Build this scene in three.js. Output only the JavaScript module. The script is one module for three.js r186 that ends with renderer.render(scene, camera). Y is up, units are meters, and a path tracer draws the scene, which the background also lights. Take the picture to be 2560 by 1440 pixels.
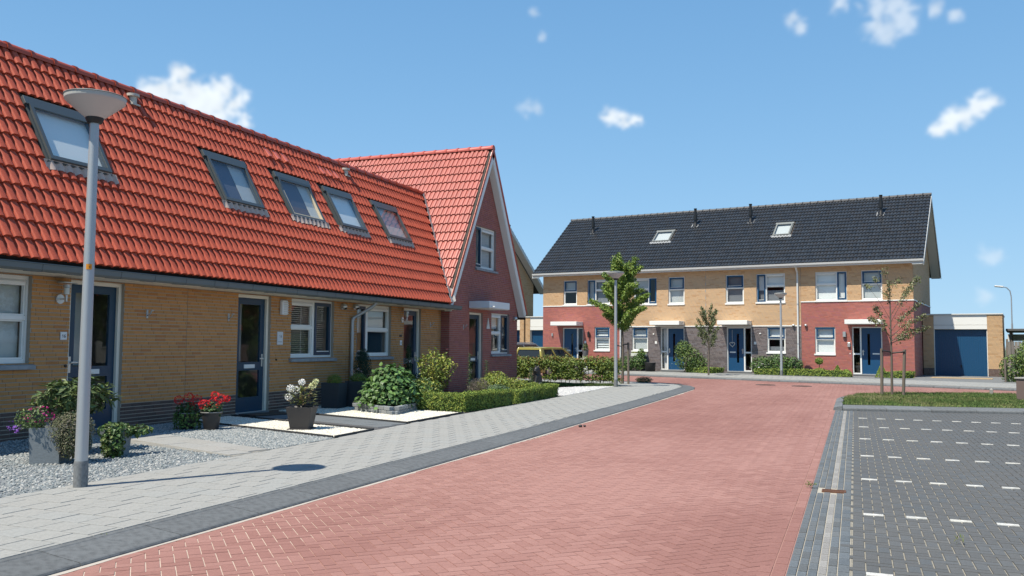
import * as THREE from 'three';
import { RoundedBoxGeometry } from 'three/addons/geometries/RoundedBoxGeometry.js';
import { mergeGeometries } from 'three/addons/utils/BufferGeometryUtils.js';
import { MarchingCubes } from 'three/addons/objects/MarchingCubes.js';

// ---------------------------------------------------------------- camera, sky, sun, exposure
const scene = new THREE.Scene();
const DEG = Math.PI / 180;
const camera = new THREE.PerspectiveCamera(37.03, 16 / 9, 0.1, 2000);
camera.position.set(0, 1.5, 0);
camera.rotation.set(3.7 * DEG, 21.7 * DEG, 0.42 * DEG, 'YXZ');
camera.updateMatrixWorld(true);
camera.updateProjectionMatrix();

const renderer = new THREE.WebGLRenderer({ antialias: true });
renderer.toneMapping = THREE.LinearToneMapping;
renderer.toneMappingExposure = 1.4;
renderer.shadowMap.enabled = true;

const SUN_DIR = new THREE.Vector3(-1.17, 3.93, 2.0).normalize();
const sun = new THREE.DirectionalLight(new THREE.Color(1, 0.93, 0.8), 4.6);
sun.position.copy(SUN_DIR).multiplyScalar(90).add(new THREE.Vector3(-6, 0, -25));
sun.target.position.set(-6, 0, -25);
sun.castShadow = true;
sun.shadow.mapSize.set(4096, 4096);
Object.assign(sun.shadow.camera, { left: -45, right: 45, top: 45, bottom: -45, near: 1, far: 200 });
scene.add(sun, sun.target);

function rngOf(seed) { let a = seed >>> 0; return () => { a = (a + 0x6d2b79f5) | 0; let t = Math.imul(a ^ (a >>> 15), 1 | a); t = (t + Math.imul(t ^ (t >>> 7), 61 | t)) ^ t; return ((t ^ (t >>> 14)) >>> 0) / 4294967296; }; }
const rnd = rngOf(20240611);
const rr = (a, b) => a + (b - a) * rnd();
const clamp = (x, a = 0, b = 1) => Math.min(b, Math.max(a, x));
const mix = (a, b, t) => a + (b - a) * t;
const smooth = (a, b, x) => { const t = clamp((x - a) / (b - a)); return t * t * (3 - 2 * t); };
// value noise
const NT = 256, ntab = new Float32Array(NT * NT); { const r = rngOf(77); for (let i = 0; i < NT * NT; i++) ntab[i] = r(); }
function vn(x, y) { const xi = Math.floor(x), yi = Math.floor(y), fx = x - xi, fy = y - yi, a = xi & 255, b = (xi + 1) & 255, c = (yi & 255) * NT, d = ((yi + 1) & 255) * NT; const u = fx * fx * (3 - 2 * fx), v = fy * fy * (3 - 2 * fy); return mix(mix(ntab[c + a], ntab[c + b], u), mix(ntab[d + a], ntab[d + b], u), v); }
function fbm(x, y, o = 4) { let s = 0, a = 0.5, t = 0; for (let i = 0; i < o; i++) { s += a * vn(x, y); t += a; x = x * 2.03 + 17.3; y = y * 2.03 + 9.1; a *= 0.5; } return s / t; }

{ // the sky: clear blue air, a few fair-weather clouds; directions are azimuth (atan2(z, x)) and elevation in degrees
  const W = 2048, H = 1024, data = new Float32Array(W * H * 4);
  const clouds = [
    [-134.4, 15.1, 1.15], [-133.15, 16.5, 0.7], [-133.2, 15.6, 1.1], [-132.0, 15.0, 1.2], [-130.6, 15.55, 0.95], [-132.5, 14.2, 1.3], [-131.0, 14.4, 1.2], [-129.8, 14.9, 0.9], [-135.1, 15.2, 0.7], [-133.8, 14.5, 1.1], [-129.35, 13.9, 0.55],
    [-110.7, 15.5, 0.75], [-110.0, 15.4, 0.5], [-105.3, 14.9, 0.7], [-104.4, 14.75, 0.75], [-103.7, 14.6, 0.6], [-109.8, 20.0, 0.42], [-110.3, 21.4, 0.35],
    [-88.4, 20.1, 0.95], [-88.2, 19.1, 1.0], [-86.9, 19.3, 1.0], [-87.6, 18.7, 0.9], [-87.2, 20.2, 0.9], [-93.3, 20.3, 0.6], [-92.9, 19.7, 0.6], [-90.4, 20.7, 0.7], [-85.0, 19.7, 0.55], [-84.0, 19.3, 0.5],
    [-82.9, 13.95, 0.85], [-83.8, 13.5, 0.85], [-84.5, 13.1, 0.75], [-85.1, 12.7, 0.55], [-82.2, 14.15, 0.55], [-82.9, 5.3, 0.75], [-82.3, 5.2, 0.6], [-82.9, 2.9, 0.6],
  ];
  const r = rngOf(5);
  for (let k = 0; k < 26; k++) { // the same kind of clouds over the rest of the sky
    const az = -60 + 300 * (k + r()) / 27, el = 9 + 22 * r(); if (az < -60 || az > 205) continue;
    const n = 3 + Math.floor(r() * 5); for (let j = 0; j < n; j++) clouds.push([az + (r() - 0.5) * 5, el + (r() - 0.5) * 2, 0.5 + r() * 1.1]);
  }
  const thin = (az, el) => (az > -112 && az < -108) || el < 6.5 ? 0.4 : (az > -94 && az < -83.6 && el > 18) ? 0.6 : (az < -129.3 && az > -129.6 ? 0.7 : 1);
  const grid = new Map();
  clouds.forEach((c, i) => { for (let a = Math.floor(c[0] - 4); a <= c[0] + 4; a++) { const k = ((a % 360) + 360) % 360; if (!grid.has(k)) grid.set(k, []); grid.get(k).push(i); } });
  for (let j = 0; j < H; j++) {
    const el = (j + 0.5) / H * 180 - 90, e = Math.max(0, el);
    const t1 = Math.pow(1 - e / 90, 3.2), t2 = Math.exp(-e / 7);
    // zenith -> mid -> horizon
    let R = mix(0.06, 0.215, t1), G = mix(0.17, 0.45, t1), B = mix(0.38, 0.72, t1);
    R = mix(R, 0.4, t2 * 0.85); G = mix(G, 0.56, t2 * 0.85); B = mix(B, 0.65, t2 * 0.85);
    if (el < 0) { const k = smooth(0, -6, el); R = mix(R, 0.2, k); G = mix(G, 0.2, k); B = mix(B, 0.17, k); }
    for (let i = 0; i < W; i++) {
      const az = (i + 0.5) / W * 360 - 180, o = (j * W + i) * 4;
      let a = 0, white = 1;
      if (el > 0 && el < 36) {
        const near = grid.get(((Math.floor(az) % 360) + 360) % 360);
        if (near) {
          let d = 0; const wx = (fbm(az * 0.9 + 3, el * 1.1 + 7, 3) - 0.5) * 1.6, wy = (fbm(az * 0.9 + 60, el * 1.1 + 21, 3) - 0.5) * 1.2, n = fbm(az * 1.9 + wx * 1.5 + 40, el * 2.5 + wy * 1.5, 6), n3 = fbm(az * 5 + 9, el * 6 + 2, 3);
          for (const ci of near) { const c = clouds[ci]; let dx = az + wx * 0.22 - c[0]; if (dx > 180) dx -= 360; if (dx < -180) dx += 360; dx *= Math.cos(el * DEG); const dy = (el + wy * 0.22 - c[1]) * (el < c[1] ? 1.2 : 1.0); const q = 1 - Math.hypot(dx, dy) / (c[2] * 1.25); if (q > 0) d = Math.max(d, q) + 0.22 * Math.min(d, q); }
          if (d > 0) { a = 0.95 * Math.pow(smooth(0.08, 1.12, d * 1.3 + (n - 0.5) * 1.6 + (n3 - 0.5) * 0.3), 1.2) * thin(az, el); white = 0.84 + 0.22 * fbm(az * 1.3 + wx + 5, el * 1.7 + 9, 4) + 0.1 * smooth(0.2, 0.9, n); }
        }
      }
      data[o] = mix(R, 0.64 * white, a); data[o + 1] = mix(G, 0.69 * white, a); data[o + 2] = mix(B, 0.73 * white, a); data[o + 3] = 1;
    }
  }
  const sky = new THREE.DataTexture(data, W, H, THREE.RGBAFormat, THREE.FloatType);
  sky.mapping = THREE.EquirectangularReflectionMapping; sky.magFilter = THREE.LinearFilter; sky.minFilter = THREE.LinearFilter; sky.wrapS = THREE.RepeatWrapping; sky.needsUpdate = true;
  scene.background = sky; scene.environment = sky;
}

// ---------------------------------------------------------------- helpers
const V = (x, y, z) => new THREE.Vector3(x, y, z);
const C = (r, g, b) => new THREE.Color().setRGB(r, g, b);
const S = (hex) => new THREE.Color(hex);
const used = new Map();
function numbered(n) { const k = used.get(n) ?? 0; used.set(n, k + 1); return k ? `${n}_${String(k).padStart(3, '0')}` : n; }
function shade(o) { o.castShadow = true; o.receiveShadow = true; return o; }
function thing(name, label, category, pos = [0, 0, 0], turn = 0, group) { const g = new THREE.Group(); g.name = numbered(name); g.position.set(...pos); g.rotation.y = turn; g.userData = { label, category }; if (group) g.userData.group = group; scene.add(g); return g; }
function part(name, geo, mat, parent, stuff) { const m = shade(new THREE.Mesh(geo, mat)); m.name = name; if (stuff) m.userData.kind = 'stuff'; parent.add(m); return m; }
function structure(name, pos = [0, 0, 0]) { const g = new THREE.Group(); g.name = numbered(name); g.position.set(...pos); g.userData = { kind: 'structure' }; scene.add(g); return g; }
const box = (x0, x1, y0, y1, z0, z1) => new THREE.BoxGeometry(Math.abs(x1 - x0), Math.abs(y1 - y0), Math.abs(z1 - z0)).translate((x0 + x1) / 2, (y0 + y1) / 2, (z0 + z1) / 2);
const rbox = (x0, x1, y0, y1, z0, z1, r = 0.008, s = 1) => new RoundedBoxGeometry(Math.abs(x1 - x0), Math.abs(y1 - y0), Math.abs(z1 - z0), s, r).translate((x0 + x1) / 2, (y0 + y1) / 2, (z0 + z1) / 2);
const flat = (g) => (g.index ? g.toNonIndexed() : g);
const join = (...gs) => mergeGeometries(gs.flat().map((g) => { const f = flat(g); if (!f.attributes.normal) f.computeVertexNormals(); for (const k of Object.keys(f.attributes)) if (!['position', 'normal', 'uv'].includes(k)) f.deleteAttribute(k); if (!f.attributes.uv) f.setAttribute('uv', new THREE.BufferAttribute(new Float32Array(f.attributes.position.count * 2), 2)); return f; }), false);
const rectShape = (x0, x1, y0, y1) => { const s = new THREE.Shape(); s.moveTo(x0, y0); s.lineTo(x1, y0); s.lineTo(x1, y1); s.lineTo(x0, y1); s.closePath(); return s; };
const rectHole = (x0, x1, y0, y1) => { const s = new THREE.Path(); s.moveTo(x0, y0); s.lineTo(x0, y1); s.lineTo(x1, y1); s.lineTo(x1, y0); s.closePath(); return s; };
const extrude = (s, z0, z1) => new THREE.ExtrudeGeometry(s, { depth: z1 - z0, bevelEnabled: false, curveSegments: 8 }).translate(0, 0, z0);
function ring(x0, x1, y0, y1, holes, z0, z1) { const s = rectShape(x0, x1, y0, y1); for (const h of holes) s.holes.push(rectHole(...h)); return extrude(s, z0, z1); }
function tube(pts, r0, r1 = r0, n = 7) { // tapered tube through points
  const P = pts.map((p) => (p.isVector3 ? p : V(...p))), pos = [], idx = [], N = P.length; let up = V(0.13, 0.2, 0.97);
  for (let i = 0; i < N; i++) { const d = P[Math.min(N - 1, i + 1)].clone().sub(P[Math.max(0, i - 1)]).normalize(); const a = up.clone().cross(d).normalize(), b = d.clone().cross(a); up = b; const r = mix(r0, r1, i / (N - 1)); for (let k = 0; k < n; k++) { const t = k / n * Math.PI * 2; const q = P[i].clone().addScaledVector(a, Math.cos(t) * r).addScaledVector(b, Math.sin(t) * r); pos.push(q.x, q.y, q.z); } }
  for (let i = 0; i < N - 1; i++) for (let k = 0; k < n; k++) { const a = i * n + k, b = i * n + (k + 1) % n; idx.push(a, b, a + n, b, b + n, a + n); }
  for (const [o, f] of [[0, 1], [(N - 1) * n, 0]]) for (let k = 1; k < n - 1; k++) f ? idx.push(o, o + k + 1, o + k) : idx.push(o, o + k, o + k + 1);
  const g = new THREE.BufferGeometry(); g.setAttribute('position', new THREE.Float32BufferAttribute(pos, 3)); g.setIndex(idx); g.computeVertexNormals(); return g;
}
const lathe = (pts, n = 24) => new THREE.LatheGeometry(pts.map((p) => new THREE.Vector2(...p)), n);

// grain textures (colour multipliers near white, in sRGB; they tile at a real size)
function grain(seed, amp, coarse, size = 256) {
  const r = rngOf(seed), d = new Uint8Array(size * size * 4);
  for (let j = 0; j < size; j++) for (let i = 0; i < size; i++) { const p = 256 / size; const n = (r() - 0.5) * amp + (vn(i * 8 * p / 8, j * 8 * p / 8) - 0.5) * coarse * 0.5 + (vn((i * p) / 16, (j * p) / 16) - 0.5) * coarse; const v = clamp(238 + 255 * n, 0, 255), o = (j * size + i) * 4; d[o] = v; d[o + 1] = v; d[o + 2] = v; d[o + 3] = 255; }
  const t = new THREE.DataTexture(d, size, size); t.colorSpace = THREE.SRGBColorSpace; t.wrapS = t.wrapT = THREE.RepeatWrapping; t.magFilter = THREE.LinearFilter; t.minFilter = THREE.LinearFilter; t.needsUpdate = true; return t;
}
const scaled = (t, k) => { const c = t.clone(); c.repeat.set(k, k); c.needsUpdate = true; return c; };
const gFine = grain(11, 0.22, 0.1), gRough = grain(12, 0.3, 0.22), gSoft = grain(13, 0.08, 0.12);
const mat = (color, roughness = 0.8, o = {}) => new THREE.MeshStandardMaterial({ color, roughness, ...o });
const vmat = (roughness = 0.85, map = null, o = {}) => new THREE.MeshStandardMaterial({ color: 0xffffff, roughness, vertexColors: true, map, ...o });
const mWhite = mat(C(0.78, 0.78, 0.75), 0.45), mCream = mat(C(0.76, 0.72, 0.62), 0.5), mBlue = mat(C(0.007, 0.062, 0.15), 0.4), mNavy = mat(C(0.008, 0.04, 0.08), 0.35);
const mSill = mat(C(0.3, 0.32, 0.34), 0.75, { map: gSoft }), mZinc = mat(C(0.13, 0.148, 0.15), 0.5, { metalness: 0.15 }), mSteel = mat(C(0.6, 0.6, 0.58), 0.35, { metalness: 0.7 }), mGalv = mat(C(0.5, 0.53, 0.55), 0.5, { metalness: 0.45, map: scaled(gSoft, 3) });
const mDark = mat(C(0.02, 0.02, 0.022), 0.6), mBlack = mat(C(0.012, 0.012, 0.013), 0.45), mLead = mat(C(0.3, 0.31, 0.32), 0.7), mFlash = mat(C(0.5, 0.38, 0.32), 0.75), mVelux = mat(C(0.085, 0.1, 0.105), 0.4, { metalness: 0.2 });
const mNet = mat(C(0.16, 0.18, 0.2), 0.9), mDarkRoom = mat(C(0.075, 0.095, 0.14), 0.8), mRoom = mat(C(0.45, 0.43, 0.4), 0.9), mBlind = mat(C(0.68, 0.74, 0.74), 0.8), mGreyBlind = mat(C(0.42, 0.46, 0.46), 0.8), mSlab = mat(C(0.06, 0.05, 0.045), 0.9), mSlat = mat(C(0.55, 0.55, 0.5), 0.6);
const mGlass = new THREE.MeshPhysicalMaterial({ color: 0xffffff, roughness: 0.015, metalness: 0, transmission: 1, thickness: 0, ior: 1.52, side: THREE.DoubleSide });
const mWood = mat(C(0.2, 0.165, 0.13), 0.85, { map: gRough }), mBark = mat(C(0.17, 0.14, 0.11), 0.9, { map: gRough }), mTwig = mat(C(0.11, 0.08, 0.055), 0.9), mSoil = mat(C(0.05, 0.036, 0.026), 1, { map: gRough });
const mMortarBuff = mat(C(0.35, 0.31, 0.26), 0.95), mMortarDark = mat(C(0.38, 0.36, 0.34), 0.95), mMortarRed = mat(C(0.3, 0.22, 0.2), 0.95);
const leafMat = (o = {}) => new THREE.MeshPhysicalMaterial({ color: 0xffffff, vertexColors: true, roughness: 0.55, side: THREE.DoubleSide, transmission: 0.22, thickness: 0, ...o });
const mLeaf = leafMat(), mLeafMatt = new THREE.MeshStandardMaterial({ color: 0xffffff, vertexColors: true, roughness: 0.75, side: THREE.DoubleSide });

// a buffer of small pieces (bricks, pavers, leaves) with their own flat faces and colours
class Buf {
  constructor() { this.p = []; this.n = []; this.c = []; this.u = []; }
  tri(a, b, c, n, col, ua, ub, uc) { for (const q of [a, b, c]) this.p.push(q[0], q[1], q[2]); for (let k = 0; k < 3; k++) { this.n.push(n[0], n[1], n[2]); this.c.push(col[0], col[1], col[2]); } this.u.push(ua[0], ua[1], ub[0], ub[1], uc[0], uc[1]); }
  quad(a, b, c, d, col, ua = [0, 0], ub = [0, 0], uc = [0, 0], ud = [0, 0]) {
    const e = [b[0] - a[0], b[1] - a[1], b[2] - a[2]], f = [d[0] - a[0], d[1] - a[1], d[2] - a[2]]; let n = [e[1] * f[2] - e[2] * f[1], e[2] * f[0] - e[0] * f[2], e[0] * f[1] - e[1] * f[0]]; const l = Math.hypot(...n) || 1; n = n.map((v) => v / l);
    this.tri(a, b, c, n, col, ua, ub, uc); this.tri(a, c, d, n, col, ua, uc, ud);
  }
  piece(o, A, B, N, ha, hb, h, inset, col, uvo = [0, 0]) { // a block on the plane through o: A and B its sides, N out of the plane, h its height
    const P = (s, t, k) => { const a = s * (k ? ha - inset : ha), b = t * (k ? hb - inset : hb), c = k ? h : 0; return [o[0] + A[0] * a + B[0] * b + N[0] * c, o[1] + A[1] * a + B[1] * b + N[1] * c, o[2] + A[2] * a + B[2] * b + N[2] * c]; };
    const t = [P(-1, -1, 1), P(1, -1, 1), P(1, 1, 1), P(-1, 1, 1)], q = [P(-1, -1, 0), P(1, -1, 0), P(1, 1, 0), P(-1, 1, 0)], [u, v] = uvo;
    this.quad(t[0], t[1], t[2], t[3], col, [u - ha, v - hb], [u + ha, v - hb], [u + ha, v + hb], [u - ha, v + hb]);
    for (let k = 0; k < 4; k++) { const m = (k + 1) % 4; this.quad(q[k], q[m], t[m], t[k], col, [u, v], [u + 0.05, v], [u + 0.05, v + 0.02], [u, v + 0.02]); }
  }
  leaf(p, d, n, len, wid, col, droop = 0.15) { // a folded diamond
    const s = [d[1] * n[2] - d[2] * n[1], d[2] * n[0] - d[0] * n[2], d[0] * n[1] - d[1] * n[0]];
    const m = (a, b, c) => [p[0] + d[0] * a + s[0] * b + n[0] * c, p[1] + d[1] * a + s[1] * b + n[1] * c, p[2] + d[2] * a + s[2] * b + n[2] * c];
    const b0 = m(0, 0, 0), l = m(len * 0.45, wid / 2, wid * 0.14), r = m(len * 0.45, -wid / 2, wid * 0.14), t = m(len, 0, -len * droop);
    const tr = (a, b, c) => { const e = [b[0] - a[0], b[1] - a[1], b[2] - a[2]], f = [c[0] - a[0], c[1] - a[1], c[2] - a[2]]; const nn = [e[1] * f[2] - e[2] * f[1], e[2] * f[0] - e[0] * f[2], e[0] * f[1] - e[1] * f[0]], L = Math.hypot(...nn) || 1; this.tri(a, b, c, nn.map((v) => v / L), col, [0, 0], [1, 0], [0, 1]); };
    tr(b0, r, t); tr(b0, t, l);
  }
  geo() { const g = new THREE.BufferGeometry(); g.setAttribute('position', new THREE.Float32BufferAttribute(this.p, 3)); g.setAttribute('normal', new THREE.Float32BufferAttribute(this.n, 3)); g.setAttribute('color', new THREE.Float32BufferAttribute(this.c, 3)); g.setAttribute('uv', new THREE.Float32BufferAttribute(this.u, 2)); return g; }
}
// how large a point's piece shows in the picture: its distance, or Infinity outside the view
const _v = V(0, 0, 0);
function nearness(parent, o) { _v.set(...o); parent.localToWorld(_v); const d = _v.distanceTo(camera.position); _v.project(camera); return Math.abs(_v.x) < 1 && Math.abs(_v.y) < 1 && _v.z < 1 ? d : Infinity; }
const geoCache = new Map(), matCache = new Map();
function pieceGeo(ha, hb, h, inset) { const k = [ha, hb, h, inset].map((x) => x.toFixed(4)).join(); if (!geoCache.has(k)) { const b = new Buf(); b.piece([0, 0, 0], [1, 0, 0], [0, 1, 0], [0, 0, 1], ha, hb, h, inset, [1, 1, 1]); geoCache.set(k, b.geo()); } return geoCache.get(k); }
function tone(col, rough, map) { const k = col.join() + rough + (map?.uuid ?? ''); if (!matCache.has(k)) matCache.set(k, mat(C(...col), rough, { map })); return matCache.get(k); }
// list: {o, A, B, N, ha, hb, k}; the nearest ones in view are meshes of their own, the rest one part
function layPieces(parent, name, list, { h, inset, pal, rough = 0.85, map = null, limit = 300, rest = name + 's' }) {
  parent.updateWorldMatrix(true, false);
  const rank = limit ? list.map((p, i) => [nearness(parent, p.o), i]).filter((r) => r[0] < Infinity).sort((a, b) => a[0] - b[0]).slice(0, limit).map((r) => r[1]) : [];
  const single = new Set(rank), buf = new Buf(), m4 = new THREE.Matrix4();
  list.forEach((p, i) => {
    if (single.has(i)) {
      const m = part(name, pieceGeo(p.ha, p.hb, h, inset), tone(pal[p.k], rough, map), parent);
      m.matrix.copy(m4.makeBasis(V(...p.A), V(...p.B), V(...p.N)).setPosition(...p.o)); m.matrix.decompose(m.position, m.quaternion, m.scale);
    } else buf.piece(p.o, p.A, p.B, p.N, p.ha, p.hb, h, inset, pal[p.k], [p.o[0] * 1.3 + p.k, p.o[2] * 1.3 + p.o[1]]);
  });
  if (buf.p.length) part(rest, buf.geo(), vmat(rough, map), parent, true);
}
const inPoly = (poly, x, z) => { let r = false; for (let i = 0, j = poly.length - 1; i < poly.length; j = i++) { const [a, b] = poly[i], [c, d] = poly[j]; if (b > z !== d > z && x < (c - a) * (z - b) / (d - b) + a) r = !r; } return r; };
function slab(poly, y, thick = 0.1) { const s = new THREE.Shape(poly.map(([x, z]) => new THREE.Vector2(x, -z))); return new THREE.ExtrudeGeometry(s, { depth: thick, bevelEnabled: false }).rotateX(-Math.PI / 2).translate(0, y - thick, 0); }
const vary = (c, d, n = 6, seed = 1) => { const r = rngOf(seed); return Array.from({ length: n }, () => { const f = 1 + (r() - 0.5) * 2 * d, t = (r() - 0.5) * d * 0.6; return [clamp(c[0] * f * (1 + t)), clamp(c[1] * f), clamp(c[2] * f * (1 - t))]; }); };

// brick palettes (linear)
const PAL = {
  buff: [...vary([0.59, 0.385, 0.21], 0.06, 7, 3), [0.52, 0.31, 0.15]],
  ochre: [...vary([0.57, 0.275, 0.092], 0.07, 7, 13), [0.48, 0.21, 0.07]],
  dark: [...vary([0.125, 0.082, 0.068], 0.2, 6, 4), [0.16, 0.095, 0.075]],
  grey: [...vary([0.15, 0.125, 0.125], 0.25, 6, 5), [0.11, 0.085, 0.085]],
  red: [...vary([0.405, 0.13, 0.1], 0.11, 6, 6), [0.35, 0.115, 0.095], [0.38, 0.12, 0.12]],
};
const PALALL = [], PK = {}; for (const k of Object.keys(PAL)) { PK[k] = [PALALL.length, PAL[k].length]; PALALL.push(...PAL[k]); }
// lays courses of brick over a rectangle on the facade plane z = z0 of a house (x along, y up); openings are left out; reach(y) narrows a gable
function courses(list, kind, x0, x1, y0, y1, openings, { reach = null, frame = null, L = 0.214, H = 0.049, j = 0.0135, v = 0.007 } = {}) {
  const F = frame ?? ((x, y) => ({ o: [x, y, 0], A: [1, 0, 0], B: [0, 1, 0], N: [0, 0, 1] })), [k0, kn] = PK[kind];
  const n = Math.round((y1 - y0) / (H + j)), P = (y1 - y0) / n;
  for (let i = 0; i < n; i++) {
    const a = y0 + i * P + j / 2, b = y0 + (i + 1) * P - j / 2;
    const cuts = [a, b]; for (const q of openings) for (const e of [q[2], q[3]]) if (e > a + 0.008 && e < b - 0.008) cuts.push(e); cuts.sort((p, q) => p - q);
    for (let c = 0; c < cuts.length - 1; c++) {
      const ya = cuts[c], yb = cuts[c + 1], ym = (ya + yb) / 2; let [xa, xb] = reach ? reach(ym) : [x0, x1]; xa = Math.max(xa, x0); xb = Math.min(xb, x1); if (xb - xa < 0.03) continue;
      let spans = [[xa, xb]]; for (const q of openings) if (ym > q[2] && ym < q[3]) spans = spans.flatMap(([s, t]) => (q[1] <= s || q[0] >= t ? [[s, t]] : [[s, Math.min(t, q[0])], [Math.max(s, q[1]), t]].filter(([u, v]) => v - u > 0.02)));
      for (const [s, t] of spans) {
        const off = (i % 2 ? 0.5 : 0) * (L + v) + (i % 3) * 0.055; let x = x0 - (L + v) * 2 + off;
        while (x < t) { let l = Math.max(x, s), e = Math.min(x + L, t); if (e - l > 0.025) { const f = F((l + e) / 2, ym); list.push({ ...f, ha: Math.round((e - l) * 500) / 1000, hb: Math.round((yb - ya) * 500) / 1000, k: k0 + Math.floor(rnd() * kn) }); } x += L + v; }
      }
    }
  }
}

// ---------------------------------------------------------------- roof tiles
const TW = 0.163, TG = 0.33;
function tileShape(len = TG + 0.05) {
  const ts = [0, 0.03, 0.09, 0.15, 0.25, 0.385, 0.52, 0.62, 0.69, 0.74, 0.77, 1.0], hs = [0, 0.02, 0.031, 0.0345, 0.0362, 0.037, 0.0362, 0.034, 0.028, 0.014, 0.0, 0.0], prof = (t) => hs[ts.indexOf(t)], lift = (s) => 0.042 * (1 - s / len) + 0.008;
  const pos = [], idx = [], uv = [];
  const top = ts.length; const add = (x, y, z) => { pos.push(x, y, z); uv.push(x * 3, y * 3); return pos.length / 3 - 1; };
  const rows = [0, len].map((s) => ts.map((t) => add(t * TW, s, prof(t) + lift(s))));
  for (let i = 0; i < top - 1; i++) idx.push(rows[0][i], rows[0][i + 1], rows[1][i + 1], rows[0][i], rows[1][i + 1], rows[1][i]);
  const f0 = ts.map((t) => add(t * TW, 0, prof(t) + lift(0))), f1 = ts.map((t) => add(t * TW, 0.003, prof(t) * 0.6 + lift(0) - 0.03));
  for (let i = 0; i < top - 1; i++) idx.push(f1[i], f1[i + 1], f0[i + 1], f1[i], f0[i + 1], f0[i]);
  const g = new THREE.BufferGeometry(); g.setAttribute('position', new THREE.Float32BufferAttribute(pos, 3)); g.setAttribute('uv', new THREE.Float32BufferAttribute(uv, 2)); g.setIndex(idx); g.computeVertexNormals(); return g;
}
const TILE = tileShape();
// origin: lower left corner on the roof plane; U along the eaves, D up the slope, both unit; keep(u, s) says whether the tile with that middle is laid
function layTiles(parent, { origin, U, D, cols, rows, gauge = TG, keep = () => true, pal, rough, limit = 300, map = gSoft, name = 'roof_tile', fit = 0 }) {
  const sx = fit ? fit / (cols * TW) : 1;
  parent.updateWorldMatrix(true, false);
  const N = U.clone().cross(D), m4 = new THREE.Matrix4(), list = [];
  for (let r = 0; r < rows; r++) for (let c = 0; c < cols; c++) {
    const u = c * TW * sx, s = r * gauge; if (!keep(u + TW * sx / 2, s + gauge / 2)) continue;
    const o = origin.clone().addScaledVector(U, u + rr(-0.002, 0.002)).addScaledVector(D, s + rr(-0.004, 0.004)); list.push({ o, k: Math.floor(rnd() * pal.length) });
  }
  const rank = limit ? list.map((p, i) => [nearness(parent, p.o.toArray()), i]).filter((q) => q[0] < Infinity).sort((a, b) => a[0] - b[0]).slice(0, limit).map((q) => q[1]) : [];
  const single = new Set(rank), P = TILE.attributes.position, Nn = TILE.attributes.normal, I = TILE.index.array, pos = [], nor = [], col = [], uv = [], v = V(0, 0, 0), w = V(0, 0, 0), basis = m4.clone().makeBasis(U, D, N), ind = []; let base = 0;
  list.forEach((p, i) => {
    if (single.has(i)) { const m = part(name, TILE, tone(pal[p.k], rough, map), parent); m.matrix.copy(basis).setPosition(p.o); m.matrix.decompose(m.position, m.quaternion, m.scale); m.scale.x = sx; return; }
    for (let k = 0; k < P.count; k++) { v.fromBufferAttribute(P, k); v.x *= sx; v.applyMatrix4(basis).add(p.o); w.fromBufferAttribute(Nn, k).transformDirection(basis); pos.push(v.x, v.y, v.z); nor.push(w.x, w.y, w.z); col.push(...pal[p.k]); uv.push(p.k * 0.3 + P.getX(k) * 3, P.getY(k) * 3); }
    for (const q of I) ind.push(base + q); base += P.count;
  });
  if (pos.length) { const g = new THREE.BufferGeometry(); g.setAttribute('position', new THREE.Float32BufferAttribute(pos, 3)); g.setAttribute('normal', new THREE.Float32BufferAttribute(nor, 3)); g.setAttribute('color', new THREE.Float32BufferAttribute(col, 3)); g.setAttribute('uv', new THREE.Float32BufferAttribute(uv, 2)); g.setIndex(ind); part('roof_tiles', g, vmat(rough, map), parent, true); }
}
const ROOFRED = vary([0.5, 0.084, 0.038], 0.09, 8, 21), ROOFBLACK = vary([0.032, 0.034, 0.037], 0.22, 6, 22);
// half round ridge caps in a line
function ridgeCaps(parent, a, b, step, r, material) {
  const d = b.clone().sub(a), n = Math.max(1, Math.round(d.length() / step)), L = d.length() / n; d.normalize();
  const pts = []; for (let i = 0; i <= 8; i++) { const t = Math.PI * (-0.08 + 1.16 * i / 8); pts.push([Math.cos(t), Math.sin(t)]); }
  const pos = [], idx = []; for (const [k, q] of [[0, 1.1], [0.16, 1.1], [0.17, 0.98], [1.06, 0.94]]) for (const [x, y] of pts) pos.push(x * r * q, y * r * q, k * L);
  for (let i = 0; i < 3; i++) for (let k = 0; k < 8; k++) { const p = i * 9 + k; idx.push(p, p + 9, p + 1, p + 1, p + 9, p + 10); }
  idx.push(...[1, 2, 3, 4, 5, 6, 7].flatMap((k) => [0, k + 1, k]));
  const g = new THREE.BufferGeometry(); g.setAttribute('position', new THREE.Float32BufferAttribute(pos, 3)); g.setIndex(idx); g.computeVertexNormals(); g.setAttribute('uv', new THREE.Float32BufferAttribute(new Float32Array(pos.length / 3 * 2), 2));
  const X = V(0, 1, 0).cross(d).normalize(), Y = d.clone().cross(X), m4 = new THREE.Matrix4();
  for (let i = 0; i < n; i++) { const m = part('ridge_tile', g, material, parent); m.matrix.copy(m4.makeBasis(X, Y, d).setPosition(a.clone().addScaledVector(d, i * L))); m.matrix.decompose(m.position, m.quaternion, m.scale); }
}

// ---------------------------------------------------------------- ground, road, pavements
{ const g = structure('ground'); part('soil', new THREE.PlaneGeometry(900, 900).rotateX(-Math.PI / 2).translate(0, -0.16, -60), mat(C(0.075, 0.1, 0.035), 1, { map: scaled(gRough, 300) }), g); }

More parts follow.
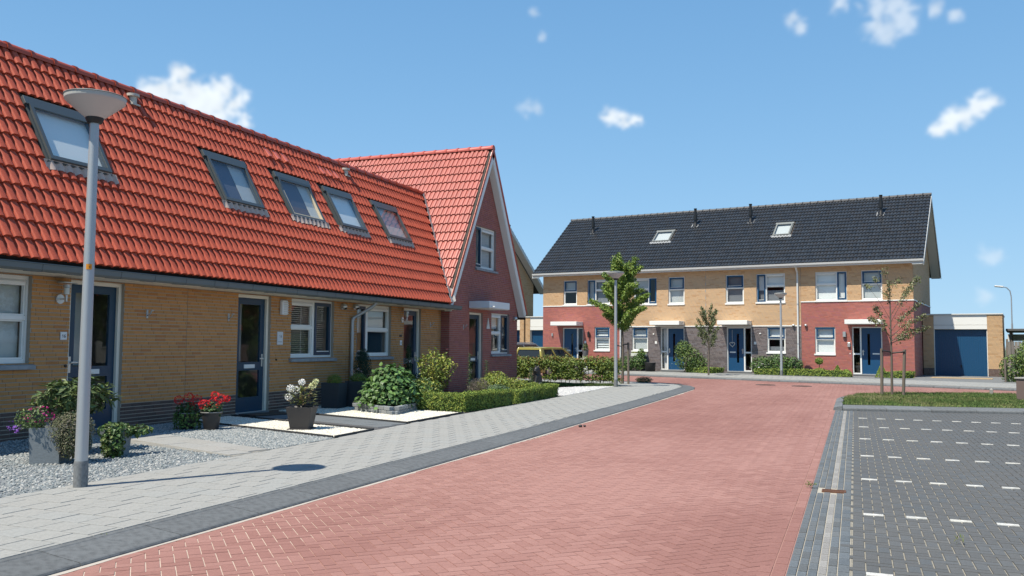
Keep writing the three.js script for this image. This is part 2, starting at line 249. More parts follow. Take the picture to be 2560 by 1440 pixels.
const ROAD = [[-4.91, 5], [-4.91, -13], [-5.01, -23], [-5.18, -30.2], [-5.48, -31.8], [-6.18, -33.2], [-8, -34.1], [-22, -35.6], [-22, -45.0], [-12, -42.5], [-8.66, -41], [-3.8, -38.7], [0.29, -37], [5.18, -34.9], [9, -33.5], [16, -32.5], [16, -29.0], [4, -30.2], [2.3, -30.0], [0.5, -28.75], [-0.1, -28.0], [-0.42, -26.8], [-0.5, -26], [-0.47, -22], [-0.46, 5]];
const PARKING = [[-0.05, 5], [11, 5], [11, -24.3], [3.6, -22.9], [-0.05, -22.15]];
const ROADPAL = [0.86, 0.91, 0.95, 1, 1.04, 1.09, 1.15].map((f, i) => [0.35 * f, (0.165 + 0.003 * i) * f, (0.136 + 0.003 * i) * f]);
const STONEPAL = vary([0.122, 0.127, 0.129], 0.14, 7, 32);
const PAVEPAL = vary([0.35, 0.352, 0.335], 0.03, 6, 33);
function herring(list, poly, ox, oz, ang, W, n, gap, skip) { // 2:1 blocks, W half their length
  const ca = Math.cos(ang), sa = Math.sin(ang), X = [ca, 0, sa], Z = [-sa, 0, ca], N = [0, 1, 0];
  for (let i = -n; i <= n; i++) for (let j = -n; j <= n; j++) {
    const k = (((i - j) % 4) + 4) % 4; if (k !== 0 && k !== 2) continue;
    const a = k === 0 ? (i + 1) * W : (i + 0.5) * W, b = k === 0 ? (j + 0.5) * W : j * W, x = ox + a * ca - b * sa, z = oz + a * sa + b * ca;
    if (x < -22 || x > 16 || z > 5 || z < -46) continue;
    if (!inPoly(poly, x, z) || skip?.(x, z)) continue;
    // A x B must point up
    list.push(k === 0 ? { o: [x, 0, z], A: Z, B: X, N, ha: W / 2 - gap, hb: W - gap, k: 0 } : { o: [x, 0, z], A: Z, B: X, N, ha: W - gap, hb: W / 2 - gap, k: 0 });
  }
}
{ // the red brick road
  const g = structure('road', [0, -0.062, 0]);
  const bed = new Buf(), cs = 0.3;
  for (let x = -22; x < 16; x += cs) for (let z = -45.5; z < 5; z += cs) {
    if (!inPoly(ROAD, x + cs / 2, z + cs / 2) && ![[0, 0], [cs, 0], [0, cs], [cs, cs]].some(([a, b]) => inPoly(ROAD, x + a, z + b))) continue;
    const n = fbm(x * 1.3 + 50, z * 1.3 + 90, 3), sand = clamp((-3.55 + (n - 0.5) * 1.6 - x) * 1.4) * (z > -26 ? 1 : 0), q = [mix(0.34, 0.52, sand), mix(0.185, 0.43, sand), mix(0.155, 0.36, sand)];
    bed.quad([x, 0.0175, z + cs], [x + cs, 0.0175, z + cs], [x + cs, 0.0175, z], [x, 0.0175, z], q);
  }
  part('sand_bed', bed.geo(), vmat(1), g, true);
  { const b = new Buf(); let w0 = 0.03; for (let z = 4.8; z > -30; z -= 0.06) { const xe = (t) => (t > -13 ? -4.915 : t > -23 ? -4.915 - 0.01 * (-13 - t) : -5.015 - 0.0236 * (-23 - t)), w1 = 0.012 + 0.05 * Math.pow(fbm(z * 2.1 + 3, 5.5, 3), 2) + (vn(z * 0.7, 2.2) > 0.75 ? 0.03 * vn(z * 9, 1) : 0); b.quad([xe(z) - 0.01, 0.0255, z], [xe(z) + w0, 0.0235, z], [xe(z - 0.06) + w1, 0.0235, z - 0.06], [xe(z - 0.06) - 0.01, 0.0255, z - 0.06], [0.58, 0.52, 0.45]); w0 = w1; } part('kerb_sand', b.geo(), vmat(1, gRough), g, true); }
  part('road_base', slab(ROAD, 0.008, 0.09), mat(C(0.27, 0.14, 0.11), 1), g);
  const list = []; herring(list, ROAD, -2.7, -8, Math.PI / 4, 0.094, 700, 0.0024, (x, z) => (x > -0.66 && z > -22.2) || (x < -4.8 && z > -13));
  const edge = (x, ph) => { for (let z = 4.9; z > -22; z -= 0.191) list.push({ o: [x, 0, z + ph], A: [0, 0, 1], B: [1, 0, 0], N: [0, 1, 0], ha: 0.0915, hb: 0.0425, k: 0 }); };
  edge(-0.505, 0); edge(-0.598, 0.09); for (let z = 4.9; z > -13; z -= 0.191) list.push({ o: [-4.855, 0, z], A: [0, 0, 1], B: [1, 0, 0], N: [0, 1, 0], ha: 0.0915, hb: 0.042, k: 0 });
  for (const p of list) { const n = 0.5 * fbm(p.o[0] * 1.1 + 4, p.o[2] * 0.16, 3) + 0.5 * fbm(p.o[0] * 0.45, p.o[2] * 0.45 + 8, 3); p.k = clamp(Math.floor((n * 2.0 + rnd() * 0.5 - 0.75) * 7), 0, 6); p.o[1] = rr(-0.0012, 0.0012); }
  for (const p of list) if (p.o[0] > -3.5 + (fbm(p.o[0] + 3, p.o[2] * 0.6, 2) - 0.5) * 1.5 || p.o[2] < -20) { p.ha += 0.001; p.hb += 0.001; }
  ROADPAL.sort((a, b) => a[0] + a[1] - b[0] - b[1]);
  layPieces(g, 'paving_brick', list, { h: 0.022, inset: 0.0018, pal: ROADPAL, rough: 0.9, map: scaled(gFine, 5), rest: 'paving_bricks' });
}
{ // drainage strip: rows of dark blocks with one pale row
  const g = structure('gutter_strip', [0, -0.062, 0]);
  part('bed', box(-0.462, -0.052, -0.07, 0.013, -22.2, 5), mat(C(0.4, 0.37, 0.31), 1), g);
  const rows = [[-0.4255, 0], [-0.359, 0.09], [-0.294, 0.02], [-0.232, 0.1], [-0.17, 0.05], [-0.0965, 0.0]], list = [];
  rows.forEach(([x, ph], i) => { for (let z = 4.9; z > -22.1; z -= 0.2) if (!(z + ph < -9.72 && z + ph > -10.02 && x > -0.4 && x < -0.1)) list.push({ o: [x, rr(-0.001, 0.002) - (i === 3 ? 0.004 : 0), z + ph], A: [0, 0, 1], B: [1, 0, 0], N: [0, 1, 0], ha: 0.0965, hb: (i === 3 ? 0.028 : i === 5 ? 0.0385 : 0.0315), k: i === 3 ? 7 + Math.floor(rnd() * 2) : Math.floor(rnd() * 7) }); });
  layPieces(g, 'gutter_block', list, { h: 0.022, inset: 0.003, pal: [...vary([0.135, 0.15, 0.16], 0.15, 7, 44), [0.34, 0.33, 0.31], [0.29, 0.28, 0.265]], rough: 0.9, map: scaled(gRough, 5), rest: 'gutter_blocks' });
}
{ const d = thing('drain_grate', 'rusty drain grate set in the dark block gutter strip', 'drain', [-0.23, -0.062, -9.87]); const m = mat(C(0.16, 0.075, 0.045), 0.9, { map: gRough });
  part('grate_frame', ring(-0.12, 0.12, -0.07, 0.07, [[-0.105, 0.105, -0.055, 0.055]], 0, 0.03).rotateX(-Math.PI / 2), m, d);
  for (let i = 0; i < 5; i++) part('bar', box(-0.104, 0.104, 0.006, 0.024, -0.05 + i * 0.022, -0.038 + i * 0.022), m, d); }
const pick3 = (a, i) => a[(i * 7 + 3) % a.length];
{ // the parking bays of dark blocks with white blocks marking them
  const g = structure('parking_area', [0, -0.062, 0]);
  part('parking_base', slab(PARKING, 0.0125, 0.09), mat(C(0.33, 0.31, 0.26), 1, { map: scaled(gRough, 2) }), g);
  const list = []; herring(list, PARKING, 0.046, -6.4, 0, 0.0895, 330, 0.0031, (x) => x > 9);
  for (const p of list) { const n = fbm(p.o[0] * 0.6 + 9, p.o[2] * 0.6, 3); p.k = clamp(Math.floor((n * 0.7 + rnd() * 0.6 - 0.15) * 7), 0, 6); p.o[1] = rr(-0.001, 0.0015); }
  STONEPAL.sort((a, b) => a[0] - b[0]);
  layPieces(g, 'paving_block', list, { h: 0.022, inset: 0.003, pal: STONEPAL, rough: 0.85, map: scaled(gFine, 5), rest: 'paving_blocks' });
  const wg = pieceGeo(0.086, 0.037, 0.0295, 0.002), wm = [[0.72, 0.71, 0.66], [0.66, 0.65, 0.6], [0.7, 0.68, 0.61]].map((c) => mat(C(...c), 0.75, { map: gRough }));
  const wr = [[-4.15, 8], [-6.4, 10], [-8.64, 11], [-10.88, 12], [-13.18, 14], [-15.58, 15], [-17.85, 16], [-19.98, 18]];
  for (const [z, n] of wr) for (let i = 0; i < n; i++) { const m = part('white_marking_block', wg, pick3(wm, i), g); m.rotation.set(-Math.PI / 2, 0, rr(-0.02, 0.02)); m.position.set(0.135 + i * 0.358 + rr(-0.004, 0.004), rr(-0.001, 0.001), z + rr(-0.006, 0.006)); }
}
// kerb stones along a line of outer-edge points; the inner side is to the left of the walking direction
function kerbs(name, pts, w, hIn, hOut, L, m) {
  const g = structure(name); const P = pts.map(([x, z]) => V(x, 0, z));
  for (let i = 0; i < P.length - 1; i++) {
    const d = P[i + 1].clone().sub(P[i]), len = d.length(), n = Math.max(1, Math.round(len / L)); d.normalize(); const s = len / n;
    for (let k = 0; k < n; k++) {
      const sh = new THREE.Shape(); sh.moveTo(0, -0.14); sh.lineTo(0, hOut - 0.035); sh.quadraticCurveTo(0.004, hOut - 0.004, 0.03, hOut); sh.lineTo(w - 0.07, hIn - 0.006); sh.lineTo(w - 0.06, hIn); sh.lineTo(w, hIn); sh.lineTo(w, -0.14); sh.closePath();
      const geo = new THREE.ExtrudeGeometry(sh, { depth: s - 0.009, bevelEnabled: false, curveSegments: 3 });
      const me = part('kerb_stone', geo, m[(k * 5 + i * 3) % m.length], g); const side = V(0, 1, 0).cross(d); // left of walking
      me.matrix.makeBasis(side, V(0, 1, 0), d.clone()).setPosition(P[i].clone().addScaledVector(d, k * s)); if (me.matrix.determinant() < 0) { me.matrix.makeBasis(side, V(0, 1, 0), d.clone().negate()).setPosition(P[i].clone().addScaledVector(d, (k + 1) * s - 0.009)); }
      me.matrix.decompose(me.position, me.quaternion, me.scale);
    }
  }
  return g;
}
const kt = scaled(gRough, 2), mKerb = [1, 0.95, 1.05, 0.98].map((f) => mat(C(0.138 * f, 0.148 * f, 0.154 * f), 0.9, { map: kt })), mKerbLight = [1, 0.9, 1.08].map((f) => mat(C(0.17 * f, 0.182 * f, 0.19 * f), 0.9, { map: kt }));
kerbs('kerb', [[-4.92, 5], [-4.92, -13], [-5.02, -23], [-5.19, -30.2], [-5.35, -31.3], [-5.72, -32.4], [-6.3, -33.25], [-7.1, -33.8], [-8, -34.1], [-22, -35.6]], 0.43, 0.03, -0.012, 0.95, mKerb);
kerbs('kerb', [[-0.5, -22.2], [-0.5, -26], [-0.42, -26.8], [-0.1, -28.0], [0.5, -28.75], [1.4, -29.45], [2.3, -30.0], [4, -30.2], [11, -29.5]].reverse(), 0.2, 0.06, 0.03, 0.8, mKerbLight);
kerbs('kerb', [[-0.29, -22.22], [3.6, -22.94], [11, -24.34]], 0.7, 0.05, 0.03, 0.95, mKerbLight);
kerbs('kerb', [[-22, -45.0], [-12, -42.5], [-8.66, -41], [-3.8, -38.7], [0.29, -37], [5.18, -34.9], [9, -33.5], [16, -32.5]], 0.25, 0.05, 0.03, 0.95, mKerbLight);

function pavedArea(name, poly, y, P, axis, opts = {}) {
  const g = structure(name, [0, y - 0.02, 0]); part('bed', slab(poly, 0.0125, 0.12), mat(C(...(opts.bed ?? [0.3, 0.29, 0.26])), 1, { map: gRough }), g);
  const list = [], ca = Math.cos(axis), sa = Math.sin(axis), X = [ca, 0, sa], Z = [-sa, 0, ca], xs = poly.map((p) => p[0]), zs = poly.map((p) => p[1]), R = Math.hypot(Math.max(...xs) - Math.min(...xs), Math.max(...zs) - Math.min(...zs)), cx = opts.cx ?? poly[0][0], cz = opts.cz ?? poly[0][1], n = Math.ceil(R / Math.min(P[0], P[1])) + 2;
  for (let j = -n; j <= n; j++) for (let i = -n; i <= n; i++) {
    const a = (i + 0.5) * P[0] + (j % 2 ? P[0] / 2 : 0), b = (j + 0.5) * P[1]; let a0 = a - P[0] / 2, a1 = a + P[0] / 2;
    const at = (u, v) => [cx + u * ca - v * sa, cz + u * sa + v * ca], inn = (u, v) => inPoly(poly, ...at(u, v));
    const lo = inn(a0 + 0.02, b - P[1] * 0.4) && inn(a0 + 0.02, b + P[1] * 0.4), hi = inn(a1 - 0.02, b - P[1] * 0.4) && inn(a1 - 0.02, b + P[1] * 0.4); if (!lo && !hi) continue;
    if (!lo) { while (a0 < a1 - 0.06 && !(inn(a0 + 0.01, b - P[1] * 0.45) && inn(a0 + 0.01, b + P[1] * 0.45))) a0 += 0.02; } if (!hi) { while (a1 > a0 + 0.06 && !(inn(a1 - 0.01, b - P[1] * 0.45) && inn(a1 - 0.01, b + P[1] * 0.45))) a1 -= 0.02; }
    if (a1 - a0 < 0.05) continue; const [x, z] = at((a0 + a1) / 2, b);
    list.push({ o: [x, rr(-0.0015, 0.0015), z], A: Z, B: X, N: [0, 1, 0], ha: P[1] / 2 - rr(0.0015, 0.0035), hb: (a1 - a0) / 2 - rr(0.0015, 0.0045), k: Math.floor(rnd() * (opts.pal ?? PAVEPAL).length) });
  }
  list.forEach((p) => { p.ha = Math.round(p.ha * 1000) / 1000; p.hb = Math.round(p.hb * 1000) / 1000; });
  layPieces(g, opts.piece ?? 'paving_slab', list, { h: 0.02, inset: 0.003, pal: opts.pal ?? PAVEPAL, rough: 0.9, map: scaled(gFine, 3), limit: opts.limit ?? 300, rest: (opts.piece ?? 'paving_slab') + 's' });
  return g;
}
pavedArea('pavement', [[-7.42, 5], [-5.355, 5], [-5.355, -13], [-5.455, -23], [-5.625, -30.15], [-5.78, -31.1], [-6.1, -32.05], [-6.6, -32.85], [-7.3, -33.35], [-8.1, -33.66], [-22, -35.15], [-22, -31.9], [-11.2, -31.4], [-7.85, -29.9], [-7.68, -23], [-7.6, -14], [-7.45, -11]], 0.03, [0.285, 0.285], 0);
pavedArea('far_pavement', [[-22, -45.25], [-12.06, -42.75], [-8.77, -41.23], [-3.9, -38.94], [0.2, -37.23], [5.1, -35.13], [9, -33.75], [16, -32.76], [16, -36], [9, -38.4], [5.1, -39.9], [-3.14, -43], [-9, -45.5], [-17, -46.9], [-22, -47.7]], 0.06, [0.3, 0.3], 0.4, { limit: 120 });

// ---------------------------------------------------------------- house parts (x along the facade, y up, z out of it)
// a section [out, y] drawn out along x
function profile(pts, x0, x1) { const s = new THREE.Shape(pts.map(([o, y]) => new THREE.Vector2(-o, y))); return new THREE.ExtrudeGeometry(s, { depth: x1 - x0, bevelEnabled: false }).rotateY(Math.PI / 2).translate(x0, 0, 0); }
// cells: [x0, x1, y0, y1, kind]; kind f = fixed pane, s = opening blue sash; the frame is the window, the rest its sub-parts
function windowUnit(house, { x0, x1, y0, y1, cells, sill = 'grey', blinds = [], vent = null, deep = -0.07 }) {
  const z1 = deep, z0 = deep - 0.09, w = part('window', ring(x0 + 0.003, x1 - 0.003, y0 + 0.003, y1 - 0.003, cells.map((c) => c.slice(0, 4)), z0, z1), mWhite, house);
  for (const [a, b, c, d, k] of cells) {
    if (k === 's') { const m = house.userData.sash ?? mBlue; part('sash', ring(a + 0.004, b - 0.004, c + 0.004, d - 0.004, [[a + 0.075, b - 0.075, c + 0.085, d - 0.075]], z1 - 0.055, z1 + 0.018), m, w); part('pane', new THREE.PlaneGeometry(b - a - 0.15, d - c - 0.16).translate((a + b) / 2, (c + d) / 2 + 0.005, z1 - 0.03), mGlass, w); part('weather_bar', rbox(a + 0.08, b - 0.08, c + 0.078, c + 0.098, z1 + 0.02, z1 + 0.035, 0.004), mWhite, w); }
    else { part('glazing_bead', ring(a + 0.001, b - 0.001, c + 0.001, d - 0.001, [[a + 0.024, b - 0.024, c + 0.03, d - 0.024]], z1 - 0.075, z1 - 0.025), mWhite, w); part('pane', new THREE.PlaneGeometry(b - a - 0.04, d - c - 0.05).translate((a + b) / 2, (c + d) / 2, z1 - 0.05), mGlass, w); }
  }
  for (const [a, b, c, d, m] of blinds) part('blind', box(a, b, c, d, z0 - 0.06, z0 - 0.05), m ?? mBlind, w);
  if (vent) part('vent_strip', rbox(vent[0] + 0.03, vent[1] - 0.03, vent[2] - 0.1, vent[2] - 0.035, z1 - 0.02, z1 + 0.02, 0.008), mWhite, w);
  if (sill === 'grey') part('sill', profile([[-0.06, 0], [0.07, -0.022], [0.078, -0.03], [0.08, -0.085], [0.002, -0.085], [0.002, -0.045], [-0.06, -0.045]], x0 - 0.06, x1 + 0.06).translate(0, y0, 0), mSill, w);
  if (sill === 'white') part('sill', rbox(x0 - 0.05, x1 + 0.02, y0 - 0.05, y0 + 0.025, z1 - 0.02, 0.045, 0.01), mWhite, w);
  return w;
}
// shell of a house: front wall with openings, back and side walls, floors
function shell(house, w, topY, openings, depth, m, { outline = null, inset = 0.004 } = {}) {
  const s = outline ?? rectShape(inset, w - inset, -0.12, topY); for (const o of openings) s.holes.push(rectHole(...o));
  part('front_wall', extrude(s, -0.28, 0), m, house);
  part('side_wall', box(inset, 0.12, -0.12, topY - 0.01, -depth, -0.285), mRoom, house); part('side_wall', box(w - 0.12, w - inset, -0.12, topY - 0.01, -depth, -0.285), mRoom, house);
  part('back_wall', box(inset, w - inset, -0.12, topY, -depth - 0.2, -depth - 0.002), m, house);
  part('floor', box(0.125, w - 0.125, -0.12, 0.02, -depth + 0.002, -0.285), mRoom, house);
  part('ceiling', box(0.125, w - 0.125, Math.min(topY, 2.62) - 0.1, Math.min(topY, 2.62), -depth + 0.002, -0.285), mRoom, house);
}
function wallLamp(house, x, y, kind) { // lamps on the facades
  if (kind === 'dome') { const m = part('wall_lamp', join(new THREE.CylinderGeometry(0.07, 0.07, 0.025, 18).rotateX(Math.PI / 2).translate(0, 0, 0.015), new THREE.SphereGeometry(0.075, 16, 10, 0, Math.PI * 2, 0, Math.PI * 0.55).rotateX(0.9).translate(0, 0, 0.07)), mSteel, house); m.position.set(x, y, 0); part('lens', new THREE.SphereGeometry(0.05, 12, 8).scale(1, 0.7, 1).translate(0, -0.035, 0.1), mBlack, m); }
  if (kind === 'box') { const m = part('wall_lamp', rbox(-0.1, 0.1, -0.16, 0.16, 0.008, 0.1, 0.03, 3), mat(C(0.72, 0.74, 0.76), 0.4), house); m.position.set(x, y, 0); for (let i = 0; i < 7; i++) part('louvre', rbox(-0.06, 0.105, -0.13 + i * 0.038, -0.112 + i * 0.038, 0.085, 0.108, 0.004), mSteel, m); }
  if (kind === 'arm') { const m = part('wall_lamp', join(new THREE.CylinderGeometry(0.075, 0.075, 0.03, 18).rotateX(Math.PI / 2).translate(0, -0.12, 0.02), tube([[0, -0.12, 0.03], [0, -0.12, 0.16]], 0.013), tube([[0, -0.16, 0.16], [0, -0.06, 0.16]], 0.018)), mSteel, house); m.position.set(x, y, 0); part('lamp_glass', new THREE.CylinderGeometry(0.042, 0.042, 0.1, 14).translate(0, 0.0, 0.16), mat(C(0.6, 0.6, 0.55), 0.2), m); part('lamp_shade', join(new THREE.CylinderGeometry(0.15, 0.15, 0.008, 24).translate(0, 0.13, 0.16), new THREE.CylinderGeometry(0.05, 0.06, 0.05, 14).translate(0, 0.08, 0.16)), mSteel, m); }
  if (kind === 'half') { const m = part('wall_lamp', new THREE.CylinderGeometry(0.085, 0.085, 0.26, 18, 1, false).scale(1, 1, 0.8).translate(0, 0, 0.075), mSteel, house); m.position.set(x, y, 0); part('lens', new THREE.CylinderGeometry(0.06, 0.05, 0.05, 14).translate(0, -0.15, 0.075), mBlack, m); }
  if (kind === 'lantern') { const m = part('wall_lamp', join(box(-0.05, 0.05, -0.15, 0.12, 0.05, 0.15), new THREE.ConeGeometry(0.09, 0.08, 8).translate(0, 0.16, 0.1), tube([[0, -0.18, 0], [0, -0.18, 0.1], [0, -0.14, 0.1]], 0.014)), mBlack, house); m.position.set(x, y, 0); }
  if (kind === 'hook') { const m = part('wall_hook', join(rbox(-0.022, 0.022, -0.075, 0.075, 0.008, 0.018, 0.004), tube([[0, -0.03, 0.015], [0, 0.0, 0.08], [0, 0.075, 0.12]], 0.012), tube([[0, 0.05, 0.1], [0.05, 0.065, 0.115]], 0.01)), mGalv, house); m.position.set(x, y, 0); }
}
function textPlate(house, text, x, y, w, h, bg, fg, font, o = {}) { // a plate with its number printed on it
  const c = document.createElement('canvas'); c.width = 128; c.height = Math.round(128 * h / w); const k = c.getContext('2d'); k.fillStyle = bg; k.fillRect(0, 0, c.width, c.height); k.fillStyle = fg; k.font = font; k.textAlign = 'center'; k.textBaseline = 'middle'; k.fillText(text, c.width * (o.tx ?? 0.5), c.height * (o.ty ?? 0.54)); if (o.line) { k.fillRect(16, c.height * 0.78, 92, 5); }
  const t = new THREE.CanvasTexture(c); t.colorSpace = THREE.SRGBColorSpace;
  const m = part('number_plate', rbox(x - w / 2, x + w / 2, y - h / 2, y + h / 2, 0.008, 0.02, 0.003), mat(S(bg), 0.5), house);
  part('number', new THREE.PlaneGeometry(w - 0.012, h - 0.012).translate(x, y, 0.0225), mat(0xffffff, 0.5, { map: t }), m);
}
// a front door of the left row: blue, two panes, letter plate and lever; hinge = side with the handle: 1 right, -1 left
function glazedDoor(house, x0, x1, y0, y1, hand) {
  const d = part('door_frame', ring(x0 + 0.003, x1 - 0.003, y0 - 0.02, y1 - 0.003, [[x0 + 0.065, x1 - 0.065, y0 + 0.01, y1 - 0.065]], -0.2, -0.06), mCream, house);
  const a = x0 + 0.068, b = x1 - 0.068, c = y0 + 0.013, e = y1 - 0.068, s = 0.13;
  const leaf = part('door', ring(a, b, c, e, [[a + s, b - s, c + 0.3, c + 0.85], [a + s, b - s, c + 1.02, e - 0.13]], -0.16, -0.11), mNavy, house);
  part('pane', new THREE.PlaneGeometry(b - a - 2 * s, 0.55).translate((a + b) / 2, c + 0.575, -0.13), mGlass, leaf); part('pane', new THREE.PlaneGeometry(b - a - 2 * s, e - 0.13 - c - 1.02).translate((a + b) / 2, (c + 1.02 + e - 0.13) / 2, -0.13), mGlass, leaf);
  part('letter_plate', rbox((a + b) / 2 - 0.17, (a + b) / 2 + 0.17, c + 0.89, c + 0.97, -0.112, -0.095, 0.006), mat(C(0.7, 0.7, 0.68), 0.45), leaf);
  const hx = hand > 0 ? b - 0.055 : a + 0.055; part('handle_plate', rbox(hx - 0.022, hx + 0.022, c + 0.92, c + 1.18, -0.112, -0.1, 0.005), mSteel, leaf); part('handle', rbox(hx - (hand > 0 ? 0.13 : 0.01), hx + (hand > 0 ? 0.01 : 0.13), c + 1.07, c + 1.1, -0.07, -0.05, 0.008), mSteel, leaf);
  part('curtain', box(a + s, b - s, c + 1.02, e - 0.1, -0.62, -0.6), mGreyBlind, leaf);
  part('threshold', rbox(x0 + 0.01, x1 - 0.01, y0 - 0.05, y0 + 0.008, -0.2, 0.03, 0.008), mat(C(0.16, 0.17, 0.18), 0.8), house);
}
// a front door of the far row: blue leaf with a glass slit beside a glazed side light; side = -1 light on the left
function slitDoor(house, x0, x1, y0, y1, side) {
  const lw = 0.36, mx = side < 0 ? x0 + lw : x1 - lw - 0.06, la = side < 0 ? [x0 + 0.05, mx - 0.01] : [mx + 0.07, x1 - 0.05], dr = side < 0 ? [mx + 0.06, x1 - 0.055] : [x0 + 0.055, mx];
  const mid = y0 + 0.98; const f = part('door_frame', ring(x0 + 0.003, x1 - 0.003, y0 - 0.02, y1 - 0.003, [[la[0], la[1], y0 + 0.06, mid - 0.04], [la[0], la[1], mid + 0.04, y1 - 0.06], [dr[0], dr[1], y0 + 0.01, y1 - 0.06]], -0.18, -0.06), mWhite, house);
  part('side_light', new THREE.PlaneGeometry(la[1] - la[0], mid - 0.1 - y0).translate((la[0] + la[1]) / 2, (y0 + 0.06 + mid - 0.04) / 2, -0.11), mGlass, f); part('side_light', new THREE.PlaneGeometry(la[1] - la[0], y1 - 0.1 - mid).translate((la[0] + la[1]) / 2, (y1 - 0.06 + mid + 0.04) / 2, -0.11), mGlass, f);
  const a = dr[0] + 0.003, b = dr[1] - 0.003, sx = side < 0 ? a + 0.26 : b - 0.38, leaf = part('door', ring(a, b, y0 + 0.015, y1 - 0.064, [[sx, sx + 0.12, y0 + 0.45, y1 - 0.35]], -0.15, -0.1), mBlue, house);
  part('pane', new THREE.PlaneGeometry(0.12, y1 - 0.8 - y0).translate(sx + 0.06, (y0 + 0.1 + y1) / 2, -0.12), mGlass, leaf);
  const lx = side < 0 ? b - 0.24 : a + 0.24; part('letter_plate', rbox(lx - 0.16, lx + 0.16, y0 + 0.96, y0 + 1.03, -0.102, -0.085, 0.006), mWhite, leaf);
  const hx = side < 0 ? a + 0.06 : b - 0.06; part('handle_plate', rbox(hx - 0.025, hx + 0.025, y0 + 0.92, y0 + 1.18, -0.102, -0.088, 0.005), mSteel, leaf); part('handle', rbox(hx - 0.07, hx + 0.07, y0 + 1.1, y0 + 1.13, -0.06, -0.04, 0.008), mSteel, leaf);
  part('threshold', rbox(x0 + 0.01, x1 - 0.01, y0 - 0.06, y0 + 0.005, -0.2, 0.04, 0.008), mat(C(0.2, 0.21, 0.22), 0.8), house);
}
// a roof window lying on a slope; u along the eaves, s up the slope in the plane given by O, U, D
function roofWindow(house, { O, U, D, u0, u1, s0, s1, open = 0, glassBlind = mBlind, half = 0, apron = true, frame = mVelux }) {
  const N = U.clone().cross(D), g = new THREE.Group(); const w = u1 - u0, h = s1 - s0;
  const m4 = new THREE.Matrix4().makeBasis(U, D, N).setPosition(O.clone().addScaledVector(U, u0).addScaledVector(D, s0));
  const f = part('roof_window', join(ring(0, w, 0, h, [[0.075, w - 0.075, 0.075, h - 0.09]], 0, 0.085), rbox(-0.03, w + 0.03, h - 0.13, h + 0.03, 0.06, 0.125, 0.012)), frame, house); f.matrix.copy(m4); f.matrix.decompose(f.position, f.quaternion, f.scale);
  const sash = part('sash', ring(0.035, w - 0.035, 0.03, h - 0.12, [[0.095, w - 0.095, 0.1, h - 0.18]], 0.0, 0.045).translate(0, -(h - 0.12), 0), frame, f); sash.position.set(0, h - 0.12, 0.088); sash.rotation.x = open;
  const pane = part('pane', new THREE.PlaneGeometry(w - 0.19, h - 0.28).translate(w / 2, (0.1 + h - 0.18) / 2 - (h - 0.12), 0.024), mGlass, f); pane.position.copy(sash.position); pane.rotation.x = open;
  part('backing_panel', box(0.076, w - 0.076, 0.076, h - 0.091, 0.004, 0.012), half ? mDarkRoom : glassBlind, f);  // with half set, a dark panel whose colour stands for the unlit room behind
  if (half) part('blind', box(w * (1 - half), w - 0.08, 0.08, h - 0.1, 0.016, 0.024), mGreyBlind, f);
  if (open) part('lining', ring(0.078, w - 0.078, 0.078, h - 0.093, [[0.1, w - 0.1, 0.1, h - 0.115]], 0.012, 0.084), mat(C(0.55, 0.46, 0.32), 0.6), f);
  if (apron) { const n = Math.round((w + 0.16) / TW * 10), pos = [], idx = []; for (let i = 0; i <= n; i++) { const u = -0.08 + i / n * (w + 0.16), t = (((u + u0) / TW) % 1 + 1) % 1, z = 0.05 + (t < 0.77 ? 0.036 * Math.pow(Math.sin(Math.PI * t / 0.77), 0.5) : 0); pos.push(u, -0.14 - 0.015 * Math.sin(u * 30), z - 0.004, u, 0.0, Math.max(z, 0.055), u, 0.03, 0.09); } for (let i = 0; i < n; i++) for (let k = 0; k < 2; k++) { const a = i * 3 + k; idx.push(a, a + 3, a + 1, a + 1, a + 3, a + 4); } const a = new THREE.BufferGeometry(); a.setAttribute('position', new THREE.Float32BufferAttribute(pos, 3)); a.setIndex(idx); a.computeVertexNormals(); const mm = (house.userData.flash ?? mFlash).clone(); mm.side = THREE.DoubleSide; part('lead_apron', a, mm, f); }
}

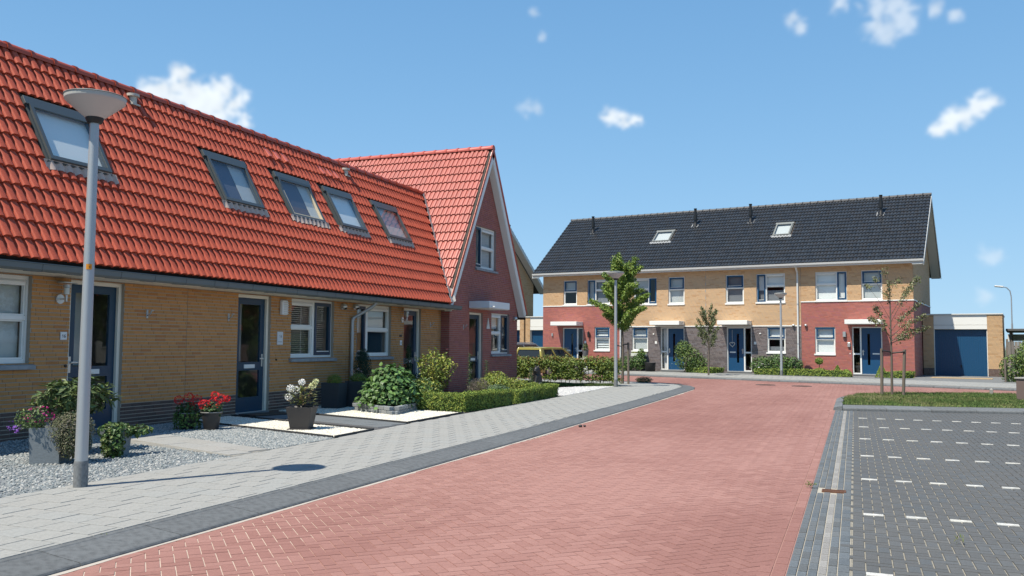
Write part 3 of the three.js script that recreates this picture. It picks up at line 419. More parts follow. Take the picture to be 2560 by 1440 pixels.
// ---------------------------------------------------------------- the left row: low houses under one steep red roof
const FX = -11.5, EAVE = [0.55, 2.65], RIDGE = [-1.59, 6.36]; // [out, up] of eaves and ridge measured from the facade
const SLOPE = V(0, RIDGE[1] - EAVE[1], RIDGE[0] - EAVE[0]).normalize();
const mRoofRed = mat(C(...ROOFRED[0]), 0.5, { map: gSoft }), mMat = mat(C(0.07, 0.05, 0.035), 1, { map: gRough });
function rowHouse({ z0, w, label, openings, extra, windows = [], keep = () => true, end = null, limit = 300, bricks = 300 }) {
  const h = thing('terraced_house', label, 'house', [FX, 0, -z0], Math.PI / 2, 'low terraced houses under the red roof'); h.userData.sash = mNavy;
  const top = 2.5, ops = openings.map((o) => [o[0] - z0, o[1] - z0, o[2], o[3]]);
  shell(h, w, top, ops, 7.6, mMortarBuff);
  const list = []; courses(list, 'dark', 0.006, w - 0.006, -0.06, 0.44, ops); courses(list, 'ochre', 0.006, w - 0.006, 0.44, 2.48, ops);
  layPieces(h, 'brick', list, { h: 0.007, inset: 0.0015, pal: PALALL, rough: 0.9, map: scaled(gFine, 6), limit: bricks, rest: 'bricks' });
  const uEnd = end ?? (() => w);
  // soffit, gutter and its brackets
  const ge = end ? w + 0.02 : w; part('soffit', box(0.001, ge - 0.001, 2.485, 2.515, 0.012, 0.5), mCream, h); part('fascia', box(0.001, ge - 0.001, 2.516, 2.6, 0.47, 0.5), mCream, h);
  const gp = [[0.505, 2.605], [0.505, 2.52], [0.53, 2.49], [0.6, 2.49], [0.628, 2.52], [0.632, 2.592], [0.645, 2.6], [0.642, 2.61], [0.622, 2.6], [0.616, 2.525], [0.595, 2.502], [0.535, 2.502], [0.515, 2.525], [0.515, 2.605]];
  const gut = part('gutter', profile(gp, 0.0005, ge - 0.0005 + (end ? 0.12 : 0)), mZinc, h);
  for (let x = 0.35; x < ge; x += 0.72) part('gutter_seam', join(profile(gp.slice(0, 7).concat([[0.64, 2.588]]).map(([a, b]) => [a + (a > 0.56 ? 0.005 : 0), b - (b < 2.55 ? 0.006 : 0)]), x, x + 0.012), profile([[0.51, 2.486], [0.6, 2.486], [0.6, 2.492], [0.51, 2.492]], x - 0.22, x)), mZinc, gut);
  // roof: slab, tiles, ridge, flat roof behind
  const U = V(1, 0, 0), O = V(0, EAVE[1], EAVE[0]), N = U.clone().cross(SLOPE), len = Math.hypot(RIDGE[0] - EAVE[0], RIDGE[1] - EAVE[1]);
  const P = (u, s, n) => O.clone().addScaledVector(U, u).addScaledVector(SLOPE, s).addScaledVector(N, n).toArray(), b = new Buf(), q = [1, 1, 1];
  const a0 = 0.002, e0 = uEnd(0) - 0.002, e1 = uEnd(len) - 0.002; for (const [n, f] of [[0, 0], [-0.14, 1]]) { const r = [P(a0, 0.02, n), P(e0, 0.02, n), P(e1, len, n), P(a0, len, n)]; f ? b.quad(r[3], r[2], r[1], r[0], q) : b.quad(...r, q); }
  b.quad(P(a0, 0.02, -0.14), P(e0, 0.02, -0.14), P(e0, 0.02, 0), P(a0, 0.02, 0), q); b.quad(P(a0, len, 0), P(e1, len, 0), P(e1, len, -0.14), P(a0, len, -0.14), q);
  part('roof_slab', b.geo(), mSlab, h); part('flat_roof', box(a0, (end ? uEnd(0) : w) - 0.002, 6.0, 6.12, -7.78, RIDGE[0] - 0.02), mat(C(0.08, 0.08, 0.08), 0.95), h);
  part('upper_back_wall', box(a0, w - 0.004, 2.51, 5.99, -7.78, -7.62), mMortarBuff, h);
  const wins = windows.map((k) => ({ ...k, u0: k.u0 - z0, u1: k.u1 - z0 }));
  layTiles(h, { origin: O.clone(), U, D: SLOPE, fit: end ? 0 : w, cols: Math.round((end ? Math.max(uEnd(0), uEnd(len)) : w) / TW), rows: 13, gauge: len / 13, keep: (u, s) => u < uEnd(s) && !wins.some((k) => u > k.u0 - 0.05 && u < k.u1 + 0.05 && s > k.s0 + 0.02 && s < k.s1 + 0.06) && keep(u + z0, s), pal: ROOFRED, rough: 0.72, limit });
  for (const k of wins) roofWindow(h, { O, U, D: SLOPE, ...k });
  ridgeCaps(h, P2(0.0, RIDGE[1] + 0.0, RIDGE[0]), P2((end ? uEnd(len) : w), RIDGE[1], RIDGE[0]), 0.46, 0.105, mRoofRed);
  function P2(x, y, z) { return V(x, y, z); }
  extra?.(h, (z) => z - z0, O, U);
  return h;
}
const rowWindow = (h, f, fixed, sash, o = {}) => { // fixed two-light part and a blue sash, given by distances along the row
  const [a, b] = fixed.map(f), [c, d] = sash.map(f), x0 = Math.min(a, c), x1 = Math.max(b, d), y0 = 1.15, y1 = 2.465, mid = 1.83;
  return windowUnit(h, { x0, x1, y0, y1, cells: [[a + 0.06, b - 0.035, y0 + 0.06, mid - 0.03, 'f'], [a + 0.06, b - 0.035, mid + 0.03, y1 - 0.06, 'f'], [c + 0.03, d - 0.05, y0 + 0.05, y1 - 0.05, 's']], vent: [a + 0.06, b - 0.035, y1 - 0.05], ...o });
};
const tileSpot = (h, O, U, u, s, n) => O.clone().addScaledVector(U, u).addScaledVector(SLOPE, s).addScaledVector(U.clone().cross(SLOPE), n);
function roofVent(h, O, U, u, s) { const p = tileSpot(h, O, U, u, s, 0.05), m = part('roof_vent', join(new THREE.CylinderGeometry(0.075, 0.075, 0.16, 16), new THREE.CylinderGeometry(0.12, 0.12, 0.05, 16).translate(0, 0.1, 0), box(-0.1, 0.1, -0.1, -0.07, -0.1, 0.1)), mat(C(0.5, 0.48, 0.43), 0.7), h); m.position.copy(p); }
function loftTiles(h, O, U, u0, s, n, m) { for (let i = 0; i < n; i++) { const t = part('vent_tile', TILE, m, h); t.matrix.makeBasis(U, SLOPE, U.clone().cross(SLOPE)).setPosition(tileSpot(h, O, U, u0 + i * TW * 2, s, 0.035)); t.matrix.decompose(t.position, t.quaternion, t.scale); t.rotateX(-0.12); } }
const mTileNew = mat(C(0.55, 0.13, 0.085), 0.25), skyDark = true;
// next house along the row, beyond the picture: it shades the gravel
rowHouse({ z0: 1.8, w: 5.4, label: 'end terraced house of the red roofed row, beyond number 16', openings: [[3.3, 4.96, 1.15, 2.465], [5.7, 6.75, 0.05, 2.465]], limit: 0, bricks: 0, extra: (h, f) => { rowWindow(h, f, [3.3, 4.23], [4.25, 4.96]); glazedDoor(h, f(5.7), f(6.75), 0.05, 2.465, 1); } });
rowHouse({ z0: 7.2, w: 5.4, label: 'terraced house number 16 with a blue glazed door behind the lamp post', openings: [[7.68, 9.34, 1.15, 2.465], [10.03, 11.11, 0.05, 2.465]],
  windows: [{ u0: 9.8, u1: 11.08, s0: 1.9, s1: 3.14 }],
  extra: (h, f, O, U) => {
    rowWindow(h, f, [8.42, 9.34], [7.68, 8.4], { blinds: [[f(8.45), f(9.3), 1.2, 2.42, mGreyBlind]] }); glazedDoor(h, f(10.03), f(11.11), 0.05, 2.465, -1);
    wallLamp(h, f(9.82), 2.26, 'arm'); textPlate(h, '16', f(9.92), 1.57, 0.12, 0.125, '#d8dadb', '#1a1a1c', 'bold 82px sans-serif'); wallLamp(h, f(11.62), 1.97, 'hook');
    part('bell', join(new THREE.CylinderGeometry(0.02, 0.024, 0.02, 12).rotateX(Math.PI / 2).translate(f(9.98), 1.1, 0.018)), mBlack, h); roofVent(h, O, U, f(12.5), 4.0);
    part('threshold_slab', rbox(f(9.95), f(11.35), -0.02, 0.045, 0.02, 0.42, 0.01), mat(C(0.1, 0.1, 0.105), 0.8), h);
  } });
rowHouse({ z0: 12.6, w: 5.4, label: 'terraced house number 14 with a blue glazed door and slatted window blind', openings: [[14.016, 15.066, 0.05, 2.465], [15.78, 17.45, 1.15, 2.465]],
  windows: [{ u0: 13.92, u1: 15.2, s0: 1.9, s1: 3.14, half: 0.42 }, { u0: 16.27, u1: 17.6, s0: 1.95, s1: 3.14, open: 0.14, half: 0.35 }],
  extra: (h, f, O, U) => {
    glazedDoor(h, f(14.016), f(15.066), 0.05, 2.465, 1);
    const w = rowWindow(h, f, [15.78, 16.7], [16.72, 17.45]); const sl = []; for (let y = 1.22; y < 2.42; y += 0.046) sl.push(new THREE.BoxGeometry(1.52, 0.003, 0.034).rotateX(-0.5).translate(f(16.6), y, -0.23)); part('slatted_blind', join(sl), mSlat, w, true); part('blind_cord', join([15.98, 16.42, 16.98].map((x) => box(f(x) - 0.004, f(x) + 0.004, 1.18, 2.42, -0.205, -0.2))), mWhite, w);
    wallLamp(h, f(15.44), 2.24, 'box'); textPlate(h, '14', f(15.38), 1.58, 0.2, 0.28, '#c9ccd0', '#1c1c20', '58px sans-serif', { ty: 0.36, tx: 0.56, line: true }); wallLamp(h, f(13.73), 1.98, 'hook'); wallLamp(h, f(17.78), 2.36, 'dome');
    part('bell', new THREE.CylinderGeometry(0.018, 0.022, 0.02, 12).rotateX(Math.PI / 2).translate(f(15.27), 1.12, 0.018), mBlack, h); loftTiles(h, O, U, f(16.4), 3.63, 3, mTileNew);
  } });
// valley with the gable roof: distance along the row of the cut at slope height s
const valley = (s) => 22.66 + (24.86 - 22.66) * s / 4.283;
rowHouse({ z0: 18.0, w: 5.16, label: 'terraced house number 12 between the drainpipe and the red brick gable', openings: [[18.47, 20.17, 1.15, 2.465], [20.87, 21.87, 0.05, 2.465]], end: (s) => valley(s) - 18.0 - 0.03,
  windows: [{ u0: 18.24, u1: 19.5, s0: 1.95, s1: 3.14 }, { u0: 20.58, u1: 21.95, s0: 1.95, s1: 3.15, glassBlind: mGreyBlind }],
  extra: (h, f, O, U) => {
    rowWindow(h, f, [19.04, 20.17], [18.47, 19.02], { blinds: [[f(18.5), f(19.0), 1.75, 2.42, mBlind], [f(19.05), f(20.1), 1.9, 2.42, mGreyBlind]] }); glazedDoor(h, f(20.87), f(21.87), 0.05, 2.465, 1);
    wallLamp(h, f(18.33), 2.38, 'dome'); wallLamp(h, f(20.75), 2.25, 'arm'); textPlate(h, '12', f(20.7), 1.5, 0.1, 0.13, '#dfe1e2', '#222', 'bold 70px sans-serif'); part('name_plate', rbox(f(20.62), f(20.76), 1.66, 1.72, 0.008, 0.016, 0.003), mBlack, h); wallLamp(h, f(22.45), 2.03, 'hook'); roofVent(h, O, U, f(20.0), 4.0); loftTiles(h, O, U, f(18.62), 3.63, 3, mTileNew);
    // drainpipe
    part('drainpipe', join(tube([[f(18.17), 0.0, 0.06], [f(18.17), 2.02, 0.06], [f(18.19), 2.12, 0.08]], 0.042, 0.042, 12), tube([[f(18.19), 2.1, 0.075], [f(18.5), 2.38, 0.42], [f(18.54), 2.5, 0.52]], 0.042, 0.042, 12)), mGalv, h);
    for (const y of [0.6, 1.72]) part('pipe_collar', new THREE.CylinderGeometry(0.05, 0.05, 0.05, 14).translate(f(18.17), y, 0.06), mGalv, h);
    // lead valley between this roof and the gable roof
    const N = U.clone().cross(SLOPE), n = 40, pos = [], idx = []; for (let i = 0; i <= n; i++) { const s = i / n * 4.28, c = valley(s) - 18.0, k = 0.012 * Math.sin(i * 2.7); for (const [du, dn] of [[-0.1 + k, 0.085], [-0.02 + k, 0.1], [0.03, 0.07], [0.08, 0.16]]) { const p = O.clone().addScaledVector(U, c + du).addScaledVector(SLOPE, s).addScaledVector(N, dn + 0.008 * Math.sin(i * 1.9)); pos.push(p.x, p.y, p.z); } } for (let i = 0; i < n; i++) for (let k = 0; k < 3; k++) { const a = i * 4 + k; idx.push(a, a + 1, a + 4, a + 1, a + 5, a + 4); } const g = new THREE.BufferGeometry(); g.setAttribute('position', new THREE.Float32BufferAttribute(pos, 3)); g.setIndex(idx); g.computeVertexNormals(); part('lead_valley', g, new THREE.MeshStandardMaterial({ color: C(0.3, 0.29, 0.28), roughness: 0.7, side: THREE.DoubleSide }), h);
  } });

// ---------------------------------------------------------------- the red gable house at the end of the row
{
  const GX = -11.22, z0 = 23.16, w = 5.55, f = (z) => z - z0, h = thing('gable_house', 'red brick house with a steep pointed gable and red tiled roof', 'house', [GX, 0, -z0], Math.PI / 2); h.userData.sash = mNavy;
  const rx = 25.83 - z0, ry = 7.9, ex0 = 22.62 - z0, ex1 = 29.04 - z0, ey = 2.56, k = (ry - ey) / (rx - ex0), under = 0.22; // roof plane
  const lim = (y) => [rx - (ry - under - y) / k, rx + (ry - under - y) / k];
  const ops = [[f(25.03), f(26.69), 3.93, 5.3], [f(24.58), f(25.64), 0.05, 2.48], [f(26.35), f(27.96), 1.15, 2.52]];
  const o = new THREE.Shape(); const yS = ry - under - k * rx; o.moveTo(0.004, -0.12); o.lineTo(w - 0.004, -0.12); o.lineTo(w - 0.004, ry - under - k * (w - rx)); o.lineTo(rx, ry - under - 0.02); o.lineTo(0.004, yS); o.closePath();
  shell(h, w, 2.5, ops, 8, mMortarRed, { outline: o });
  part('upper_back_wall', extrude((() => { const s = new THREE.Shape(); s.moveTo(0.01, 2.52); s.lineTo(w - 0.01, 2.52); s.lineTo(rx, ry - under - 0.05); s.closePath(); return s; })(), -8.2, -8.0), mMortarRed, h);
  const list = []; courses(list, 'red', 0.004, w - 0.004, -0.06, ry - under - 0.04, ops, { reach: (y) => (y > 2.4 ? lim(y + 0.03) : [0, w]) });
  // return of the front where it stands forward of the row, and the far flank
  const left = (x, y) => ({ o: [0.004, y, x], A: [0, 0, 1], B: [0, 1, 0], N: [-1, 0, 0] }), right = (x, y) => ({ o: [w - 0.004, y, -x], A: [0, 0, -1], B: [0, 1, 0], N: [1, 0, 0] });
  courses(list, 'red', -0.275, 0.0, -0.06, 2.44, [], { frame: left }); courses(list, 'red', 0, 8, -0.06, 2.44, [], { frame: right });
  layPieces(h, 'brick', list, { h: 0.007, inset: 0.0015, pal: PALALL, rough: 0.9, map: scaled(gFine, 6), rest: 'bricks' });
  windowUnit(h, { x0: f(25.03), x1: f(26.69), y0: 3.93, y1: 5.3, cells: [[f(25.06), f(25.56), 3.97, 5.26, 's'], [f(25.63), f(26.63), 3.99, 4.6, 'f'], [f(25.63), f(26.63), 4.66, 5.24, 'f']], vent: [f(25.63), f(26.63), 5.25], blinds: [[f(25.08), f(26.64), 3.95, 5.25, mGreyBlind]] });
  windowUnit(h, { x0: f(26.35), x1: f(27.96), y0: 1.15, y1: 2.52, cells: [[f(26.41), f(27.28), 1.21, 1.82, 'f'], [f(26.41), f(27.28), 1.88, 2.46, 'f'], [f(27.33), f(27.91), 1.2, 2.47, 's']], vent: [f(26.41), f(27.28), 2.47], blinds: [[f(26.4), f(27.3), 2.0, 2.47, mGreyBlind]] });
  glazedDoor(h, f(24.58), f(25.64), 0.05, 2.48, 1);
  const can = part('canopy', join(rbox(f(24.52), f(26.2), 2.6, 2.82, 0.012, 0.72, 0.015)), mat(C(0.7, 0.72, 0.74), 0.45), h); part('canopy_tray', box(f(24.56), f(26.16), 2.592, 2.599, 0.05, 0.68), mWhite, can); part('spout', new THREE.CylinderGeometry(0.02, 0.02, 0.14, 10).rotateX(Math.PI / 2).translate(f(24.62), 2.64, 0.78), mWhite, can);
  wallLamp(h, f(28.37), 2.38, 'dome'); wallLamp(h, f(24.14), 2.0, 'hook');
  part('wall_plaque', extrude((() => { const s = new THREE.Shape(); s.moveTo(-0.14, 0); s.lineTo(0.14, 0); s.lineTo(0, 0.36); s.closePath(); return s; })(), 0.008, 0.03).translate(f(26.04), 1.98, 0), mat(C(0.55, 0.57, 0.58), 0.5), h);
  // roof slopes: slabs and tiles
  const D0 = V(rx - ex0, ry - ey, 0).normalize(), len = Math.hypot(rx - ex0, ry - ey), back = -8.2, front = 0.24;
  for (const sgn of [-1, 1]) { const e = sgn < 0 ? ex0 + 0.34 : ex1, y = sgn < 0 ? ey + 0.34 * k : ey, s = new THREE.Shape(); s.moveTo(e, y); s.lineTo(rx, ry); s.lineTo(rx, ry - 0.2); s.lineTo(e, y - 0.2); s.closePath(); part('roof_slab', extrude(s, back, front - 0.05), mSlab, h); }
  const mainX = (y) => 0.27 + (y - 2.65) * (RIDGE[0] - EAVE[0]) / (RIDGE[1] - EAVE[1]); // out-distance of the row's roof surface at height y (row facade is 0.28 behind)
  layTiles(h, { origin: V(ex0, ey, back), U: V(0, 0, 1), D: V(rx - ex0, ry - ey, 0).normalize(), cols: Math.floor((front - back) / TW), rows: 18, gauge: len / 18, pal: vary([0.47, 0.115, 0.085], 0.09, 7, 23), rough: 0.4, keep: () => true });
  layTiles(h, { origin: V(ex1, ey, front), U: V(0, 0, -1), D: V(rx - ex1, ry - ey, 0).normalize(), cols: Math.floor((front - back) / TW), rows: 18, gauge: len / 18, pal: ROOFRED, rough: 0.35, limit: 0 });
  ridgeCaps(h, V(rx, ry + 0.02, front + 0.02), V(rx, ry + 0.02, back), 0.42, 0.11, mat(C(0.5, 0.11, 0.08), 0.35));
  // verge tiles turned down over the boards, barge boards and their soffits
  for (const sgn of [-1, 1]) {
    const e = sgn < 0 ? ex0 : ex1, d = V(rx - e, ry - ey, 0), L = d.length(); d.normalize(); const n = V(-d.y, d.x, 0).multiplyScalar(sgn < 0 ? 1 : -1);
    const strip = (a, b, c0, c1, z0_, z1_) => { const s = new THREE.Shape(); const q = (t, u) => { const p = V(e, ey, 0).addScaledVector(d, t).addScaledVector(n, u); return [p.x, p.y]; }; s.moveTo(...q(a, c0)); s.lineTo(...q(b + (c0 < -0.01 ? c0 * 0.55 : 0), c0)); s.lineTo(...q(b + c1 * 0.55, c1)); s.lineTo(...q(a, c1)); s.closePath(); return extrude(s, z0_, z1_); };
    part('barge_board', strip(0.02, L, -0.2, -0.03, front - 0.045, front + 0.0), mWhite, h);
    part('verge_soffit', strip(0.0, L, -0.235, -0.205, 0.012, front - 0.01), mWhite, h);
    for (let i = 0; i < 18; i++) part('verge_tile', strip(i * L / 18 - 0.02, (i + 1) * L / 18 - 0.02, -0.06 + 0.02, 0.055, front + 0.002, front + 0.022), mat(C(...ROOFRED[i % 6]), 0.45), h);
  }
}

// ---------------------------------------------------------------- the far row: four houses under one dark roof
const R2 = V(2.64, 0, -44.93), TH = -8.9 * DEG, r2 = (x, y, z) => [R2.x + x * Math.cos(TH) + z * Math.sin(TH), y, R2.z - x * Math.sin(TH) + z * Math.cos(TH)];
const E2 = [0.5, 5.6], G2 = [-4.6, 9.4], SL2 = V(0, G2[1] - E2[1], G2[0] - E2[0]).normalize(), LEN2 = Math.hypot(G2[0] - E2[0], G2[1] - E2[1]), DEP2 = 8.9;
const gableLimit = (y) => { const t = (y - E2[1] + 0.2) / (G2[1] - E2[1]) * (E2[0] - G2[0]); return t; }; // run in from the eave at height y
const mFasciaW = mat(C(0.62, 0.62, 0.6), 0.5);
const narrow = (x0, x1, y0, y1, b) => ({ x0, x1, y0, y1, sill: 'white', deep: -0.05, cells: [[x0 + 0.04, x1 - 0.04, y0 + (y1 - y0) * 0.56, y1 - 0.045, 's'], [x0 + 0.055, x1 - 0.055, y0 + 0.075, y0 + (y1 - y0) * 0.53, 'f']], blinds: b });
const wide = (x0, x1, y0, y1, side, b) => { const m = side < 0 ? x0 + 0.48 : x1 - 0.48, F = side < 0 ? [m + 0.02, x1 - 0.05] : [x0 + 0.05, m - 0.02], Sx = side < 0 ? [x0 + 0.03, m - 0.02] : [m + 0.02, x1 - 0.03]; return { x0, x1, y0, y1, sill: 'white', deep: -0.05, cells: [[F[0], F[1], y0 + 0.07, y0 + (y1 - y0) * 0.55, 'f'], [F[0], F[1], y0 + (y1 - y0) * 0.6, y1 - 0.05, 'f'], [Sx[0], Sx[1], y0 + 0.06, y1 - 0.04, 's']], vent: [F[0], F[1], y1 - 0.045], blinds: b }; };
function farHouse({ x0, x1, kind, label, door, side, upper, lower, canopy, pipes = [], roofwin = [], vents = [], lamps = [], leftEnd, rightEnd, extra }) {
  const w = x1 - x0, h = thing('brick_house', label, 'house', r2(x0, 0, 0), TH, 'far row of houses under the dark roof'); h.userData.flash = mLead; const X = (v) => v - x0;
  const shift = (W) => ({ ...W, x0: X(W.x0), x1: X(W.x1), cells: W.cells.map((c) => [X(c[0]), X(c[1]), ...c.slice(2)]), blinds: (W.blinds ?? []).map((c) => [X(c[0]), X(c[1]), ...c.slice(2)]), vent: W.vent ? [X(W.vent[0]), X(W.vent[1]), W.vent[2]] : null });
  const wins = [...upper, ...lower].map(shift), D = [X(door[0]), X(door[1]), 0.14, 2.45], ops = [...wins.map((q) => [q.x0, q.x1, q.y0, q.y1]), D];
  const band = kind === 'red' ? 3.68 : 2.47, s = rectShape(0.004, w - 0.004, -0.12, 5.55); shell(h, w, 5.55, ops, DEP2 - 0.4, kind === 'red' ? mMortarRed : mMortarDark, { outline: s });
  const list = []; courses(list, kind === 'red' ? 'red' : 'grey', 0.008, w - 0.008, -0.05, band, ops); courses(list, 'buff', 0.008, w - 0.008, band + 0.06, 5.5, ops);
  part('band_course', rbox(rightEnd || leftEnd ? -0.01 : 0.005, w + (rightEnd ? 0.03 : -0.005), band + 0.003, band + 0.057, -0.02, 0.035, 0.006), mWhite, h);
  if (rightEnd) { // the end wall up into the gable, in sight from the street
    const o = new THREE.Shape(); o.moveTo(0.3, -0.12); o.lineTo(DEP2 - 0.2, -0.12); o.lineTo(DEP2 - 0.2, 6.08); o.lineTo(4.6, 9.16); o.lineTo(0.3, 5.95); o.closePath(); const g = extrude(o, 0, 0.14).rotateY(Math.PI / 2).translate(w - 0.145, 0, 0); part('end_wall', g, mMortarBuff, h);
    const F = (x, y) => ({ o: [w - 0.004, y, -x], A: [0, 0, -1], B: [0, 1, 0], N: [1, 0, 0] }); courses(list, 'red', 0.006, DEP2 - 0.2, -0.05, band, [], { frame: F });
    courses(list, 'buff', 0.006, DEP2 - 0.2, band + 0.06, 9.1, [], { frame: F, reach: (y) => { return [Math.max(0.006, (y - 5.72) / 0.745), Math.min(DEP2 - 0.2, 9.7 - (y - 5.36) / 0.745)]; } });
    part('band_course', rbox(w - 0.015, w + 0.03, band + 0.003, band + 0.057, -DEP2 + 0.2, -0.03, 0.006), mWhite, h);
  }
  if (leftEnd) { const o = new THREE.Shape(); o.moveTo(-0.3, 5.5); o.lineTo(-DEP2 + 0.2, 5.5); o.lineTo(-4.6, 9.2); o.lineTo(-0.3, 5.9); o.closePath(); part('end_wall', extrude(o, 0, 0.14).rotateY(-Math.PI / 2).translate(0.15, 0, 0), mMortarBuff, h); }
  layPieces(h, 'brick', list, { h: 0.007, inset: 0.0015, pal: PALALL, rough: 0.9, limit: 0, rest: 'bricks' });
  wins.forEach((q) => windowUnit(h, q)); slitDoor(h, D[0], D[1], D[2], D[3], side);
  const c = part('canopy', rbox(X(canopy[0]), X(canopy[1]), 2.56, 2.78, 0.01, 0.85, 0.015), mWhite, h); part('canopy_tray', box(X(canopy[0]) + 0.05, X(canopy[1]) - 0.05, 2.55, 2.556, 0.06, 0.8), mFasciaW, c);
  // eaves
  const a = leftEnd ? -0.45 : 0.001, b = rightEnd ? w + 0.5 : w - 0.001; part('eaves_board', join(box(a, b, 5.47, 5.5, 0.012, 0.44), box(a, b, 5.43, 5.6, 0.445, 0.475)), mFasciaW, h); part('gutter', profile([[0.478, 5.62], [0.478, 5.52], [0.5, 5.5], [0.55, 5.5], [0.575, 5.53], [0.582, 5.62], [0.57, 5.62], [0.562, 5.535], [0.49, 5.535], [0.49, 5.62]], a, b), mat(C(0.5, 0.5, 0.49), 0.5), h);
  // roof
  const sec = new THREE.Shape(); sec.moveTo(-E2[0], E2[1]); sec.lineTo(-G2[0], G2[1]); sec.lineTo(9.7, 5.6); sec.lineTo(9.7, 5.42); sec.lineTo(-G2[0], G2[1] - 0.2); sec.lineTo(-E2[0] + 0.02, E2[1] - 0.06); sec.closePath(); part('roof_slab', new THREE.ExtrudeGeometry(sec, { depth: b - a - 0.004, bevelEnabled: false }).rotateY(Math.PI / 2).translate(a + 0.002, 0, 0), mSlab, h);
  const O = V(a, E2[1], E2[0]), U = V(1, 0, 0), rw = roofwin.map((q) => ({ ...q, u0: X(q.u0), u1: X(q.u1) }));
  layTiles(h, { origin: O, U, D: SL2, fit: b - a, cols: Math.round((b - a) / TW), rows: 19, gauge: LEN2 / 19, pal: ROOFBLACK, rough: 0.38, map: null, keep: (u, s) => !rw.some((q) => u + a > q.u0 - 0.03 && u + a < q.u1 + 0.03 && s > q.s0 && s < q.s1 + 0.05) });
  layTiles(h, { origin: V(b, 5.6, -9.7), U: V(-1, 0, 0), D: V(0, G2[1] - 5.6, 9.7 + G2[0]).normalize(), cols: Math.round((b - a) / TW), rows: 19, gauge: LEN2 / 19, pal: ROOFBLACK, rough: 0.4, map: null, limit: 0 });
  for (const q of rw) roofWindow(h, { O: V(0, E2[1], E2[0]), U, D: SL2, glassBlind: mGreyBlind, ...q, frame: mat(C(0.2, 0.21, 0.2), 0.5) });
  ridgeCaps(h, V(a, G2[1] + 0.03, G2[0]), V(b, G2[1] + 0.03, G2[0]), 0.42, 0.1, mat(C(0.07, 0.07, 0.075), 0.55));
  for (const [vx, vs] of vents) { const p = V(X(vx), E2[1], E2[0]).addScaledVector(SL2, vs), m = part('flue_pipe', join(new THREE.CylinderGeometry(0.075, 0.075, 0.95, 14).translate(0, 0.5, 0), new THREE.CylinderGeometry(0.11, 0.11, 0.3, 14).translate(0, 0.52, 0), new THREE.CylinderGeometry(0.095, 0.075, 0.08, 14).translate(0, 1.0, 0), new THREE.CylinderGeometry(0.1, 0.16, 0.22, 14).translate(0, 0.1, 0)), mBlack, h); m.position.copy(p); part('flashing', new THREE.BoxGeometry(0.42, 0.02, 0.42).rotateX(0.64).translate(0, 0.05, 0), mLead, m); }
  if (rightEnd || leftEnd) { const x = rightEnd ? b - 0.0 : a; for (const sg of [1, -1]) { const e = sg > 0 ? [E2[0], E2[1]] : [-9.7, 5.6], o = new THREE.Shape(); o.moveTo(-e[0], e[1] - 0.04); o.lineTo(-G2[0], G2[1] - 0.02); o.lineTo(-G2[0], G2[1] - 0.24); o.lineTo(-e[0] + sg * 0.02, e[1] - 0.26); o.closePath(); part('barge_board', new THREE.ExtrudeGeometry(o, { depth: 0.03, bevelEnabled: false }).rotateY(Math.PI / 2).translate(rightEnd ? x - 0.002 : x - 0.03, 0, 0), mFasciaW, h);
      const u = new THREE.Shape(); u.moveTo(-e[0], e[1] - 0.2); u.lineTo(-G2[0], G2[1] - 0.205); u.lineTo(-G2[0], G2[1] - 0.235); u.lineTo(-e[0], e[1] - 0.23); u.closePath(); part('verge_soffit', new THREE.ExtrudeGeometry(u, { depth: 0.46, bevelEnabled: false }).rotateY(Math.PI / 2).translate(rightEnd ? w + 0.012 : a + 0.001, 0, 0), mFasciaW, h); } }
  for (const x of pipes) { part('drainpipe', join(tube([[X(x), 0.02, 0.06], [X(x), 5.1, 0.06], [X(x) , 5.22, 0.1], [X(x), 5.46, 0.44], [X(x), 5.52, 0.52]], 0.045, 0.045, 12)), mat(C(0.62, 0.64, 0.64), 0.5), h); for (const y of [1.6, 3.6]) part('pipe_collar', new THREE.CylinderGeometry(0.054, 0.054, 0.05, 12).translate(X(x), y, 0.06), mGalv, h); }
  for (const [lx, ly, k] of lamps) wallLamp(h, X(lx), ly, k);
  extra?.(h, X);
  return h;
}
const zebra = (x0, x1, y0, y1) => { const o = []; for (let y = y0; y < y1; y += 0.13) o.push([x0, x1, y, Math.min(y1, y + 0.085), mBlind]); return o; };
farHouse({ x0: -20, x1: -15.0, kind: 'red', leftEnd: true, label: 'red and buff brick house with striped blinds beside the garages', door: [-18.69, -17.37], side: 1, canopy: [-19.06, -17.38],
  upper: [narrow(-18.64, -17.77, 3.76, 5.2, [[-18.6, -17.8, 4.5, 5.15, mGreyBlind]]), wide(-17.09, -15.69, 3.76, 5.2, -1, [[-17.05, -16.6, 3.8, 5.1, mGreyBlind], [-16.55, -15.75, 3.8, 5.1, mNet]])], lower: [narrow(-16.64, -15.7, 1.14, 2.48, zebra(-16.6, -15.74, 1.2, 2.44))], pipes: [-15.02], vents: [[-18.24, 4.59]], lamps: [[-16.98, 2.05, 'lantern']],
  extra: (h, X) => { part('number_plate', rbox(X(-17.22) - 0.06, X(-17.22) + 0.06, 1.55, 1.69, 0.008, 0.02, 0.004), mWhite, h); part('wall_lamp', rbox(X(-19.35) - 0.04, X(-19.35) + 0.04, 1.95, 2.12, 0.008, 0.08, 0.01), mGalv, h); } });
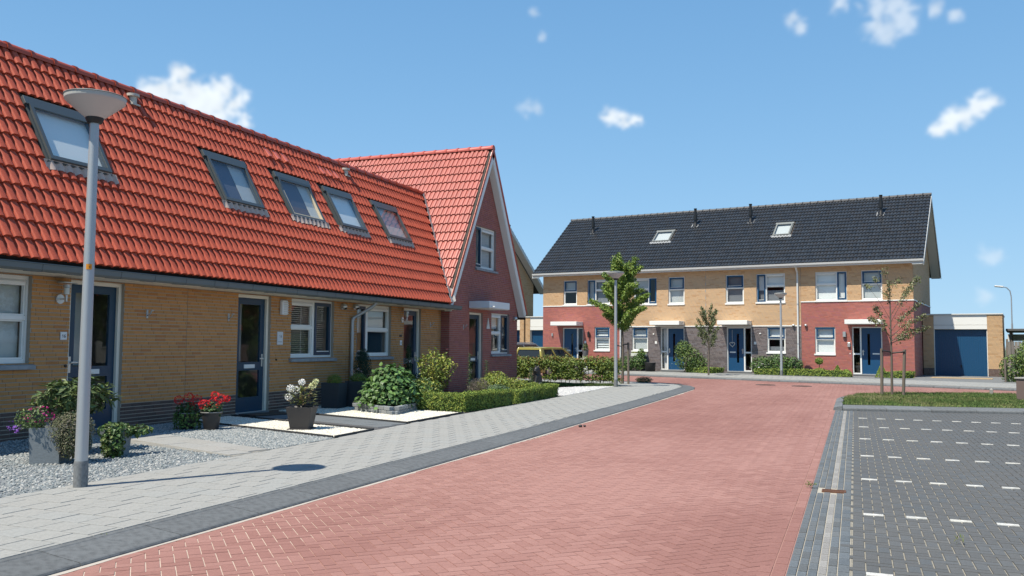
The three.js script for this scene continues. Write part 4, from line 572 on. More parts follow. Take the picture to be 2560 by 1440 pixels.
farHouse({ x0: -15.0, x1: -10.1, kind: 'grey', label: 'buff brick house over dark grey brick with a flower box under its window', door: [-12.67, -11.31], side: -1, canopy: [-12.98, -11.3],
  upper: [wide(-14.23, -12.88, 3.72, 5.2, 1, [[-14.2, -13.4, 4.5, 5.1, mGreyBlind]]), narrow(-12.2, -11.29, 3.7, 5.2, [[-12.15, -11.33, 3.76, 5.15, mGreyBlind]])], lower: [narrow(-14.33, -13.4, 1.14, 2.48, [[-14.28, -13.45, 1.2, 2.3, mGreyBlind]])], vents: [[-11.72, 4.61]], roofwin: [{ u0: -13.88, u1: -12.8, s0: 2.9, s1: 4.15 }],
  extra: (h, X) => { part('number_plate', rbox(X(-12.93) - 0.06, X(-12.93) + 0.06, 1.55, 1.69, 0.008, 0.02, 0.004), mWhite, h); part('vent_cap', rbox(X(-13.1), X(-13.02), 2.05, 2.12, 0.008, 0.05, 0.01), mWhite, h); part('lace_curtain', box(X(-12.6), X(-12.34), 0.2, 2.35, -0.3, -0.29), mat(C(0.6, 0.62, 0.62), 0.9), h); } });
farHouse({ x0: -10.1, x1: -5.18, kind: 'grey', label: 'buff brick house over dark grey brick with a heart hanging on its door', door: [-9.0, -7.69], side: 1, canopy: [-9.25, -7.68],
  upper: [narrow(-9.02, -8.07, 3.68, 5.2, [[-8.98, -8.1, 3.7, 4.5, mNet], [-8.98, -8.1, 4.52, 5.16, mNet]]), wide(-7.41, -5.96, 3.7, 5.2, -1, [[-7.38, -6.98, 4.35, 5.12, mBlind], [-6.9, -6.0, 4.5, 5.12, mBlind], [-7.38, -6.0, 3.74, 4.34, mNet]])], lower: [narrow(-6.89, -5.97, 1.12, 2.45, [[-6.85, -6.0, 1.95, 2.4, mBlind], [-6.85, -6.0, 1.14, 1.45, mNet]])], pipes: [-5.33], vents: [[-8.54, 4.66]], roofwin: [{ u0: -7.0, u1: -6.08, s0: 2.84, s1: 4.17 }], lamps: [[-5.55, 2.52, 'dome']],
  extra: (h, X) => { part('number_plate', rbox(X(-7.5) - 0.06, X(-7.5) + 0.06, 1.55, 1.69, 0.008, 0.02, 0.004), mWhite, h); part('vent_cap', rbox(X(-7.28), X(-7.2), 2.08, 2.14, 0.008, 0.05, 0.01), mWhite, h);
    const pts = []; for (let i = 0; i <= 24; i++) { const t = i / 24 * Math.PI * 2; pts.push([0.0085 * 16 * Math.pow(Math.sin(t), 3), 0.0085 * (13 * Math.cos(t) - 5 * Math.cos(2 * t) - 2 * Math.cos(3 * t) - Math.cos(4 * t)), 0]); } const q = part('heart_wreath', join(tube(pts, 0.02, 0.02, 6), tube([[0, 0.05, 0], [0, 0.75, 0.005]], 0.008, 0.008, 5)), mat(C(0.55, 0.55, 0.53), 0.8), h); q.position.set(X(-8.72), 1.55, -0.07); } });
farHouse({ x0: -5.18, x1: 0, kind: 'red', rightEnd: true, label: 'red and buff brick end house with white blinds beside the blue garage', door: [-2.78, -1.41], side: -1, canopy: [-2.98, -1.33],
  upper: [wide(-4.47, -2.98, 3.73, 5.2, 1, [[-4.43, -3.5, 3.8, 5.12, mBlind], [-3.44, -3.02, 3.8, 5.12, mBlind]]), narrow(-2.31, -1.36, 3.73, 5.2, [[-2.27, -1.4, 3.78, 5.14, mGreyBlind]])], lower: [narrow(-4.52, -3.56, 1.08, 2.45, [[-4.47, -3.6, 1.12, 2.4, mBlind]])], vents: [[-1.75, 4.56]], lamps: [[-4.95, 2.52, 'dome'], [-3.12, 2.08, 'half']],
  extra: (h, X) => { part('mailbox', rbox(X(-2.99), X(-2.85), 1.45, 1.68, 0.008, 0.1, 0.03, 2), mSteel, h); part('bell', rbox(X(-2.9), X(-2.86), 1.1, 1.16, 0.008, 0.02, 0.004), mWhite, h); for (const x of [-4.75, -0.55]) part('air_brick', rbox(X(x) - 0.07, X(x) + 0.07, 0.26, 0.32, 0.007, 0.012, 0.003), mDark, h);
    const pot = part('porch_pot', lathe([[0, 0], [0.13, 0], [0.16, 0.4], [0.18, 0.42], [0.15, 0.42], [0.14, 0.38], [0, 0.38]], 16), mDark, h); pot.position.set(X(-2.52), 0.14, -0.32); const b = new Buf(); for (let i = 0; i < 60; i++) b.leaf([rr(-0.12, 0.12), 0.42 + rr(0, 0.1), rr(-0.12, 0.12)], V(rr(-1, 1), rr(0.2, 1), rr(-1, 1)).normalize().toArray(), [0, 1, 0], 0.07, 0.06, rnd() < 0.5 ? [0.7, 0.35, 0.15] : [0.75, 0.7, 0.5]); part('flowers', b.geo(), mLeafMatt, pot, true); } });

// ---------------------------------------------------------------- garages
function garage(x0, x1, z, label, { pierL, pierR, depth = 6, top = 3.1 }) {
  const w = x1 - x0, h = thing('garage', label, 'garage', r2(x0, 0, z), TH, 'garages with blue doors'), X = (v) => v - x0, list = [], a = pierL, b = w - pierR;
  part('wall', join(box(0.002, a, -0.1, top, -0.3, -0.001), box(b, w - 0.002, -0.1, top, -0.3, -0.001), box(0.002, 0.2, -0.1, top, -depth, -0.301), box(w - 0.2, w - 0.002, -0.1, top, -depth, -0.301), box(0.201, w - 0.201, -0.1, top, -depth, -depth + 0.2)), mMortarBuff, h);
  for (const [p, q] of [[0.004, a], [b, w - 0.004]]) if (q - p > 0.1) { courses(list, 'dark', p, q, -0.05, 0.43, []); courses(list, 'buff', p, q, 0.43, top - 0.02, []); }
  const F = (x, y) => ({ o: [w - 0.002, y, -x], A: [0, 0, -1], B: [0, 1, 0], N: [1, 0, 0] }); courses(list, 'dark', 0.004, depth, -0.05, 0.43, [], { frame: F }); courses(list, 'buff', 0.004, depth, 0.43, top - 0.02, [], { frame: F });
  layPieces(h, 'brick', list, { h: 0.007, inset: 0.0015, pal: PALALL, limit: 0, rest: 'bricks' });
  part('fascia_panel', rbox(a + 0.002, b - 0.002, 2.6, top - 0.01, -0.1, -0.02, 0.005), mWhite, h); part('lintel_panel', rbox(a + 0.002, b - 0.002, 2.38, 2.585, -0.1, -0.005, 0.005), mWhite, h); part('flat_roof', box(0.202, w - 0.202, top - 0.2, top - 0.05, -depth + 0.21, -0.301), mDark, h);
  part('roof_trim', join(rbox(-0.03, w + 0.04, top + 0.001, top + 0.06, -0.31, 0.05, 0.01), rbox(w - 0.21, w + 0.04, top + 0.001, top + 0.06, -depth, -0.311, 0.01), rbox(-0.03, 0.21, top + 0.001, top + 0.06, -depth, -0.311, 0.01)), mat(C(0.6, 0.6, 0.58), 0.5), h);
  const n = Math.max(4, Math.round((b - a) / 0.1)), d = part('garage_door', box(a + 0.01, b - 0.01, 0.03, 2.36, -0.24, -0.215), mBlue, h); for (let i = 0; i < n; i++) part('door_rib', rbox(a + 0.02 + i * (b - a - 0.04) / n + 0.006, a + 0.02 + (i + 1) * (b - a - 0.04) / n - 0.006, 0.04, 2.35, -0.22, -0.205, 0.004), mBlue, d);
  part('handle', join(rbox((a + b) / 2 - 0.03, (a + b) / 2 + 0.03, 0.5, 0.6, -0.205, -0.19, 0.005), rbox((a + b) / 2 - 0.012, (a + b) / 2 + 0.012, 0.42, 0.58, -0.19, -0.16, 0.005)), mBlack, d); part('door_jamb', join(box(a + 0.002, a + 0.03, 0.0, 2.378, -0.26, -0.06), box(b - 0.03, b - 0.002, 0, 2.378, -0.26, -0.06)), mWhite, h);
  return h;
}
garage(0.04, 3.58, -3.7, 'buff brick garage with blue door beside the red and buff end house', { pierL: 0.5, pierR: 0.66, depth: 5 });
garage(-23.3, -20.06, -3.7, 'buff brick garage with blue door between the two dark roofed rows', { pierL: 0.34, pierR: 0.1, depth: 5, top: 3.2 });
garage(-26.8, -23.42, -3.7, 'half hidden garage against the dark roofed house behind the gable', { pierL: 0.3, pierR: 0.3, depth: 5, top: 3.2 });

// ---------------------------------------------------------------- dark roofed house beyond the gable
{
  const x1 = -25.5, w = 6, h = thing('brick_house', 'buff brick gable end of a dark roofed house behind the garages', 'house', r2(x1 - w, 0, 0.2), TH, 'houses standing behind'), list = [], rz = -4.7, ry = 9.35;
  const o = new THREE.Shape(); o.moveTo(0, -0.12); o.lineTo(8.6, -0.12); o.lineTo(8.6, 5.74); o.lineTo(4.35, 9.09); o.lineTo(0, 5.67); o.closePath(); part('wall', new THREE.ExtrudeGeometry(o, { depth: w - 0.05, bevelEnabled: false }).rotateY(Math.PI / 2).translate(0.02, 0, -0.3), mMortarBuff, h);
  const F = (x, y) => ({ o: [w - 0.03, y, -x], A: [0, 0, -1], B: [0, 1, 0], N: [1, 0, 0] }); courses(list, 'buff', 0.3, 8.9, -0.05, 9.0, [], { frame: F, reach: (y) => { const t = Math.max(0, (y - 5.64) / 0.786); return [0.3 + t, 8.9 - t]; } }); layPieces(h, 'brick', list, { h: 0.007, inset: 0.0015, pal: PALALL, limit: 0, rest: 'bricks' });
  for (const sg of [1, -1]) { const e = sg > 0 ? [0.5, 5.3] : [-9.8, 5.3], s = new THREE.Shape(); s.moveTo(-e[0], e[1]); s.lineTo(4.65, ry); s.lineTo(4.65, ry - 0.2); s.lineTo(-e[0], e[1] - 0.2); s.closePath(); part('roof_slab', new THREE.ExtrudeGeometry(s, { depth: w + 0.5, bevelEnabled: false }).rotateY(Math.PI / 2), mSlab, h);
    const d = V(0, ry - e[1], -4.65 - e[0]).normalize(), L = Math.hypot(ry - e[1], 4.65 + e[0]); layTiles(h, { origin: sg > 0 ? V(0, e[1], e[0]) : V(w + 0.5, e[1], e[0]), U: V(sg, 0, 0), D: d, cols: 40, rows: 19, gauge: L / 19, pal: ROOFBLACK, rough: 0.4, map: null, limit: 0 });
    const t = new THREE.Shape(); t.moveTo(-e[0], e[1] - 0.01); t.lineTo(4.65, ry - 0.01); t.lineTo(4.65, ry - 0.28); t.lineTo(-e[0], e[1] - 0.28); t.closePath(); part('barge_board', new THREE.ExtrudeGeometry(t, { depth: 0.035, bevelEnabled: false }).rotateY(Math.PI / 2).translate(w + 0.502, 0, 0), mFasciaW, h); const u = new THREE.Shape(); u.moveTo(-e[0], e[1] - 0.21); u.lineTo(4.65, ry - 0.21); u.lineTo(4.65, ry - 0.24); u.lineTo(-e[0], e[1] - 0.24); u.closePath(); part('verge_soffit', new THREE.ExtrudeGeometry(u, { depth: 0.49, bevelEnabled: false }).rotateY(Math.PI / 2).translate(w + 0.005, 0, 0), mFasciaW, h); }
  ridgeCaps(h, V(0, ry + 0.03, -4.65), V(w + 0.5, ry + 0.03, -4.65), 0.42, 0.1, mat(C(0.07, 0.07, 0.075), 0.55));
}

// ---------------------------------------------------------------- plants
const GREEN = {
  box: [[0.144, 0.221, 0.037], [0.202, 0.276, 0.040], [0.108, 0.179, 0.034], [0.259, 0.289, 0.047]],
  beech: [[0.130, 0.206, 0.029], [0.187, 0.262, 0.035], [0.079, 0.138, 0.024], [0.230, 0.262, 0.040], [0.317, 0.179, 0.047]],
  tree: [[0.102, 0.172, 0.024], [0.144, 0.218, 0.028], [0.072, 0.127, 0.020], [0.180, 0.230, 0.033]],
  dark: [[0.036, 0.081, 0.022], [0.048, 0.103, 0.028], [0.026, 0.057, 0.018]],
  ivy: [[0.060, 0.127, 0.028], [0.096, 0.184, 0.033], [0.042, 0.092, 0.022], [0.144, 0.196, 0.044]],
  yellow: [[0.288, 0.331, 0.040], [0.230, 0.304, 0.040], [0.374, 0.372, 0.053], [0.173, 0.248, 0.040]],
  rhodo: [[0.120, 0.172, 0.055], [0.156, 0.207, 0.066], [0.084, 0.138, 0.044]],
  shrub: [[0.086, 0.179, 0.040], [0.122, 0.235, 0.047], [0.065, 0.138, 0.034]],
  heather: [[0.108, 0.127, 0.055], [0.144, 0.138, 0.077], [0.084, 0.103, 0.044], [0.168, 0.149, 0.110]],
};
const pick = (a) => a[Math.floor(rnd() * a.length)];
const jit = (c, d = 0.15) => { const f = 1 + (rnd() - 0.5) * 2 * d; return [c[0] * f, c[1] * f, c[2] * f]; };
const unit = () => { for (;;) { const v = [rr(-1, 1), rr(-1, 1), rr(-1, 1)], l = Math.hypot(...v); if (l > 0.05 && l < 1) return v.map((x) => x / l); } };
const nrm = (v) => { const l = Math.hypot(...v) || 1; return v.map((x) => x / l); };
// place(i) -> [position, outward direction]; leaves lie roughly across that direction
function leaves(buf, n, place, len, wid, pal, o = {}) {
  for (let i = 0; i < n; i++) {
    const [p, out] = place(i), u = unit(), up = o.up ?? 0.35, nn = nrm([out[0] + u[0] * 0.8, out[1] + u[1] * 0.8 + up, out[2] + u[2] * 0.8]); let d = unit(); d = nrm([d[0] + out[0] * (o.outw ?? 0.5), d[1] + out[1] * (o.outw ?? 0.5) + (o.lift ?? 0), d[2] + out[2] * (o.outw ?? 0.5)]); const k = d[0] * nn[0] + d[1] * nn[1] + d[2] * nn[2]; d = nrm([d[0] - nn[0] * k, d[1] - nn[1] * k, d[2] - nn[2] * k]);
    const s = rr(0.7, 1.25); buf.leaf(p, d, nn, len * s, wid * s, jit(pick(pal)), o.droop ?? 0.15);
  }
}
const inBlob = (c, r, fill = 0.45) => () => { const u = unit(), k = Math.pow(rr(fill, 1), 0.6); return [[c[0] + u[0] * r[0] * k, c[1] + u[1] * r[1] * k, c[2] + u[2] * r[2] * k], u]; };
function hedge(name, label, category, pts, w, h, { leaf = [0.034, 0.022], density = 2600, pal = GREEN.box, group, y = 0.0, ragged = 0.02, coreCol = [0.06, 0.09, 0.025] } = {}) {
  const g = thing(name, label, category, [pts[0][0], y, pts[0][1]], 0, group), P = pts.map(([x, z]) => [x - pts[0][0], z - pts[0][1]]), buf = new Buf(), core = [];
  for (let i = 0; i < P.length - 1; i++) {
    const a = P[i], b = P[i + 1], dx = b[0] - a[0], dz = b[1] - a[1], L = Math.hypot(dx, dz), ux = dx / L, uz = dz / L, ph = rr(0, 50);
    const gg = new THREE.BoxGeometry(L + w * 0.6, h * 0.86, w * 0.78).rotateY(-Math.atan2(dz, dx)).translate((a[0] + b[0]) / 2, h * 0.45, (a[1] + b[1]) / 2); core.push(gg);
    const A = L * (2 * h + w) + 2 * w * h, n = Math.round(A * density);
    leaves(buf, n, () => {
      const q = rnd() * A; let t = rr(-w * 0.45, L + w * 0.45), s, v, out; if (q < L * w) { s = rr(-w / 2, w / 2); v = h; out = [0, 1, 0]; } else if (q < L * (w + 2 * h)) { const sg = rnd() < 0.5 ? -1 : 1; s = sg * w / 2; v = rr(0.02, h); out = [-uz * sg, 0, ux * sg]; } else { const sg = rnd() < 0.5 ? -1 : 1; t = sg < 0 ? -w / 2 : L + w / 2; s = rr(-w / 2, w / 2); v = rr(0.02, h); out = [ux * sg, 0, uz * sg]; }
      const bump = (fbm(t * 3 + ph, v * 4 + s * 3, 2) - 0.5) * ragged * 6, inn = -Math.abs(rr(0, 0.05)) + bump; return [[a[0] + ux * t - uz * s + out[0] * inn, Math.max(0.01, v + out[1] * inn), a[1] + uz * t + ux * s + out[2] * inn], out];
    }, leaf[0], leaf[1], pal, { up: 0.15 });
  }
  part('filler_core', join(core), mat(C(...coreCol), 1), g); part('foliage', buf.geo(), mLeafMatt, g, true); return g;  // the core is solid boxes, darker green than the leaves, closing the gaps
}
function bush(name, label, category, pos, blobs, n, leaf, pal, o = {}) {
  const g = thing(name, label, category, pos, 0, o.group), buf = new Buf(), st = [];
  const tot = blobs.reduce((s, b) => s + b[3] * b[4], 0);
  for (const b of blobs) { const c = [b[0], b[1], b[2]], r = [b[3], b[4], b[5] ?? b[3]]; leaves(buf, Math.round(n * b[3] * b[4] / tot), inBlob(c, r, o.fill ?? 0.4), leaf[0], leaf[1], pal, o); for (let k = 0; k < (o.stems ?? 3); k++) { const u = unit(); st.push(tube([[rr(-0.04, 0.04), 0, rr(-0.04, 0.04)], [c[0] * 0.6 + u[0] * r[0] * 0.3, c[1] * 0.6, c[2] * 0.6 + u[2] * r[2] * 0.3], [c[0] + u[0] * r[0] * 0.7, c[1] + Math.abs(u[1]) * r[1] * 0.7, c[2] + u[2] * r[2] * 0.7]], 0.012, 0.004, 5)); } }
  part('stems', join(st), mTwig, g); part('foliage', buf.geo(), o.mat ?? mLeaf, g, true);
  if (o.flowers) { const fb = new Buf(); for (const [c, r, m, size, cols] of o.flowers) for (let i = 0; i < m; i++) { const [p, out] = inBlob(c, r, 0.75)(); for (let k = 0; k < 4; k++) { const u = unit(); fb.leaf(p, nrm([u[0], u[1] * 0.5 + 0.2, u[2]]), nrm([out[0], out[1] + 0.6, out[2]]), size, size * 0.9, jit(pick(cols), 0.12), 0); } } part('flowers', fb.geo(), mLeafMatt, g, true); }
  return g;
}
// trees: a trunk with limbs, leaves in clumps along the twigs
function tree(name, label, pos, { trunk, r, limbs, leaf, per, pal, clump = 0.22, stakes = [], barkMat = mBark, lift = 0.2, seed = 1 }) {
  const g = thing(name, label, 'tree', pos), buf = new Buf(); part('trunk', tube(trunk, r[0], r[1], 9), barkMat, g); const tw = [];
  for (const l of limbs) { // [[points], r0, leafy from, leaf factor]
    const pts = l[0].map((p) => V(...p)), c = new THREE.CatmullRomCurve3(pts); tw.push(tube(c.getPoints(7), l[1], 0.003, 5)); const L = c.getLength(), n = Math.round(L * per * (l[3] ?? 1));
    for (let i = 0; i < n; i++) { const t = mix(l[2] ?? 0.25, 1.02, rnd()), p = c.getPoint(Math.min(1, t)), k = clump * (1.05 - 0.5 * t), u = unit(); const q = [p.x + u[0] * k * rnd(), p.y + u[1] * k * 0.8 * rnd(), p.z + u[2] * k * rnd()]; leaves(buf, 1, () => [q, u], leaf[0], leaf[1], pal, { lift, up: 0.5 }); }
  }
  part('limbs', join(tw), barkMat, g); part('crown', buf.geo(), mLeaf, g, true);
  for (const [x, z, h, lean] of stakes) part('stake', tube([[x, -0.05, z], [x + lean, h, z]], 0.045, 0.042, 9), mWood, g);
  if (stakes.length > 1) part('tree_tie', join(stakes.map(([x, z, h, lean]) => tube([[x + lean, h - 0.06, z + 0.05], [0.03 * Math.sign(x), h - 0.1, 0.05], [0, h - 0.12, -0.05]], 0.022, 0.022, 5).scale(1, 1, 1))), mBlack, g);
  return g;
}
// --- street tree on the pavement corner (hornbeam-like, leafy from 1.8 m)
{ const limbs = []; const L = rngOf(91); for (let i = 0; i < 34; i++) { const y = 1.95 + 2.35 * (i / 34), a = i * 2.4 + L() * 0.6, reach = (y < 2.4 ? 0.75 : 1.15 - (y - 2.4) * 0.42) * (0.75 + L() * 0.5), up = 0.5 + L() * 0.5; limbs.push([[[0, y, 0], [Math.cos(a) * reach * 0.5, y + up * 0.35, Math.sin(a) * reach * 0.5], [Math.cos(a) * reach, y + up * 0.8 - 0.12, Math.sin(a) * reach]], 0.012, 0.12]); }
  limbs.push([[[0, 3.9, 0], [-0.25, 4.3, 0.1], [-0.3, 4.75, 0.05]], 0.012, 0.1], [[[0, 3.7, 0], [0.3, 4.2, -0.1], [0.48, 4.72, -0.05]], 0.012, 0.1]);
  tree('street_tree', 'young leafy green tree staked behind the lamp post on the corner', [-8.12, 0.03, -31.7], { trunk: [[0, -0.05, 0], [0.02, 1.2, 0], [-0.01, 2.4, 0.01], [0.0, 3.5, 0], [0.03, 4.3, 0]], r: [0.055, 0.015], limbs, leaf: [0.08, 0.05], per: 620, pal: GREEN.tree.map((c) => c.map((v) => v * 1.5)), clump: 0.25, stakes: [[0.25, 0.1, 1.55, 0.0], [-0.28, -0.1, 1.5, 0]] }); }
// --- sparse tree on the grass island
{ const limbs = [ [[[0, 1.55, 0], [0.3, 1.8, 0.1], [0.62, 1.9, 0.2]], 0.012, 0.3, 1.2], [[[0, 1.5, 0], [0.45, 1.75, -0.15], [0.98, 1.98, -0.25]], 0.012, 0.35, 1.2], [[[0, 1.7, 0], [0.4, 2.05, 0.2], [0.92, 2.32, 0.3]], 0.012, 0.4, 1.1], [[[0, 1.85, 0], [0.35, 2.3, -0.2], [0.85, 2.72, -0.35]], 0.012, 0.35, 1.2], [[[0, 2.1, 0], [0.25, 2.6, 0.2], [0.55, 3.1, 0.3]], 0.01, 0.5, 0.8], [[[0, 2.3, 0], [0.35, 2.9, -0.1], [0.78, 3.45, -0.2]], 0.01, 0.55, 1.1], [[[0, 1.6, 0], [-0.15, 1.95, 0.15], [-0.2, 2.2, 0.25]], 0.01, 0.4, 0.8], [[[0, 1.9, 0], [-0.25, 2.3, -0.1], [-0.4, 2.6, -0.2]], 0.01, 0.45, 1.3], [[[0, 1.7, 0], [-0.3, 2.05, 0.1], [-0.55, 2.25, 0.15]], 0.01, 0.6, 1.4], [[[0, 2.2, 0], [-0.3, 2.75, 0.1], [-0.62, 3.2, 0.2]], 0.008, 0.9, 0.3], [[[0, 2.6, 0], [-0.08, 3.0, 0.1], [-0.02, 3.3, 0.15]], 0.01, 0.2, 1.3], [[[0, 2.9, 0], [0.1, 3.2, -0.1], [0.3, 3.4, -0.15]], 0.008, 0.5, 0.7], [[[0, 3.1, 0], [-0.12, 3.5, 0.05], [-0.15, 3.75, 0.05]], 0.008, 0.5, 0.5], [[[0, 2.8, 0], [-0.3, 3.2, -0.15], [-0.4, 3.45, -0.2]], 0.008, 0.8, 0.4], [[[0, 1.5, 0], [0.25, 1.62, -0.25], [0.5, 1.75, -0.5]], 0.01, 0.4, 1.1] ];
  tree('street_tree', 'sparse young tree tied between two stakes on the grass island', [0.99, 0.08, -27.5], { trunk: [[0, -0.08, 0], [0.01, 1, 0], [0, 1.9, 0], [0.0, 2.8, 0.01], [-0.06, 3.55, 0]], r: [0.04, 0.008], limbs, leaf: [0.055, 0.042], per: 170, pal: [[0.15, 0.18, 0.06], [0.1, 0.13, 0.045], [0.2, 0.21, 0.08], [0.28, 0.27, 0.16]], clump: 0.24, stakes: [[-0.27, 0.0, 1.36, 0.02], [0.3, 0.0, 1.33, 0.06]] }); }
// --- thin tree in front of the far row
{ const limbs = []; const L = rngOf(17); for (let i = 0; i < 18; i++) { const y = 1.2 + 1.6 * (i / 18), a = i * 2.4 + L(), q = (0.75 - (y - 1.2) * 0.22) * (0.6 + L() * 0.6); limbs.push([[[0, y, 0], [Math.cos(a) * q * 0.5, y + 0.3, Math.sin(a) * q * 0.5], [Math.cos(a) * q, y + 0.5 + L() * 0.3, Math.sin(a) * q]], 0.01, 0.3]); }
  tree('garden_tree', 'thin silvery tree with loose leaves in front of the dark grey brick', [-6.5, 0.06, -41.8], { trunk: [[0, -0.05, 0], [0.03, 1, 0], [0.02, 2, 0.02], [0.05, 3.2, 0]], r: [0.045, 0.008], limbs, leaf: [0.075, 0.055], per: 170, pal: [[0.13, 0.17, 0.06], [0.17, 0.2, 0.08], [0.09, 0.12, 0.04]], clump: 0.2 }); }

// ---------------------------------------------------------------- gardens of the left row
function gravel(name, label, poly, y, n, size, pal, seed, bed) {
  const g = structure(name + '_bed'); part('bed', slab(poly, y, 0.15), mat(C(...bed), 1, { map: gRough }), g);
  const r = rngOf(seed), geo = new THREE.IcosahedronGeometry(1, 0).scale(1, 0.6, 0.8), im = shade(new THREE.InstancedMesh(geo, new THREE.MeshStandardMaterial({ color: 0xffffff, roughness: 0.85, flatShading: true }), n)), m = new THREE.Matrix4(), q = new THREE.Quaternion(), e = new THREE.Euler(), xs = poly.map((p) => p[0]), zs = poly.map((p) => p[1]), a = [Math.min(...xs), Math.max(...xs), Math.min(...zs), Math.max(...zs)]; let k = 0, tries = 0;
  while (k < n && tries++ < n * 20) { const x = mix(a[0], a[1], r()), z = mix(a[2], a[3], r()); if (!inPoly(poly, x, z)) continue; const s = size * (0.6 + r() * 0.8); e.set(r() * 0.7, r() * 6.3, r() * 0.7); m.compose(V(x, y + s * 0.2 * r(), z), q.setFromEuler(e), V(s, s, s)); im.setMatrixAt(k, m); const c = pal[Math.floor(r() * pal.length)], f = 0.8 + r() * 0.4; im.setColorAt(k, C(clamp(c[0] * f), clamp(c[1] * f), clamp(c[2] * f))); k++; }
  im.count = k; im.name = numbered(name); im.userData = { kind: 'stuff', label, category: 'gravel' }; scene.add(im);
}
const GREYG = [[0.26, 0.285, 0.29], [0.19, 0.215, 0.225], [0.32, 0.33, 0.32], [0.14, 0.165, 0.175], [0.38, 0.38, 0.365]], WHITEG = [[0.66, 0.63, 0.55], [0.62, 0.6, 0.53], [0.7, 0.67, 0.6], [0.55, 0.52, 0.43]];
const lerp2 = (a, b, t) => [mix(a[0], b[0], t), mix(a[1], b[1], t)];
const WX = -11.49; // the wall
const P16 = [[-7.43, -9.05], [WX + 0.0, -10.05], [WX, -11.1], [-7.46, -9.85]], E1 = [[-7.47, -11.41], [WX, -12.66]], E2g = [[-7.53, -12.71], [WX, -13.87]], E3 = [[-7.61, -14.02], [WX, -15.35]], E4 = [[-7.66, -16.66], [WX, -17.3]];
gravel('grey_gravel', 'blue grey gravel covering the front garden around the planters', [[-7.43, 3], [-7.43, -9.04], [WX, -10.04], [WX, 3]], 0.025, 34000, 0.0165, GREYG, 61, [0.22, 0.24, 0.25]);
gravel('grey_gravel', 'blue grey gravel between the slab path and the white gravel', [[-7.46, -9.86], [-7.47, -11.39], [WX, -12.64], [WX, -11.11]], 0.025, 16000, 0.0155, GREYG, 62, [0.22, 0.24, 0.25]);
gravel('white_gravel', 'cream white gravel under the pot of white hydrangea', [[-7.5, -11.45], [-7.55, -12.67], [WX, -13.83], [WX, -12.7]], 0.03, 13000, 0.0145, WHITEG, 63, [0.68, 0.65, 0.57]);
gravel('white_gravel', 'cream white gravel around the low stone planter', [[-7.64, -14.08], [-7.69, -16.64], [WX, -17.28], [WX, -15.41]], 0.03, 22000, 0.0145, WHITEG, 64, [0.68, 0.65, 0.57]);
gravel('pale_gravel', 'pale grey gravel beside the beech hedge on the corner', [[-7.7, -23.4], [-7.86, -29.6], [-8.9, -28.4], [-10.2, -25.5], [-10.6, -23.6]], 0.03, 12000, 0.02, [[0.5, 0.5, 0.5], [0.42, 0.42, 0.43], [0.56, 0.56, 0.54]], 65, [0.4, 0.4, 0.4]);
{ const mE = mat(C(0.035, 0.037, 0.04), 0.8), bd = (a, b, label) => { const L = Math.hypot(b[0] - a[0], b[1] - a[1]), g = thing('edging_strip', label, 'edging', [a[0], 0, a[1]], -Math.atan2(b[1] - a[1], b[0] - a[0]), 'black edging strips of the front gardens'); part('strip', rbox(0.02, L - 0.02, -0.06, 0.062, -0.014, 0.014, 0.004), mE, g); };
  bd([E1[0][0] - 0.02, E1[0][1] - 0.02], E1[1], 'black edging strip between grey gravel and white gravel'); bd(E2g[0], E2g[1], 'black edging strip along the door side of the dark slab path'); bd(E3[0], [-10.6, -15.03], 'black edging strip along the window side of the dark slab path'); bd([-7.63, -14.05], [-7.69, -16.62], 'black edging strip between white gravel and the pavement'); bd([-7.49, -11.44], [-7.54, -12.68], 'short black edging strip where white gravel meets the pavement'); }
pavedArea('slab_path', [[-7.44, -9.07], [-7.46, -9.83], [-11.05, -11.02], [-11.05, -9.95]], 0.035, [0.6, 0.35], 0.31 - Math.PI / 2 + Math.PI / 2, { pal: vary([0.36, 0.355, 0.335], 0.05, 4, 71), limit: 60, cx: -7.46, cz: -9.83 });
pavedArea('slab_path', [[-7.55, -12.76], [-7.62, -13.98], [-11.3, -15.2], [-11.3, -13.86]], 0.035, [0.62, 0.42], 0.31, { pal: vary([0.17, 0.185, 0.195], 0.07, 4, 72), bed: [0.1, 0.1, 0.105], limit: 60, cx: -7.6, cz: -13.98 });
{ const m = thing('doormat', 'dark brown doormat before the door of number 14', 'doormat', [-11.05, 0.036, -14.42], -0.31 + Math.PI / 2); part('mat_pad', rbox(-0.42, 0.42, 0, 0.022, -0.26, 0.26, 0.008), mMat, m); part('mat_rim', ring(-0.45, 0.45, -0.29, 0.29, [[-0.425, 0.425, -0.265, 0.265]], 0, 0.018).rotateX(-Math.PI / 2), mBlack, m); }
{ const s = structure('garden_soil'); part('soil', slab([[-7.75, -16.7], [-7.66, -19.4], [-7.72, -23.35], [-10.6, -23.55], [-11.2, -29.2], [-11.2, -31.2], [-7.9, -29.8], [-7.9, -29.75], [-8.95, -28.45], [-10.25, -25.5], [-10.65, -23.55], [WX, -23.1], [WX, -17.35]], 0.02, 0.15), mSoil, s); }

